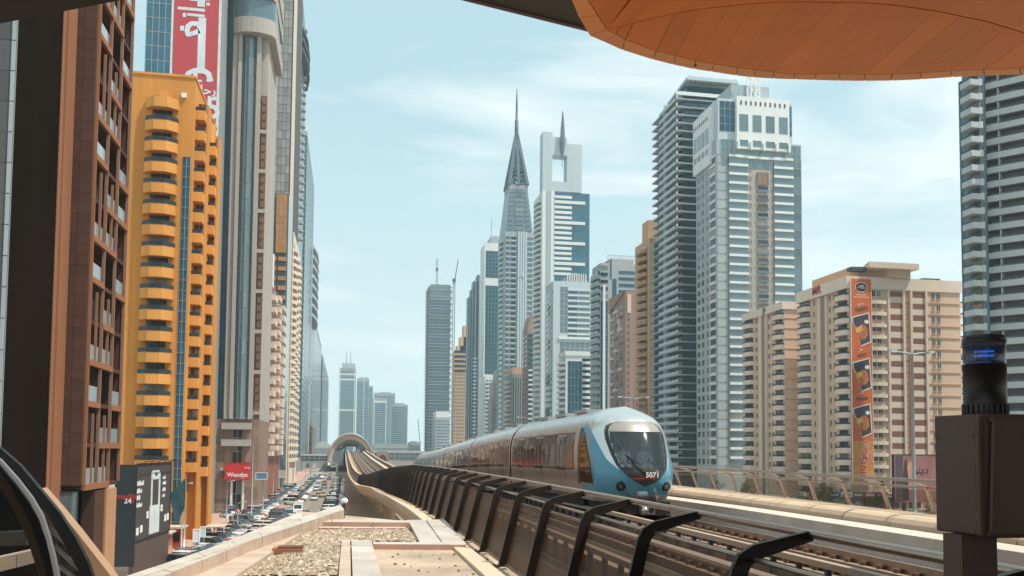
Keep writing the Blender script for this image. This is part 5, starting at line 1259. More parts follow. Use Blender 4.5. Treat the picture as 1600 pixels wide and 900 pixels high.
zz = fl(B.z(880,432), zR-3, 3.15*1.0); k = 0
for y_ in range(310, 434, 8):
    k += 1; long = (y_-318) % 31 < 8
    B.put('white_band', ('box', round((B.u(914,400) if long else uS)-uV1,2), 1.7 if not long else 1.9, 1.3), (0,.9,0), uV1, B.z(880,y_), [W_WHITE])
for z in fl(10, zR-4, 3.15*1.12):
    B.put('side_balcony', ('bay', round(B.D*.7,1), 2.4, 1.1, 0), B.Wc, B.D*.15, z, [W_WHITE, FRD]); B.put('side_window', ('box', round(B.D*.6,1), 1.5, .2), B.Wc, B.D*.2, z+1.5, [G_DARK])
B.put('grey_seam', ('box', round((uV1-uV0)*.4,1), round(zR,1), .3), B.Fc, uV0+(uV1-uV0)*.3, 0, [W_LGREY])
B.done()
Y = 520.; B = right_box('blue_office_block', 'pale office block with wide blue glass front before the needle tower', 864, 924, Y, 440, 853, W_PALE, 'office', 520); B.body()
ua, uc, ud = B.u(875), B.u(887), B.u(922)
grid_panes(B, B.Fc, ua, uc, B.z(880,520), B.z(880,448), 2, 8, [G_SKY, FRW]); zz = [B.z(900,452+8.6*k) for k in range(9)]
for k in range(9):
    h = 8.0*Y/F; B.put('ribbon_window', ('pane', round((ud-uc)*.45,2), round(h*.62,2)), B.Fc, uc, zz[k]-h, [G_TEAL, FRW]); B.put('ribbon_window', ('pane', round((ud-uc)*.53,2), round(h*.62,2)), B.Fc, uc+(ud-uc)*.46, zz[k]-h, [G_SKY, FRW]); B.put('white_band', ('box', round(ud-uc,2), .5, .5), B.Fc, uc, zz[k]-h*.3, [W_WHITE])
grid_panes(B, B.Fc, ua, ud, B.z(880,620), B.z(880,534), 6, 9, [G_SKY, FRW])
B.put('sill_band', ('box', round(ud-ua+2,1), 1.5, .8), B.Fc, ua-1, B.z(880,530), [W_WHITE])
for z in fl(12, B.H-6, 3.5): B.put('side_panel', ('box', round(B.D*.4,1), 2.0, .8), B.Wc, B.D*.15, z, [W_WHITE if int(z) % 3 else G_DARK]); B.put('side_glass', ('box', round(B.D*.8,1), 1.2, .3), B.Wc, B.D*.1, z+2.0, [G_DARK])
n = 8; P = [(B.u(882)+(B.u(918)-B.u(882))*i/n, 1, B.H+5.5*math.sin(math.pi*(.12+.8*i/n))) for i in range(n+1)]; b = MB(); b.slab(P+[(B.u(918),1,B.H),(B.u(882),1,B.H)], (0,12,0)); b.build('curved_roof', W_BEIGE, B.root)
for k in range(9): B.put('roof_fin', ('box', .5, 5.0, .6), (0,.9,0), B.u(886+3.6*k), B.H, [W_WHITE])
B.done()
Y = 478.; B = right_box('white_round_flats', 'white apartment block with rounded balconies and a blue glass centre', 884, 925, Y, 556, 873, W_WHITE, 'apartment block', 600); B.body()
B.mb('roof_drum', W_WHITE).box(-.5, B.W, -.5, B.D, B.H, B.H+2.5)
ua, uc = B.u(887,600), B.u(909,600); grid_panes(B, B.Fc, ua, uc, 4, B.H-3, 4, 13, [G_BLUE, FRG])
for z in fl(4, B.H-3, 3.2):
    B.put('balcony', ('bay', round(B.W-uc-.2,1), 1.8, 1.2, 0), B.Fc, uc+.1, z, [W_WHITE, FRD]); B.put('window', ('box', round(B.W-uc-.6,1), 1.6, .2), B.Fc, uc+.3, z+1.4, [G_DARK])
    B.put('corner_balcony', ('bay', round(B.D*.9,1), 2.4, 1.2, 0, 6), B.Wc, B.D*.05, z, [W_WHITE, FRD]); B.put('side_window', ('box', round(B.D*.7,1), 1.7, .2), B.Wc, B.D*.15, z+1.4, [G_DARK])
B.done()
# grey-white tower with curved corner
Y = 426.; B = right_box('grey_white_tower', 'grey-white tower with curved striped corner and dark vertical glass', 938, 993, Y, 412, 925, W_LGREY, 'tower', 520); B.body()
for pa, pb in ((938.5,950),): grid_panes(B, B.Fc, B.u(pa), B.u(pb), 5, B.z(945,470), 2, 24, [G_TEAL, FRG])
for pa in (941.5,): B.put('white_fin', ('box', 1.2, 62, .9), B.Fc, B.u(pa), B.z(945,640), [W_WHITE])
for z in fl(B.z(945,465), B.z(945,420), 3.6): B.put('striped_band', ('box', round(B.u(949)-B.u(938),2), 1.7, .3), B.Fc, B.u(938.5), z, [G_DARK])
ud0, ud1 = B.u(957), B.u(963); B.put('dark_slot', ('box', round(ud1-ud0,2), 11, .2), B.Fc, ud0, B.z(960,470), [G_TEAL]); B.put('dark_slot', ('box', .8, 10, .2), B.Fc, B.u(953), B.z(955,436), [G_TEAL])
for y_ in range(428, 480, 10): B.put('ribbon_window', ('box', round(B.u(992)-B.u(967),2), 1.4, .2), B.Fc, B.u(967), B.z(980,y_), [G_TEAL])
n = 7
for z in fl(6, B.H-4, 3.6): B.put('corner_band', ('bay', round(B.D*.9,1), 2.4, 1.7, 0, 6), B.Wc, B.D*.05, z, [W_LGREY, FRD]); B.put('corner_glass', ('box', round(B.D*.85,1), 1.8, 1.0), B.Wc, B.D*.07, z+1.75, [G_TEAL])
B.mb('roof_plant', W_BEIGE).box(B.u(955), B.W, 3, B.D-2, B.H, B.H+3); b = MB()
for k in range(9): b.bar((B.u(952)+k*1.6,4,B.H+3),(B.u(952)+k*1.6+1.6,4,B.H+5),.15); b.bar((B.u(952)+k*1.6,4,B.H+3),(B.u(952)+k*1.6,4,B.H+5),.15)
b.bar((B.u(952),4,B.H+5),(B.u(952)+15,4,B.H+5),.2); b.build('roof_railing', FRG, B.root); B.done()
Y = 388.; B = right_box('rose_brown_flats', 'rose-brown apartment block with mixed small balconies and one dark window column', 977, 995, Y, 455, 953, W_PINK, 'apartment block', 550); B.body()
b = MB(); b.slab([(0,0,B.H),(0,B.D,B.H),(0,B.D,B.H-7),(0,0,B.H-.01)], (-.8,0,0)); b.build('sloped_parapet', W_PINK, B.root)
for j, z in enumerate(fl(5, B.H-7, 3.05)):
    for i, u in enumerate((.1,.38,.66)):
        B.put('window', ('win', round(B.D*.12,2), 1.5), B.Wc, B.D*u+1.2, z+.9, [G_DARK, FRC])
        if (j+i) % 2: B.put('balcony', ('bal', round(B.D*.2,2), 1.1, 1.0, 0), B.Wc, B.D*u-.3, z, [W_CREAM2 if (j*i) % 3 == 0 else W_PINK, FRD])
    B.put('column_window', ('pane', round(B.u(985)-B.u(979),2), 2.0), B.Fc, B.u(979), z+.4, [G_DARK, FRW])
B.put('pale_panel', ('box', 3.0, 8, .3), B.Wc, B.D*.55, B.H-18, [W_CREAM2]); B.put('pale_panel', ('box', 1.8, 8.5, .3), B.Fc, B.u(980), B.H-10, [W_CREAM2])
B.done()
Y = 360.; B = right_box('orange_balcony_tower', 'tower with a stack of orange-brown bulging balconies beside dark glass', 1015, 1032, Y, 372, 992, W_PEACH, 'tower', 480); B.body(z1=B.H); zt2 = at(1018,342,Y).z; B.body(-.0,B.W,2,B.D*.5,B.H+.01,zt2,'roof_block',W_PEACH)
for z in fl(6, B.H-4, 13.4*Y/F):
    B.put('balcony', ('bay', round(B.D*.60,2), 2.3, 1.5, 0), B.Wc, B.D*.28, z, [W_BRONZE, FRD]); B.put('recess_window', ('box', round(B.D*.5,2), 1.4, .3), B.Wc, B.D*.33, z+1.7, [G_DARK])
    B.put('dark_pane', ('pane', round(B.W*.45,2), 3.3), B.Fc, B.W*.5, z, [G_TEAL, FRD]); B.put('pale_fin', ('box', round(B.W*.2,2), 2.6, .5), B.Fc, B.W*.12, z, [W_PALE])
B.done()
# slatted dark tower
x0 = at(1066,420,322).x; Y = 322.; B = Building('slatted_tower', 'dark tower ringed by white floor slabs with an overhanging flat roof', 'tower', x0, at(1150,420,322).x, Y, y_of(1028,420,x0)-Y, at(1070,150,322).z, wall('dark_blue_core', (.05,.085,.10), .1, .2)); B.body()
st = 13.62*Y/F; zs = fl(5, B.H-2, st)
for z in zs:
    B.put('floor_slab', ('box', round(B.W,2), .45, 1.6), B.Fc, 0, z, [FRG]); B.put('side_slab', ('box', round(B.D+1.8,2), .5, 2.6), B.Wc, 0, z, [W_LGREY])
    for i in range(3): B.put('glass_band', ('pane', round(B.W/3,2), 2.2), B.Fc, i*B.W/3, z+.6, [G_TEAL, FRD], .2); B.put('side_window', ('pane', round(B.D/3,2), 2.3), B.Wc, i*B.D/3, z+.5, [G_DARK, FRD])
    B.put('balustrade', ('box', round(B.D*.68,2), .95, .12), B.Wc, B.D*.30, z+.55, [W_PALE], 2.45)
    B.put('party_wall', ('box', .3, st-.5, 2.7), B.Wc, B.D*.52, z+.55, [W_PALE]); B.put('corner_post', ('box', .5, 1.0, .5), B.Wc, B.D+1.2, z+.55, [W_WHITE], 2.4)
zt = B.H; b = MB(); b.box(B.W*.12,B.W,3,B.D-6,zt,at(1075,116,Y-3).z-2.01); b.build('penthouse', G_BLUE, B.root)
rz0 = at(1075,116,Y-3).z; rxa = at(1073,116,Y-3).x-x0; rxb = at(1043,146,Y+B.D-4).x-x0
b = MB(); b.prism([(rxa,-3),(B.W,-3),(B.W,B.D-4),(rxb,B.D-4)], rz0-2.0, rz0-1.0); b.prism([(rxa+1.2,-2),(B.W,-2),(B.W,B.D-6),(rxb+1.5,B.D-6)], rz0-1.0, rz0); b.build('overhang_roof', W_PALE, B.root)
b = MB()
for k in range(10): b.box(3+k*1.7,4.2+k*1.7,-2.6,-.2,rz0-2.4,rz0-2.01)
b.build('roof_louvre', FRG, B.root); B.mb('terrace_parapet', W_WHITE).box(-3,B.W,-1.8,-1.4,zt-.4,zt+1.0); B.done()
# white-crowned tower
Y = 291.; x0, x1 = span(1120, 1253.5, Y); B = Building('white_crowned_tower', 'big pale tower with white crown, glass bays and white floor bands', 'tower', x0, x1, Y, y_of(1088,420,x0)-Y, at(1190,222,Y).z, W_LGREY); B.body()
zc0, zc1 = B.z(1190,236), B.z(1190,155); ua, uc = B.u(1149,200), B.u(1231,200)
B.mb('crown', W_WHITE).box(ua, uc, -1.2, B.D*.6, zc0+.0, zc1); B.mb('crown_core', W_PALE).box(.8, B.W-3.2, .4, B.D-.5, B.H-.5, B.z(1190,158)); B.mb('crown_side', W_WHITE).box(-.9, 3.2, B.D*.2, B.D+.8, B.z(1100,250), B.z(1100,160))
uw = (uc-ua)/4
for i in range(4):
    B.put('crown_window', ('pane', round(uw*.66,2), round(29*Y/F,2)), (0,-1.2,0), ua+uw*(i+.17)+.15, B.z(1190,209), [G_SKY, FRG]); B.put('crown_window', ('pane', round(uw*.66,2), round(10.5*Y/F,2)), (0,-1.2,0), ua+uw*(i+.17)+.15, B.z(1190,232), [G_SKY, FRG])
for i in range(5): B.put('crown_bracket', ('box', .7, 2.8, .9), (0,-1.2,0), ua+(uc-ua-.7)*i/4, B.z(1190,238), [W_WHITE])
for i in range(10): B.put('slot_window', ('box', .55, 1.4, .12), (0,-1.2,0), ua+(uc-ua)*(.07+.092*i), B.z(1190,168), [DARKGREY])
for i in range(8): B.put('side_slot', ('box', .5, 1.4, .12), (-.9,B.D+.8,-math.pi/2), 1+i*1.75, B.z(1100,178), [DARKGREY])
for i in range(4):
    B.put('side_crown_window', ('pane', 2.6, round(26*Y/F,2)), (-.9,B.D+.8,-math.pi/2), 1.2+i*3.6, B.z(1100,215), [G_SKY, FRG]); B.put('side_crown_window', ('pane', 2.4, 2.0), (-.9,B.D+.8,-math.pi/2), 1.2+i*3.6, B.z(1100,232), [G_SKY, FRG])
for i in range(2): grid_panes(B, (0,.4,0), 1.4 if i == 0 else B.W-7.4, (ua-.1) if i == 0 else B.W-3.4, B.z(1190,209), B.z(1190,162), 3 if i == 0 else 2, 4, [G_BLUE if i else G_TEAL, FRG], 'crown_glass')
st = 15.45*Y/F; zs = fl(B.z(1190,728), B.z(1190,252), st)
cols = ((1139,1169,'b'),(1210,1240,'b'))
for j, z in enumerate(zs):
    for pa, pb, _ in cols:
        ua2, ub2 = B.u(pa), B.u(pb); B.put('bay_glass', ('pane', round(ub2-ua2,2), round(st-.9,2)), B.Fc, ua2, z, [G_SKY if j > 6 else G_GREY, FRG], .5); B.put('white_band', ('box', round(ub2-ua2,2), .85, .55), B.Fc, ua2, z+st-.87, [W_WHITE], .35)
    if z < B.z(1190,300):
        B.put('loggia', ('pane', round(B.u(1201)-B.u(1183.5),2), 2.1), B.Fc, B.u(1183.5), z+.2, [G_BROWN if j % 3 else G_DARK, FRW], .4); B.put('loggia_rail', ('box', round(B.u(1201)-B.u(1183.5),2), .8, .25), B.Fc, B.u(1183.5), z+.1, [G_GREY], .55)
    for pa in (1172, 1206): B.put('small_window', ('pane', .75, 1.7), B.Fc, B.u(pa), z+.6, [G_BROWN, FRC], .2)
    for i, (u, w_, g) in enumerate(((.06,.16,G_DARK),(.28,.14,G_DARK),(.52,.10,G_BROWN),(.70,.26,G_DARK))):
        B.put('side_window', ('pane', round(B.D*w_,2), 2.1), B.Wc, B.D*u, z+.3, [g, FRW]); 
    B.put('side_band', ('box', round(B.D*.26,2), .8, .4), B.Wc, B.D*.70, z+st-.8, [W_WHITE])
    B.put('corner_pane', ('pane', round(B.u(1138)-.3,2), round(st-.06,2)), B.Fc, .2, z, [W_LGREY, FRG]) ; B.put('end_pane', ('pane', round(B.W-B.u(1241)-.3,2), round(st-.06,2)), B.Fc, B.u(1241)+.1, z, [G_GREY, FRG])
B.put('ornament_panel', ('box', round(B.u(1201)-B.u(1183.5),2), round(22*Y/F,2), .3), B.Fc, B.u(1183.5), B.z(1190,290), [wall('carved_panel', (.25,.16,.12), .5, 1.2, bump=.6)], .4)
B.put('beige_strip', ('box', round(B.u(1209)-B.u(1170),2), round(B.z(1190,255)-zs[0],2), .2), B.Fc, B.u(1170), zs[0], [W_BEIGE])
for y_, pa, pb in ((250,1153,1225),): B.put('white_band', ('box', round(B.u(pb)-B.u(pa),2), .9, .5), B.Fc, B.u(pa), B.z(1190,y_), [W_WHITE], .3)
grid_panes(B, B.Fc, B.u(1150), B.u(1228), B.z(1190,264), B.z(1190,238), 8, 2, [G_SKY, FRG], 'upper_pane', .25)
grid_panes(B, B.Fc, B.u(1128), B.u(1147), B.z(1190,262), B.z(1190,222), 3, 3, [G_SKY, FRG], 'upper_pane', .05); grid_panes(B, B.Fc, B.u(1233), B.W-.5, B.z(1190,262), B.z(1190,225), 3, 3, [G_SKY, FRG], 'upper_pane', .05)
B.mb('roof_plant', W_LGREY).box(B.u(1150,140), B.u(1210,140), 4, B.D-2, zc1-.5, B.z(1190,128)); B.done()
zr = at(1177,153,Y).z; pm_ = at(1177,120,Y+2); t = thing('tower_crane', 'white lattice crane mast rising from the roof of the white-crowned tower', 'crane', (pm_.x, Y+2, zr))
b = MB()
for dx in (-1.6,1.6):
    for dy in (-1.6,1.6): b.bar((dx,dy,0),(dx,dy,16),.35)
for k in range(5):
    b.bar((-1.6,-1.6,3.2*k),(1.6,-1.6,3.2*k+3.2),.25); b.bar((1.6,-1.6,3.2*k),(-1.6,-1.6,3.2*k+3.2),.25); b.bar((-1.6,-1.6,3.2*k),(1.6,-1.6,3.2*k),.25); b.bar((-1.6,-1.6,3.2*k),(-1.6,1.6,3.2*k+3.2),.25)
b.build('mast', WHITE, t)
# cream apartment blocks
def cream_side(B, zs, nb, dark_shaft=True):
    D = B.D
    for z in zs:
        B.put('curved_balcony', ('bay', round(D*.24,2), 1.7, 1.15, .45, 6), B.Wc, D*.0, z, [W_CREAM2, DRAIL]); B.put('balcony_window', ('box', round(D*.2,2), 1.7, .2), B.Wc, D*.02, z+1.0, [G_DARK])
        for u in (.30,.39): B.put('slit_window', ('win', round(D*.035,2), 1.3), B.Wc, D*u, z+1.0, [G_BROWN, FRC])
        for u in (.62,.70): B.put('slit_window', ('win', round(D*.035,2), 1.3), B.Wc, D*u, z+1.0, [G_BROWN, FRC])
        B.put('curved_balcony', ('bay', round(D*.22,2), 1.7, 1.15, .45, 6), B.Wc, D*.775, z, [W_CREAM2, DRAIL]); B.put('balcony_window', ('pane', round(D*.17,2), 1.8), B.Wc, D*.80, z+1.0, [G_DARK, FRC])
    B.put('shaft', ('box', round(D*.10,2), round(zs[-1]+2.5,1), .25), B.Wc, D*.475, 0, [wall('taupe_shaft', (.34,.23,.175), .1, .2)]); B.put('pilaster', ('box', round(D*.05,2), round(zs[-1]+2.6,1), .6), B.Wc, D*.425, 0, [W_CREAM2]); B.put('pilaster', ('box', round(D*.03,2), round(zs[-1]+2.6,1), .6), B.Wc, D*.575, 0, [W_CREAM2])
Y = 239.; x0, x1 = span(1226, 1262, Y, 580); B = Building('cream_flats', 'cream apartment wing with a blue emblem, lower and left of the bannered block', 'apartment block', x0, x1, Y, y_of(1164,580,x0)-Y, B.z(1240,474,Y), W_CREAM); B.body()
st = 17.2*Y/F; zs = [B.H-4.4-st*k for k in range(17)][::-1]; zs = [z for z in zs if z > 1]
cream_side(B, zs, 2)
for z in zs: B.put('floor_line', ('box', round(B.W,2), .18, .15), B.Fc, 0, z-.1, [W_PEACH])
B.mb('parapet', W_CREAM2).box(-.8,B.W,-.4,B.D+.4,B.H-1.8,B.H+.4); o = text('IP', mat('blue_letter', (.06,.16,.25), .5), 2.6, B.root, (-.9, B.D*.42, B.H-.9), (R(90),0,R(-90)), .05, .05); B.done()
Y = 208.; x0, x1 = span(1328, 1502, Y, 580); B = Building('cream_apartment_block', 'large cream apartment block with a tall orange food banner and flat roof canopy', 'apartment block', x0, x1, Y, y_of(1250,580,x0)-Y, at(1440,440,Y).z, W_CREAM); B.body()
st = 20.3*Y/F; zs = [z for z in [B.z(1440,466)-st*k-1.0 for k in range(18)] if z > .5][::-1]
cream_side(B, zs, 2)
B.mb('parapet', W_CREAM2).box(-.9,B.W+.3,-.35,B.D+.4,B.H-2.6,B.H+.5)
uA, uB, uC, uD, uE, uF = (B.u(p) for p in (1361,1387,1391,1410,1412,1421))
for j, z in enumerate(zs):
    B.put('front_window', ('win', .95, 1.5), B.Fc, B.u(1363), z+.9, [G_DARK, FRW]); B.put('front_window', ('win', .95, 1.5), B.Fc, B.u(1371), z+.9, [G_DARK, FRW]); B.put('front_window', ('win', .95, 1.5), B.Fc, B.u(1456), z+.9, [G_DARK, FRC]); B.put('front_window', ('win', .95, 1.5), B.Fc, B.u(1464), z+.9, [G_DARK, FRC])
    B.put('ac_ledge', ('bay', round(B.u(1386)-B.u(1361),2), .6, .7, 0), B.Fc, B.u(1361), z-.8, [W_CREAM2, FRD])
    for pa, pb in ((1391,1409.5),(1426,1444)): B.put('brown_panel', ('box', round(B.u(pb)-B.u(pa),2), 1.25, .12), B.Fc, B.u(pa), z+1.1, [wall('brown_infill', (.24,.115,.085), .12, .3, rnd=.08)]); B.put('pale_panel', ('box', round(B.u(pb)-B.u(pa),2), 1.5, .1), B.Fc, B.u(pa), z-.5, [W_CREAM2])
    B.put('stair_window', ('win', round(B.u(1419.5)-B.u(1411.5),2), 1.7), B.Fc, B.u(1411.5), z-.2+(st/2 if False else 0), [G_DARK, FRB])
    B.put('floor_line', ('box', round(B.u(1500)-B.u(1446),2), .22, .2), B.Fc, B.u(1446), z-.3, [W_PEACH]); B.put('corner_balcony', ('bal', 2.6, 1.6, 1.0, .4), B.Ec, 1.0, z-.6, [W_CREAM2, DRAIL])
B.put('stair_strip', ('box', round(B.u(1420)-B.u(1411),2), round(zs[-1]+3,1), .06), B.Fc, B.u(1411), 0, [W_PEACH])
for pa in (1386.5,1410,1421.5,1445): B.put('pilaster', ('box', .55, round(zs[-1]+3.2,1), .5), B.Fc, B.u(pa), 0, [W_CREAM2])
b = MB(); zr = B.H; b.prism([(B.u(1340),3),(B.u(1400),-1),(B.u(1420),1),(B.u(1420),B.D-3),(B.u(1340),B.D-3)], zr+.5, zr+3.6); b.build('roof_house', W_PEACH, B.root)
b = MB(); q0, q1, q2 = at(1317,430,Y+B.D).x-x0, at(1358,425,Y-2.5).x-x0, B.u(1428); b.prism([(q1,-2.5),(q2,-2.5),(q2,B.D-2),(q0,B.D-1)], B.z(1380,422), B.z(1380,413)); b.build('roof_canopy', W_CREAM2, B.root)
b = MB(); b.prism([(B.u(1385),-1),(B.u(1420),-1),(B.u(1424),4),(B.u(1385),4)], zr+.5, zr+4.2); b.build('stair_head', W_CREAM, B.root)
B.mb('roof_tank', DARKGREY).box(B.u(1450),B.u(1478),2,4,zr+.5,zr+1.4); B.mb('roof_tank').box(B.u(1330,430),B.u(1354,430),-.2,2,zr+2.0,zr+3.0)
o = text('MR', mat('red_letter', (.42,.05,.05), .5), 3.2, B.root, (-1.05, B.D*.56, B.H-.7), (R(90),0,R(-90)), .06, .06)
B.done(); CB = B
# food banner on its corner
ba = at(1328.5,590,Y).x; bw = at(1360,590,Y).x-ba; z1, z0 = at(1344,437,Y).z, at(1344,752,Y).z; H_ = z1-z0
bn = thing('food_banner', 'tall orange food advertising banner with oval logo and three tilted packets', 'banner', (ba, Y-.85, z0))
BO = mat('banner_orange', (.62,.13,.03), .7, 0, .12, .12); BWH = mat('banner_white', (.78,.75,.68), .7); BDK = mat('banner_dark', (.05,.05,.075), .6); BFO = mat('banner_food', (.52,.16,.05), .7, 0, .5, 1.2); BYL = mat('banner_yellow', (.75,.45,.10), .7, 0, .2, .6)
b = MB(); b.box(0,bw,0,.3,0,H_); b.build('banner_sheet', BO, bn); b = MB(); b.box(-.12,.0,-.05,.3,0,H_+.1); b.box(bw,bw+.12,-.05,.3,0,H_+.1); b.build('banner_edge', BWH, bn)
def by(py): return H_*(752-py)/(752-437)
def oval(cx_, cz_, rx, rz, m, o_, name, par=bn):
    b = MB(); b.slab([(cx_+rx*math.cos(6.283*i/20), -o_, cz_+rz*math.sin(6.283*i/20)) for i in range(20)], (0,.02,0)); return b.build(name, m, par)
oval(bw/2, by(450), 1.75, 1.35, BWH, .03, 'logo_rim'); oval(bw/2, by(450), 1.55, 1.15, BDK, .05, 'logo_field')
text('AL AREESH', BWH, .52, bn, (bw/2,-.07,by(451)), (R(90),0,0), .008, .012); b = MB(); b.slab([(bw/2-.9,-.06,by(449)),(bw/2-.4,-.06,by(446.8)),(bw/2,-.06,by(447.8)),(bw/2+.4,-.06,by(446.5)),(bw/2+.9,-.06,by(449))], (0,.005,0)); b.build('logo_hills', BWH, bn)
b = MB(); b.box(bw*.25,bw*.75,-.03,-.005,by(462.5),by(461.6)); b.box(bw*.12,bw*.88,-.03,-.005,by(466),by(465)); b.build('logo_line', BWH, bn)
def packet(yt, name='packet_print'):
    W = bw; P = [(W*.03,by(yt+7)),(W*.88,by(yt-1)),(W*.97,by(yt+46)),(W*.45,by(yt+53)),(W*.42,by(yt+40)),(W*.05,by(yt+15))]
    b = MB(); b.slab([(x,-.03,z) for x,z in P], (0,.025,0)); o = b.build(name, BWH, bn)
    c = (sum(p[0] for p in P)/6, sum(p[1] for p in P)/6); Q = [(c[0]+(x-c[0])*.90, c[1]+(z-c[1])*.93) for x,z in P]
    b = MB(); b.slab([(x,-.05,z) for x,z in Q], (0,.015,0)); b.build('packet_field', BDK, o)
    b = MB(); b.slab([(c[0]+W*.1+W*.24*math.cos(6.283*i/14)*(1+.15*math.sin(i*3)), -.065, by(yt+30)+2.0*math.sin(6.283*i/14)) for i in range(14)], (0,.012,0)); b.build('food_print', BFO, o)
    b = MB(); b.slab([(W*.18,-.07,by(yt+24)),(W*.5,-.07,by(yt+20)),(W*.54,-.07,by(yt+28)),(W*.22,-.07,by(yt+32))], (0,.01,0)); b.build('yellow_print', BYL, o); oval(W*.74, by(yt+14), .62, .5, BWH, .075, 'packet_oval', o)
packet(490); packet(561); packet(632)
for t_, yy, ar_ in (('TASTY',485,'\uFEEC\uFEE3\uFEC3'),('HOT',557,'\uFEAD\uFE8E\uFEA3'),('Hotter',624,'\uFEAE\uFEA3\uFE83')): text(t_, BDK, 1.25, bn, (bw*.5,-.04,by(yy)), (R(90),R(-9),0), .01, .03); text(ar_, BWH, 1.0, bn, (bw*.45,-.04,by(yy-9)), (R(90),R(-9),0), .01, .01)
for dx, m_, o_ in ((0,BWH,.12),(0,MATS['red_print'],.03)): text('ZING', m_, 2.9, bn, (bw*.52,-.03-(.02 if o_ < .1 else 0),by(735)), (R(90),R(-90),0), .008, o_); text('\uFE9E\uFEE8\uFEF3\uFEAF', m_, 2.9, bn, (bw*.52,-.03-(.02 if o_ < .1 else 0),by(703)), (R(90),R(-90),0), .008, o_)
b = MB(); b.box(.02,bw-.02,-.012,-.002,0,by(690)); b.build('yellow_fade', mat('banner_amber', (.66,.27,.05), .7, 0, .25, .35), bn)
# sliver of a white-blue block behind
x0, x1 = span(1499, 1513, 250, 560); B = Building('white_blue_block', 'narrow white and blue block squeezed between the cream block and the curved tower', 'building', x0, x1+3, 250, 12, at(1506,528,250).z, W_PALE); B.body()
for z in fl(3, B.H-3, 3.1): B.put('window', ('pane', 1.6, 1.9), B.Fc, .4, z, [G_BLUE, FRW]); B.put('window', ('pane', 1.2, 1.9), B.Fc, 2.4, z, [G_DARK, FRW])
B.done()
# curved grey tower at right
Y = 165.; xL = at(1534,330,Y).x; x1 = at(1680,330,Y).x; B = Building('curved_grey_tower', 'curved grey tower with long recessed balconies at the right edge', 'tower', xL, x1, Y, 5.4, 96, wall('mid_grey', (.17,.185,.19), .1, .3))
ust, ug = B.u(1541,330), B.u(1551,330); B.body(0, ust, 1.0, 5.4, 0, 96)
st = 26.1*Y/F; zs = fl(B.z(1530,640)-st*3.5, 96, st)
B.mb('glass_slot', G_TEAL).box(ust+.05, ug+.9, 2.5, 8, 0, 96)
# plan curve of the bowed front
n = 10; P = [(ug+(B.W+4-ug)*i/n, 4.0-26*math.sin(1.2*i/n)) for i in range(n+1)]
B.mb('wall').prism([(x, y+3.3) for x, y in P]+[(B.W+4,26),(20,26),(8,10),(ug+.6,9)], 0, 96)
CG = wall('curved_grey_band', (.44,.475,.485), .1, .25, rnd=.05); 
for j, z in enumerate(zs):
    b = piece(('box',1,1,1))
    for i, (p, q) in enumerate(zip(P, P[1:])):
        th = math.atan2(q[1]-p[1], q[0]-p[0]); L_ = round(math.dist(p, q)+.02,2); fc = (p[0],p[1],th)
        B.put('parapet_band', ('box', L_, 1.30, .25), fc, 0, z, [CG]); B.put('floor_slab', ('box', L_, .12, 3.0), fc, 0, z-.12, [mat('shaded_slab', (.12,.125,.13), .8)], -2.8); B.put('parapet_glass', ('box', L_, .35, .05), fc, 0, z+1.31, [G_DARK], -.1)  # slab colour darkened so the balcony recesses read as deep shade
        B.put('recess_window', ('pane', L_, 1.5), fc, 0, z+1.4, [G_DARK, FRD], -2.4)
        if i % 3 == 1: B.put('divider', ('box', .18, st-1.5, 2.6), fc, 0, z+1.46, [CG], -2.5)
    B.put('end_wall', ('box', .5, round(st,2), 3.4), (P[0][0],P[0][1],0), -.25, z, [CG], -3.2)
    B.put('slot_pane', ('pane', round(ug-ust+.2,2), round(st-.1,2)), (0,2.45,0), ust+.1, z, [G_TEAL, FRG])
    B.put('side_balcony', ('bal', 3.3, 1.9, 1.05, .0), B.Wc, 1.9, z, [CG, FRD]); B.put('side_balcony_glass', ('box', 3.2, .4, .05), B.Wc, 1.95, z+1.06, [G_BLUE], 1.8); B.put('side_window', ('pane', 3.4, 2.2), B.Wc, 1.8, z+.3, [G_DARK, FRD])
    B.put('front_balcony', ('bal', .9, .8, 1.25, 0), (0,1.0,0), .02, z, [CG, FRD])
B.done()
# ------------------------------------------------------------------ far station and footbridges
YS = 540.
cx = at(548,704,YS).x; zb0 = at(548,727,YS).z; rx = (at(585,704,YS).x-at(511.5,704,YS).x)/2; za = at(548,677,YS).z-zb0
st_ = thing('far_station', 'arched shell metro station in the distance where the viaduct ends', 'station', (cx, YS, zb0))
SHELL = mat('shell_bronze', (.50,.38,.31), .35, .35, .12, .1); SHIN = mat('shell_interior', (.16,.16,.16), .7)
n = 28; b = MB()
def arcp(f, y, k=1.): return [(rx*f*math.cos(math.pi*(1-i/n)*1.10-math.pi*.05), y, za*f*max(0,math.sin(math.pi*(1-i/n)*1.10-math.pi*.05))**.9*k) for i in range(n+1)]
rows = [arcp(.90,0), arcp(.985,-1.5), arcp(1.0,1), arcp(1.02,8,1.0), arcp(1.04,60), arcp(1.0,110), arcp(.8,128)]
b.grid(rows, 0, True); b.build('shell_roof', SHELL, st_)
b = MB(); b.grid([arcp(.90,0), arcp(.86,.4)], 0, False); b.grid([arcp(.86,.4), arcp(.80,.9)], 0, False); b.build('shell_rim', mat('pale_rim', (.62,.53,.45), .4, .2), st_)
b = MB(); b.grid([arcp(.82,.6), arcp(.82,110)], 0, True); b.build('inner_lining', SHIN, st_)
b = MB()
for k in range(9): y = 2+k*1.2; b.grid([arcp(.815-.02*k,y),arcp(.76-.02*k,y+.3)],0,False)
b.build('rib_ring', mat('grey_rib', (.28,.29,.29), .6), st_)
dk = at(548,706,YS).z-zb0
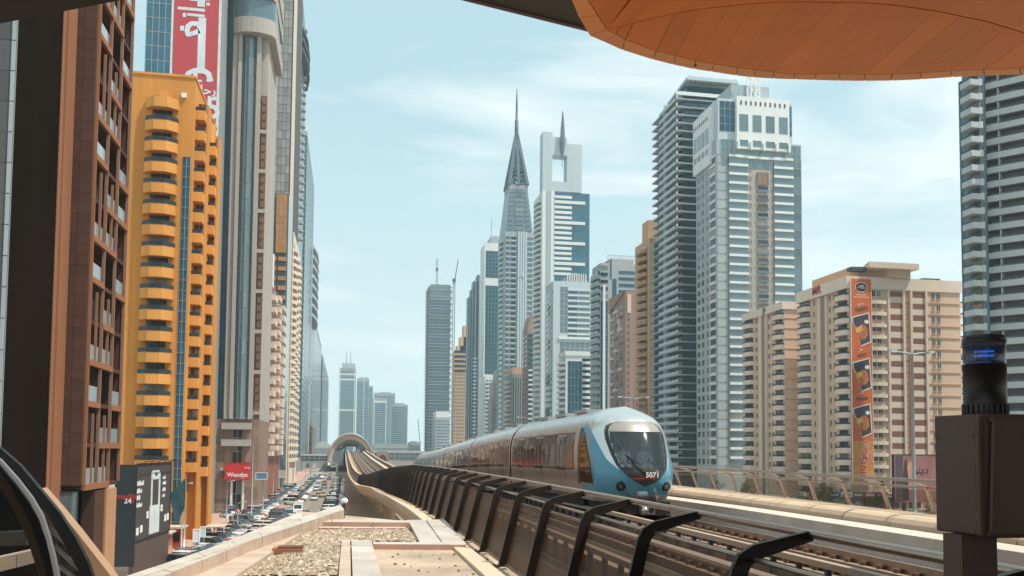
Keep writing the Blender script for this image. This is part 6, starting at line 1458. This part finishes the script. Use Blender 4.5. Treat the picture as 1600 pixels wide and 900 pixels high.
b = MB(); b.box(-rx*.8,rx*.8,2,112,dk-1.6,dk-1.0); b.box(-rx*.86,-rx*.30,1.0,6,-.5,dk+.5); b.box(rx*.55,rx*.8,1.5,6,dk-1,dk+3); b.build('platform', mat('platform_grey', (.17,.17,.175), .7), st_)
b = MB(); b.box(-rx*.25,rx*.25,20,21,dk+5.2,dk+6.4); b.box(-rx*.27,-rx*.22,20,21,dk-1,dk+6); b.box(rx*.22,rx*.27,20,21,dk-1,dk+6); b.build('portal_frame', DARKGREY, st_)
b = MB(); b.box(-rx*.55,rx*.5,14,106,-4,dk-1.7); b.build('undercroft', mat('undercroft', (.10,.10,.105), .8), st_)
for x in (-rx*.45, rx*.45):
    for y in (20, 60, 95): b = MB(); b.tube([(x,y,-zb0),(x,y,-4)], 1.4, 10); b.build('station_column', CONC, st_)
b = MB()
for x in (-rx*.6,-rx*.45,rx*.4,rx*.52): b.bar((x,3,dk),(x*.8,3,dk+5.5),.35); b.bar((x,3,dk+2.5),(x*.7,3,dk+2.5),.3)
b.build('platform_screen', mat('pale_screen', (.5,.52,.53), .4), st_)
def bridge(label, pa, pb, Y, yt, yb, seed, end=None):
    xa = at(pa,700,Y).x; xb = at(pb,700,Y).x if end is None else end; z0, z1 = at(pa,yb,Y).z, at(pa,yt,Y).z; t = thing('footbridge', label, 'footbridge', (xa,Y,0)); L_ = xb-xa
    b = MB(); b.box(0,L_,0,5,z1-.9,z1); b.build('roof', mat('bridge_roof', (.62,.60,.57), .4, .3), t)
    b = MB(); b.box(0,L_,-.2,5.2,z0,z0+.9); b.build('deck', mat('bridge_grey', (.28,.28,.28), .6), t); b = MB(); b.box(.1,L_-.1,.2,4.8,z0+.91,z1-.91); b.build('glass_wall', G_GREY, t)
    b = MB()
    for k in range(int(L_/3)+1): b.box(k*3,k*3+.25,-.05,.19,z0+.91,z1-.91)
    b.box(0,L_,-.08,.15,z0+(z1-z0)*.5,z0+(z1-z0)*.55); b.build('mullion', MATS['bridge_grey'], t)
    k = 0
    while k < L_:
        b = MB(); b.box(k,k+1.6,1,4,0,z0-.01); b.build('pier', CONC, t); k += 24
    return t
bridge('grey enclosed footbridge left of the far station crossing above the service road', 467, 512, YS+4, 709.5, 723, 1)
bridge('long grey enclosed footbridge right of the far station crossing the highway', 585, 770, YS+4, 704.5, 721, 2)
# portal over the service road
b = thing('road_gantry', 'pale portal gantry over the service road beneath the far station', 'gantry', (at(484,730,480).x,480,0)); m_ = MB(); L_ = at(528,730,480).x-b.location.x; zt = at(500,726,480).z
m_.box(0,.8,0,.8,0,zt); m_.box(L_-.8,L_,0,.8,0,zt); m_.bar((0,.4,zt),(L_*.25,.4,zt+1.6),.6); m_.bar((L_,.4,zt),(L_*.75,.4,zt+1.6),.6); m_.bar((L_*.25,.4,zt+1.6),(L_*.75,.4,zt+1.6),.6); m_.build('frame', FRG, b)
# poster board by the station, banner column
bp = at(589,728,430); t = tag(link('advert_column', None, None, (bp.x,430,0)), 'tall rose-brown advert column with a dark round picture beside the viaduct', 'advert'); zt = at(589,705,430).z; w_ = at(606,720,430).x-bp.x
b = MB(); b.box(0,w_,0,1,0,zt); b.build('board', W_PINK, t); b = MB(); c = at(597,718,430); b.slab([(w_*.5+w_*.38*math.cos(6.283*i/18),-.15,c.z+w_*.45*math.sin(6.283*i/18)) for i in range(18)], (0,.13,0)); b.build('round_picture', DARKGREY, t)

# ------------------------------------------------------------------ vehicles
CARG = glass('car_glass', (.03,.037,.042), .08, .3, .2, .0); TYRE = mat('tyre', (.02,.02,.02), .8); HUB = mat('hub', (.45,.45,.46), .35, .7)
PAINT = {'white': (.80,.80,.78), 'silver': (.42,.44,.45), 'black': (.02,.02,.022), 'grey': (.13,.14,.15), 'red': (.38,.05,.035), 'blue': (.06,.15,.22), 'orange': (.55,.22,.08), 'beige': (.5,.42,.33), 'tan': (.62,.47,.33)}
def paint(c):
    m = mat('paint_'+c, PAINT[c], .25, .1, .05, .5); m.node_tree.nodes['Principled BSDF'].inputs['Coat Weight'].default_value = .6; return m
VM = {}
def car_meshes(kind):
    if kind in VM: return VM[kind]
    body, cabin, roof, lights, tails = MB(), MB(), MB(), MB(), MB()
    if kind == 'sedan': Ls, zl, hood, cab, rfz, w_ = 4.6, .34, .88, ((-.85,.90),(-.20,1.40),(1.20,1.42),(1.75,1.0)), 1.45, .89
    elif kind == 'suv': Ls, zl, hood, cab, rfz, w_ = 4.8, .40, 1.02, ((-1.05,1.05),(-.45,1.72),(2.05,1.74),(2.32,1.08)), 1.80, .96
    elif kind == 'van': Ls, zl, hood, cab, rfz, w_ = 5.2, .42, 1.15, ((-2.35,1.15),(-1.75,2.1),(-.6,2.14),(-.55,1.2)), 2.2, .98
    h = Ls/2
    # lower hull: cross sections along the length
    if kind == 'van': sec = [(-h,.5,.95,.80),(-h+.12,.40,1.1,.93),(-1.9,.40,1.2,w_),(-.6,.40,1.2,w_),(-.55,.40,2.2,w_),(h-.06,.40,2.2,w_),(h,.5,2.12,.95)]
    else: sec = [(-h,zl+.12,hood-.25,w_*.80),(-h+.15,zl,hood-.12,w_*.94),(-h+1.2,zl-.1,hood,w_),(0,zl-.12,hood+.08,w_),(h-1.0,zl-.1,hood+.12,w_),(h-.2,zl,hood+.06,w_*.94),(h,zl+.15,hood-.12,w_*.82)]
    rows = [[(-q*.96,y,a),(-q,y,a+(c-a)*.45),(-q*.93,y,c-.05),(-q*.80,y,c),(q*.80,y,c),(q*.93,y,c-.05),(q,y,a+(c-a)*.45),(q*.96,y,a)] for y,a,c,q in sec]
    body.grid(rows, 0, False, True); body.face(rows[0]); body.face(rows[-1][::-1])
    if kind != 'van':
        (y0,z0),(y1,z1),(y2,z2),(y3,z3) = cab; q = w_*.92; qt = w_*.80
        a = [(-q,y0,z0),(-qt,y1,z1),(-qt,y2,z2),(-q,y3,z3)]; c = [(-x,y,z) for x,y,z in a]
        cabin.grid([a,c], 0, False, True); cabin.face(a); cabin.face(c[::-1])
        roof.grid([[(-qt-.01,y1+.02,z1),(-qt+.1,y1+.02,rfz-.01),(qt-.1,y1+.02,rfz-.01),(qt+.01,y1+.02,z1)],[(-qt-.01,y2-.02,z2),(-qt+.1,y2-.02,rfz),(qt-.1,y2-.02,rfz),(qt+.01,y2-.02,z2)]], 0, False, True)
        for sx in (-1,1):
            for ym in ((y1+y2)/2,): body.bar((sx*(q+.0),ym,z0),(sx*(qt+.012),ym,z1),.10,.02)
    else:
        cabin.slab([(-w_*.8,-2.28,1.2),(w_*.8,-2.28,1.2),(w_*.78,-1.80,2.0),(-w_*.78,-1.80,2.0)], (0,.1,.02)); body.slab([(-w_*.96,-2.3,1.1),(-w_*.93,-1.7,2.15),(-w_*.93,-.56,2.18),(-w_*.96,-.56,1.1)], (w_*1.9,0,0))
        for sx in (-1,1): cabin.box(sx*(w_+.005)-.01,sx*(w_+.005)+.01,-1.7,-.75,1.3,1.95)
        roof.box(-w_*.9,w_*.9,-1.6,h-.1,2.2,2.26)
    wh = MB(); wr = .36 if kind == 'suv' else .33
    wh.tube([(-.10,0,0),(.10,0,0)], wr, 14, 0); wh.tube([(-.112,0,0),(.112,0,0)], wr*.6, 10, 1)
    for sx in (-.62,.62): lights.box(sx*w_-.16,sx*w_+.16,-h-.01,-h+.14,hood-.34 if kind != 'van' else .8,hood-.18 if kind != 'van' else 1.0); tails.box(sx*w_-.15,sx*w_+.15,h-.1,h+.012,hood-.22 if kind != 'van' else .9,hood-.04 if kind != 'van' else 1.2)
    VM[kind] = (body, cabin, roof, wh, lights, tails, h, w_, wr); return VM[kind]
CM = {}
def vehicle(kind, colr, x, y, rz, label, group, detail=True, roofc=None):
    body, cabin, roof, wh, lights, tails, h, w_, wr = car_meshes(kind)
    nm = {'sedan':'parked_car','suv':'parked_suv','van':'delivery_van'}[kind] if 'parked' in label or kind == 'van' else 'car'
    key = (kind, colr, roofc)
    if key not in CM:
        pm_ = paint(colr); rm = paint(roofc or colr)
        CM[key] = dict(body=body.mesh('body', pm_), window=cabin.mesh('window', CARG), roof=roof.mesh('roof', rm), wheel=wh.mesh('wheel', [TYRE, HUB]), headlight=lights.mesh('headlight', mat('headlight', (.7,.7,.68), .15, .3)), tail_light=tails.mesh('tail_light', mat('tail_light', (.35,.02,.02), .3)))
        a = MB(); a.add(body); k = len(a.f)
        f = MB(); f.add(body, m=[0]); f.add(cabin, m=[1]); f.add(roof, m=[2]); f.add(tails, m=[4])
        for sx in (-1,1):
            for sy in (-h+.85,h-.85): f.add(wh, sx*(w_-.10), sy, wr, 0, [3,3])
        CM[key]['whole'] = f.mesh('car', [pm_, CARG, rm, TYRE, MATS['tail_light']])
    M = CM[key]
    if not detail:
        o = link(nm, M['whole'], None, (x,y,.012), rz); return tag(o, label, 'van' if kind == 'van' else 'car', group)
    t = thing(nm, label, 'van' if kind == 'van' else 'car', (x,y,.012), rz, group)
    for p in ('body','window','roof','headlight','tail_light'): link(p, M[p], t)
    for sx in (-1,1):
        for sy in (-h+.85,h-.85): link('wheel', M['wheel'], t, (sx*(w_-.10), sy, wr))
    return t
rng = random.Random(21)
ORD = ['first','second','third','fourth','fifth','sixth','seventh','eighth','ninth','tenth','eleventh','twelfth','thirteenth','fourteenth','fifteenth','sixteenth','seventeenth','eighteenth','nineteenth']
def ordn(k):
    tens = ['','','twenty','thirty','forty','fifty','sixty','seventy','eighty','ninety']
    if k < 19: return ORD[k]
    q, r = divmod(k+1, 10); return (tens[q]+'-'+ORD[r-1]) if r else tens[q][:-1]+'ieth'
def row(x, ya, yb, step, ang, where, group, skip=0., jitter=.3, cols=('white','white','white','white','silver','silver','grey','white','beige','black','white','red','blue')):
    y = ya; k = 0
    while y < yb:
        if rng.random() >= skip:
            kind = rng.choice(('sedan','sedan','suv')); c = rng.choice(cols)
            vehicle(kind, c, x+rng.uniform(-jitter,jitter), y+rng.uniform(-.25,.25), ang+rng.uniform(-.06,.06), f'{c} {"SUV" if kind == "suv" else "car"} parked {ordn(k)} from near end {where}', group, y < 250); k += 1
        y += step
row(-17.5, 108, 330, 2.9, R(65), 'of row by shopfront pavement', 'cars parked along the shopfront pavement', .12)
row(-12.0, 122, 196, 3.3, R(70), 'of row beside parking island', 'cars parked beside the parking island', .10)
row(-12.2, 222, 430, 3.4, R(66), 'of far row left of lanes', 'cars parked left of the lanes', .25)
row(-2.4, 150, 415, 2.85, R(84), 'of row beside viaduct', 'cars parked beside the viaduct', .08)
row(-22.8, 186, 232, 3.2, R(20), 'of forecourt by red sign', 'cars on the restaurant forecourt', .3)
mv = [('van','white',-9.6,196,0,None),('sedan','beige',-7.6,185,0,'red'),('sedan','white',-8.0,246,0,None),('sedan','tan',-6.3,262,math.pi,'red'),('sedan','black',-9.9,172,0,None),('suv','white',-10.8,183,.1,None),('sedan','silver',-10.4,160,0,None),('sedan','beige',-7.6,280,0,'red'),('sedan','white',-9.2,300,0,None),('suv','silver',-7.0,318,math.pi,None),('sedan','white',-9.8,330,0,None),('sedan','red',-7.6,352,0,None),('suv','white',-9.9,376,0,None),('sedan','grey',-6.8,398,math.pi,None),('sedan','white',-8.8,420,0,None),('sedan','beige',-7.2,452,0,'red'),('suv','white',-9.5,480,0,None)]
labs = ['white box delivery van driving nearest the parked rows','cream taxi with red roof driving just right of the white van','white car driving in the middle of the lanes behind the taxi','tan taxi with red roof heading away in the clear lane','black car driving in front of the white van','white SUV turning out of the parked rows near the van','silver car nearest the terrace edge in the lanes','cream taxi with red roof behind the white mid-lane car','white car in the left lane past the second taxi','silver SUV heading away in the right lane','white car in the left lane, seventh in the queue','red car in the middle of the distant lanes','white SUV in the distant left lane','grey car heading away in the distant right lane','white car approaching from under the gantry','distant cream taxi with red roof near the gantry','white SUV right under the gantry']
for (kd, c, x, y, a, rc), lb in zip(mv, labs): vehicle(kd, c, x, y, a, lb, 'vehicles driving on the service road', True, rc)
for k in range(26):
    x = rng.choice((27,31,35,39,43,71,75,79,83)); y = 70+k*13
    vehicle(rng.choice(('sedan','suv')), rng.choice(('white','silver','grey','black')), x, y, 0 if x < 60 else math.pi, f'car {ordn(k)} along the highway glimpsed beyond the glass railing', 'cars on the highway', False)

# ------------------------------------------------------------------ people on the pavement
def walker_mesh(step):
    v = [(0,0,.92),(0,.0,1.15),(0,.0,1.38),(0,0,1.50),(0,-.02,1.64),(-.19,0,1.40),(-.25,.05*step,1.12),(-.24,-.10*step,.88),(.19,0,1.40),(.25,-.05*step,1.12),(.24,.10*step,.88),(-.09,0,.88),(-.10,-.14*step,.48),(-.10,-.12*step,.08),(-.10,-.28*step-.04,.03),(.09,0,.88),(.10,.10*step,.48),(.10,.28*step,.10),(.10,.16*step-.08,.03)]
    e = [(0,1),(1,2),(2,3),(3,4),(2,5),(5,6),(6,7),(2,8),(8,9),(9,10),(0,11),(11,12),(12,13),(13,14),(0,15),(15,16),(16,17),(17,18)]
    rr = [.15,.14,.16,.06,.105,.07,.05,.04,.07,.05,.04,.095,.07,.05,.04,.095,.07,.05,.04]
    me = bpy.data.meshes.new('person'); me.from_pydata(v, e, []); o = bpy.data.objects.new('person', me); COL.objects.link(o); o.modifiers.new('skin','SKIN'); o.modifiers.new('sub','SUBSURF').levels = 1
    for i, r in enumerate(rr): me.skin_vertices[0].data[i].radius = (r, r*.85)
    me.skin_vertices[0].data[0].use_root = True
    m2 = bpy.data.meshes.new_from_object(o.evaluated_get(bpy.context.evaluated_depsgraph_get())); bpy.data.objects.remove(o)
    for p in m2.polygons:
        c = p.center; p.use_smooth = True; p.material_index = 1 if c.z > 1.5 and c.y < .04 else (3 if c.z > 1.58 else (2 if c.z < .92 and abs(c.x) < .2 else 0))
    return m2
wm = [walker_mesh(1), walker_mesh(-1)]
shirts = {'white': (.7,.7,.68), 'red': (.4,.05,.04), 'dark': (.03,.035,.05), 'blue': (.08,.16,.3)}; TROU = mat('dark_trousers', (.03,.03,.04), .8)
for k, (x, y, rz, c, where) in enumerate(((-19.8,166,.2,'dark','walking on the pink pavement by the parked rows'),(-20.6,168,3.3,'white','walking beside the dark-shirted person on the pavement'),(-21.2,186,.1,'red','on the forecourt below the red sign'),(-20.3,150,3.0,'blue','on the near pavement by the bus shelter'),(.6,240,0,'white','on the narrow pavement beside the viaduct'),(-20.0,205,.3,'white','further up the pavement near the sign posts'))):
    me = wm[k % 2].copy(); me.materials.clear()
    for m in (mat('shirt_'+c, shirts[c], .8), SKIN, TROU, HAIR): me.materials.append(m)
    tag(link('person', me, None, (x, y, .13), rz), f'person in {c} shirt {where}', 'person', 'people on the pavement')

# ------------------------------------------------------------------ street furniture
def street_lamp(x, y, H, label, group, arms=1.0, two=True, r=.12):
    t = thing('street_lamp', label, 'street lamp', (x,y,0), 0, group)
    b = MB(); b.tube([(0,0,0),(0,0,H*.6),(0,0,H)], [r*1.3,r,r*.7], 8); b.build('pole', FRG, t)
    for sx in ((-1,1) if two else (1,)):
        b = MB(); b.tube([(0,0,H-.1),(sx*arms*.5,0,H+.02),(sx*arms,0,H+.10)], [r*.7,r*.6,r*.5], 6); b.build('arm', FRG, t); b = MB(); b.box(sx*arms-.05-.35*(sx<0),sx*arms+.05+.35*(sx>0),-.16,.16,H+.03,H+.2); b.build('lamp_head', mat('lamp_grey', (.5,.5,.5), .4), t)
for k, (Y, px, py) in enumerate(((57,1425,552),(107,990,622),(172,823,653))):
    p = at(px,py,Y); street_lamp(p.x, Y, p.z, ('tall twin-armed highway lamp in front of the cream apartment block','twin-armed highway lamp above the train front','distant twin-armed highway lamp left of the train nose')[k], 'highway lamps', 1.3 if k == 0 else 1.6)
sl_ = [(397,640,172,'tall lamp post in front of the red restaurant sign'),(428,712,250,'lamp post in front of the red-brown flats'),(355,752,160,'slim lamp post left of the red sign'),(437,715,285,'lamp post beside the cream flats'),(405,733,205,'short lamp post right of the red sign'),(286,756,128,'lamp post by the flag and the orange hotel'),(372,785,150,'thin post among the parked cars'),(478,722,330,'pale post before the left footbridge')]
for px, py, Y, lb in sl_: p = at(px,py,Y); street_lamp(p.x, Y, p.z, lb, 'street lamps along the service road', .9, False, .09)
def panel_sign(name, label, px0, px1, py0, py1, Y, m, post=True, frame=WHITE, lines=0):
    a, c = at(px0,py1,Y), at(px1,py0,Y); w_ = c.x-a.x; t = thing(name, label, 'sign', (a.x,Y,0)); b = MB(); b.box(0,w_,0,.25,a.z,c.z); b.build('board', m, t)
    b = MB(); b.box(-.1,0,-.04,.29,a.z-.1,c.z+.1); b.box(w_,w_+.1,-.04,.29,a.z-.1,c.z+.1); b.box(0,w_,-.04,.29,c.z,c.z+.1); b.box(0,w_,-.04,.29,a.z-.1,a.z); b.build('frame', frame, t)
    if post: b = MB(); b.tube([(w_*.7,.12,0),(w_*.7,.12,a.z-.1)], .13, 8); b.build('post', FRG, t)
    if lines:
        b = MB()
        for k in range(lines): b.box(w_*.15,w_*(.5+.3*((k*7) % 3)/2),-.03,-.001,a.z+(c.z-a.z)*(.25+.5*k/lines),a.z+(c.z-a.z)*(.25+.5*k/lines)+.12)
        b.build('lettering', WHITE, t)
    return t
panel_sign('street_sign', 'blue and white panel sign on a post right of the red restaurant sign', 400, 417, 739, 748.5, 186, mat('sign_blue', (.10,.22,.33), .4))
panel_sign('street_sign', 'grey round-cornered sign board on the pavement near the cream flats', 436, 444, 735, 746, 260, mat('sign_pale', (.45,.47,.47), .5))
panel_sign('street_sign', 'white advert panel on the near pavement beside the bus shelter', 302, 311, 828, 846, 122, WHITE); panel_sign('street_sign', 'second white advert panel just right of the first by the bus shelter', 313, 320, 824, 842, 128, mat('ad_pale', (.6,.66,.68), .5))
panel_sign('street_sign', 'rose round sign beyond the cream flats', 452, 461, 722, 731, 300, W_PINK)
t = thing('bus_shelter', 'small bus shelter with dark posts and flat pale roof on the near pavement', 'bus shelter', (at(322,836,133).x,133,.13)); b = MB(); b.box(-.2,2.4,-.2,4.4,2.5,2.62); b.build('roof', FRC, t)
for x, y in ((0,0),(2.2,0),(0,4.2),(2.2,4.2)): b = MB(); b.box(x-.06,x+.06,y-.06,y+.06,0,2.495); b.build('post', DARKGREY, t)
b = MB(); b.box(-.02,.02,.2,4.0,.3,2.3); b.build('back_glass', G_GREY, t)
t = thing('flag_pole', 'drooping dark and pale blue flag on a pole before the orange hotel', 'flag', (at(289,800,124).x,124,0)); b = MB(); b.tube([(0,0,0),(0,0,10.5)], .06, 8); b.build('pole', STEEL, t)
b = MB(); b.grid([[(-.05-.5*k*(1-.12*j),.12*math.sin(k*1.9+j),9.9-j*1.0-.55*k) for k in range(5)] for j in range(5)], 0, True); b.build('flag', mat('flag_teal', (.02,.07,.09), .8), t)
for k, (x, y, w_, c, lb) in enumerate(((-24.2,121,2.2,'orange','orange shop awning and kiosk beside the hotel foot'),(-24.0,129,2.2,'red','red kiosk further along the hotel foot'))):
    t = thing('kiosk', lb, 'kiosk', (x,y,.13)); b = MB(); b.box(0,w_,0,3,0,2.7); b.build('body', paint(c), t); b = MB(); b.box(-.2,w_+.4,-.5,3.2,2.71,2.95); b.build('roof', FRC, t); b = MB(); b.box(.2,w_-.2,-.04,-.001,.9,2.2); b.build('hatch', G_DARK, t)
# pink billboard across the highway
Y = 142.; a, c = at(1398,785,Y), at(1500,712,Y); t = thing('billboard', 'large pink and purple cosmetics billboard beyond the glass railing', 'billboard', (a.x,Y,0)); W_ = c.x-a.x
PK = mat('billboard_pink', (.26,.105,.10), .6, 0, .25, .25); b = MB(); b.box(0,W_,0,.5,a.z,c.z); b.build('board', PK, t); b = MB(); b.box(-.15,0,-.05,.55,a.z-.1,c.z+.1); b.box(0,W_,-.05,.55,c.z,c.z+.15); b.build('frame', BLACK, t)
b = MB(); b.box(W_*.02,W_*.13,-.02,-.001,a.z+.1,c.z-.1); b.build('purple_print', mat('billboard_purple', (.07,.04,.06), .6, 0, .3, .3), t); b = MB(); xm = W_*.17
b.slab([(xm-.55,-.05,a.z+.4),(xm+.55,-.05,a.z+.4),(xm+.5,-.05,a.z+4.2),(xm+.12,-.05,c.z-.6),(xm-.12,-.05,c.z-.9),(xm-.5,-.05,a.z+4.2)], (0,.04,0)); b.build('bottle_print', mat('print_black', (.03,.02,.022), .5), t)
b = MB(); b.slab([(W_*.24+.9*math.cos(6.283*i/14)*(1+.2*math.sin(2*i)),-.04,a.z+4.6+2.6*math.sin(6.283*i/14)) for i in range(14)], (0,.03,0)); b.build('glow_print', mat('print_peach', (.48,.21,.14), .6, 0, .3, .5), t)
text('\uFEEE\uFEE8\uFEF3\uFEA9', mat('print_plum', (.06,.02,.03), .6), 1.9, t, (W_*.40,-.03,c.z-2.6), (R(90),0,0), .01, .03)
for x in (W_*.15, W_*.8): b = MB(); b.tube([(x,.25,0),(x,.25,a.z-.1)], .35, 10); b.build('post', DARKGREY, t)
# shop fronts below the cream blocks, seen through the glass railing
for k in range(9):
    x = 106+4*0+k*3.9; Y = 206.4
    if k > 7: break
    nm = ('blue and white shop front third under the cream block','white shop front under the food banner','brown shop front under the cream block corner','orange shop front under the cream block','dark shop front with pale sign under the cream block','white shop front near the pink billboard','grey shop front behind the pink billboard','red shop front at the right end of the cream block')[k]
    t = thing('shop_front', nm, 'shop', (118+k*3.2,Y-1.6,0)); b = MB(); b.box(0,3.1,0,1.5,2.9,4.1); b.build('sign_board', (mat('shop_blue', (.05,.10,.20), .5), WHITE, W_STONE, paint('orange'), DARKGREY, FRW, W_LGREY, paint('red'))[k], t); b = MB(); b.box(.1,3.0,.3,1.5,.1,2.89); b.build('window', G_BROWN, t); b = MB(); b.box(.4,2.5,-.03,-.001,3.25,3.7); b.build('sign_panel', (WHITE, paint('blue'), WHITE, WHITE, WHITE, paint('red'), WHITE, WHITE)[k], t)
rngt = random.Random(4)
LEAF = [mat('leaf_dark', (.045,.060,.028), .7, 0, .3, 2), mat('leaf_mid', (.075,.085,.035), .7, 0, .3, 2), mat('leaf_dusty', (.12,.11,.06), .7, 0, .3, 2)]
for k in range(12):
    Y = 150+rngt.uniform(-20,42); x = 78+k*3.6+rngt.uniform(-1,1); H = rngt.uniform(5.5,8.5); t = thing('roadside_tree', f'dusty roadside tree, {ordn(k)} from the left beyond the glass railing', 'tree', (x,Y,0), rngt.uniform(0,6), 'roadside trees beyond the highway')
    b = MB(); b.tube([(0,0,0),(.1,0,H*.3),(.05,.1,H*.55)], [.2,.14,.09], 7)
    for q in range(5): a_ = q*1.26; b.tube([(.08,0,H*(.35+.03*q)),(1.2*math.cos(a_),1.2*math.sin(a_),H*(.6+.04*q))], [.08,.03], 5)
    b.build('trunk', mat('bark', (.12,.08,.055), .9), t); c = MB()
    cl = [(rngt.uniform(-1.7,1.7),rngt.uniform(-1.7,1.7),H*rngt.uniform(.5,.98),rngt.uniform(.6,1.1)) for _ in range(14)]
    for cx_,cy_,cz_,cr_ in cl:
        m_ = rngt.choice((0,0,1,1,2))
        for _ in range(70):
            d = Vector((rngt.gauss(0,1),rngt.gauss(0,1),rngt.gauss(0,.8))).normalized()*cr_*rngt.random()**.4; p = Vector((cx_,cy_,cz_))+d; u = Vector((rngt.gauss(0,1),rngt.gauss(0,1),rngt.gauss(0,1))).normalized(); v_ = u.orthogonal().normalized(); s_ = rngt.uniform(.10,.22)
            c.face([p-u*s_, p+v_*s_*.5, p+u*s_, p-v_*s_*.5], m_)
    c.build('crown', LEAF, t)
# white dome lamp and cable at the coping end
p = on(538,790,ZD+.5); t = thing('dome_camera', 'small white dome camera on a short post at the tip of the terrace coping', 'camera', (p.x,p.y,ZD+.3)); b = MB(); b.tube([(0,0,-.6),(0,0,.32)], .04, 8); b.build('post', DARKGREY, t); b = MB(); b.tube([(0,0,.32),(0,0,.38),(0,0,.48),(0,0,.56)], [.10,.17,.15,.05], 12); b.build('dome', WHITE, t)

# ------------------------------------------------------------------ the air: pale haze round everything
b = MB(); b.box(-3520,4220,-420,6020,-1.2,345); hz = b.build('haze', bpy.data.materials.new('haze')); hz['kind'] = 'stuff'
m = hz.data.materials[0]; m.use_nodes = True; nt = m.node_tree; nt.nodes.remove(nt.nodes['Principled BSDF'])
pv = nt.nodes.new('ShaderNodeVolumePrincipled'); pv.inputs['Density'].default_value = .00019; pv.inputs['Color'].default_value = (.66,.88,.96,1); pv.inputs['Anisotropy'].default_value = .2
nt.links.new(pv.outputs[0], nt.nodes['Material Output'].inputs['Volume'])
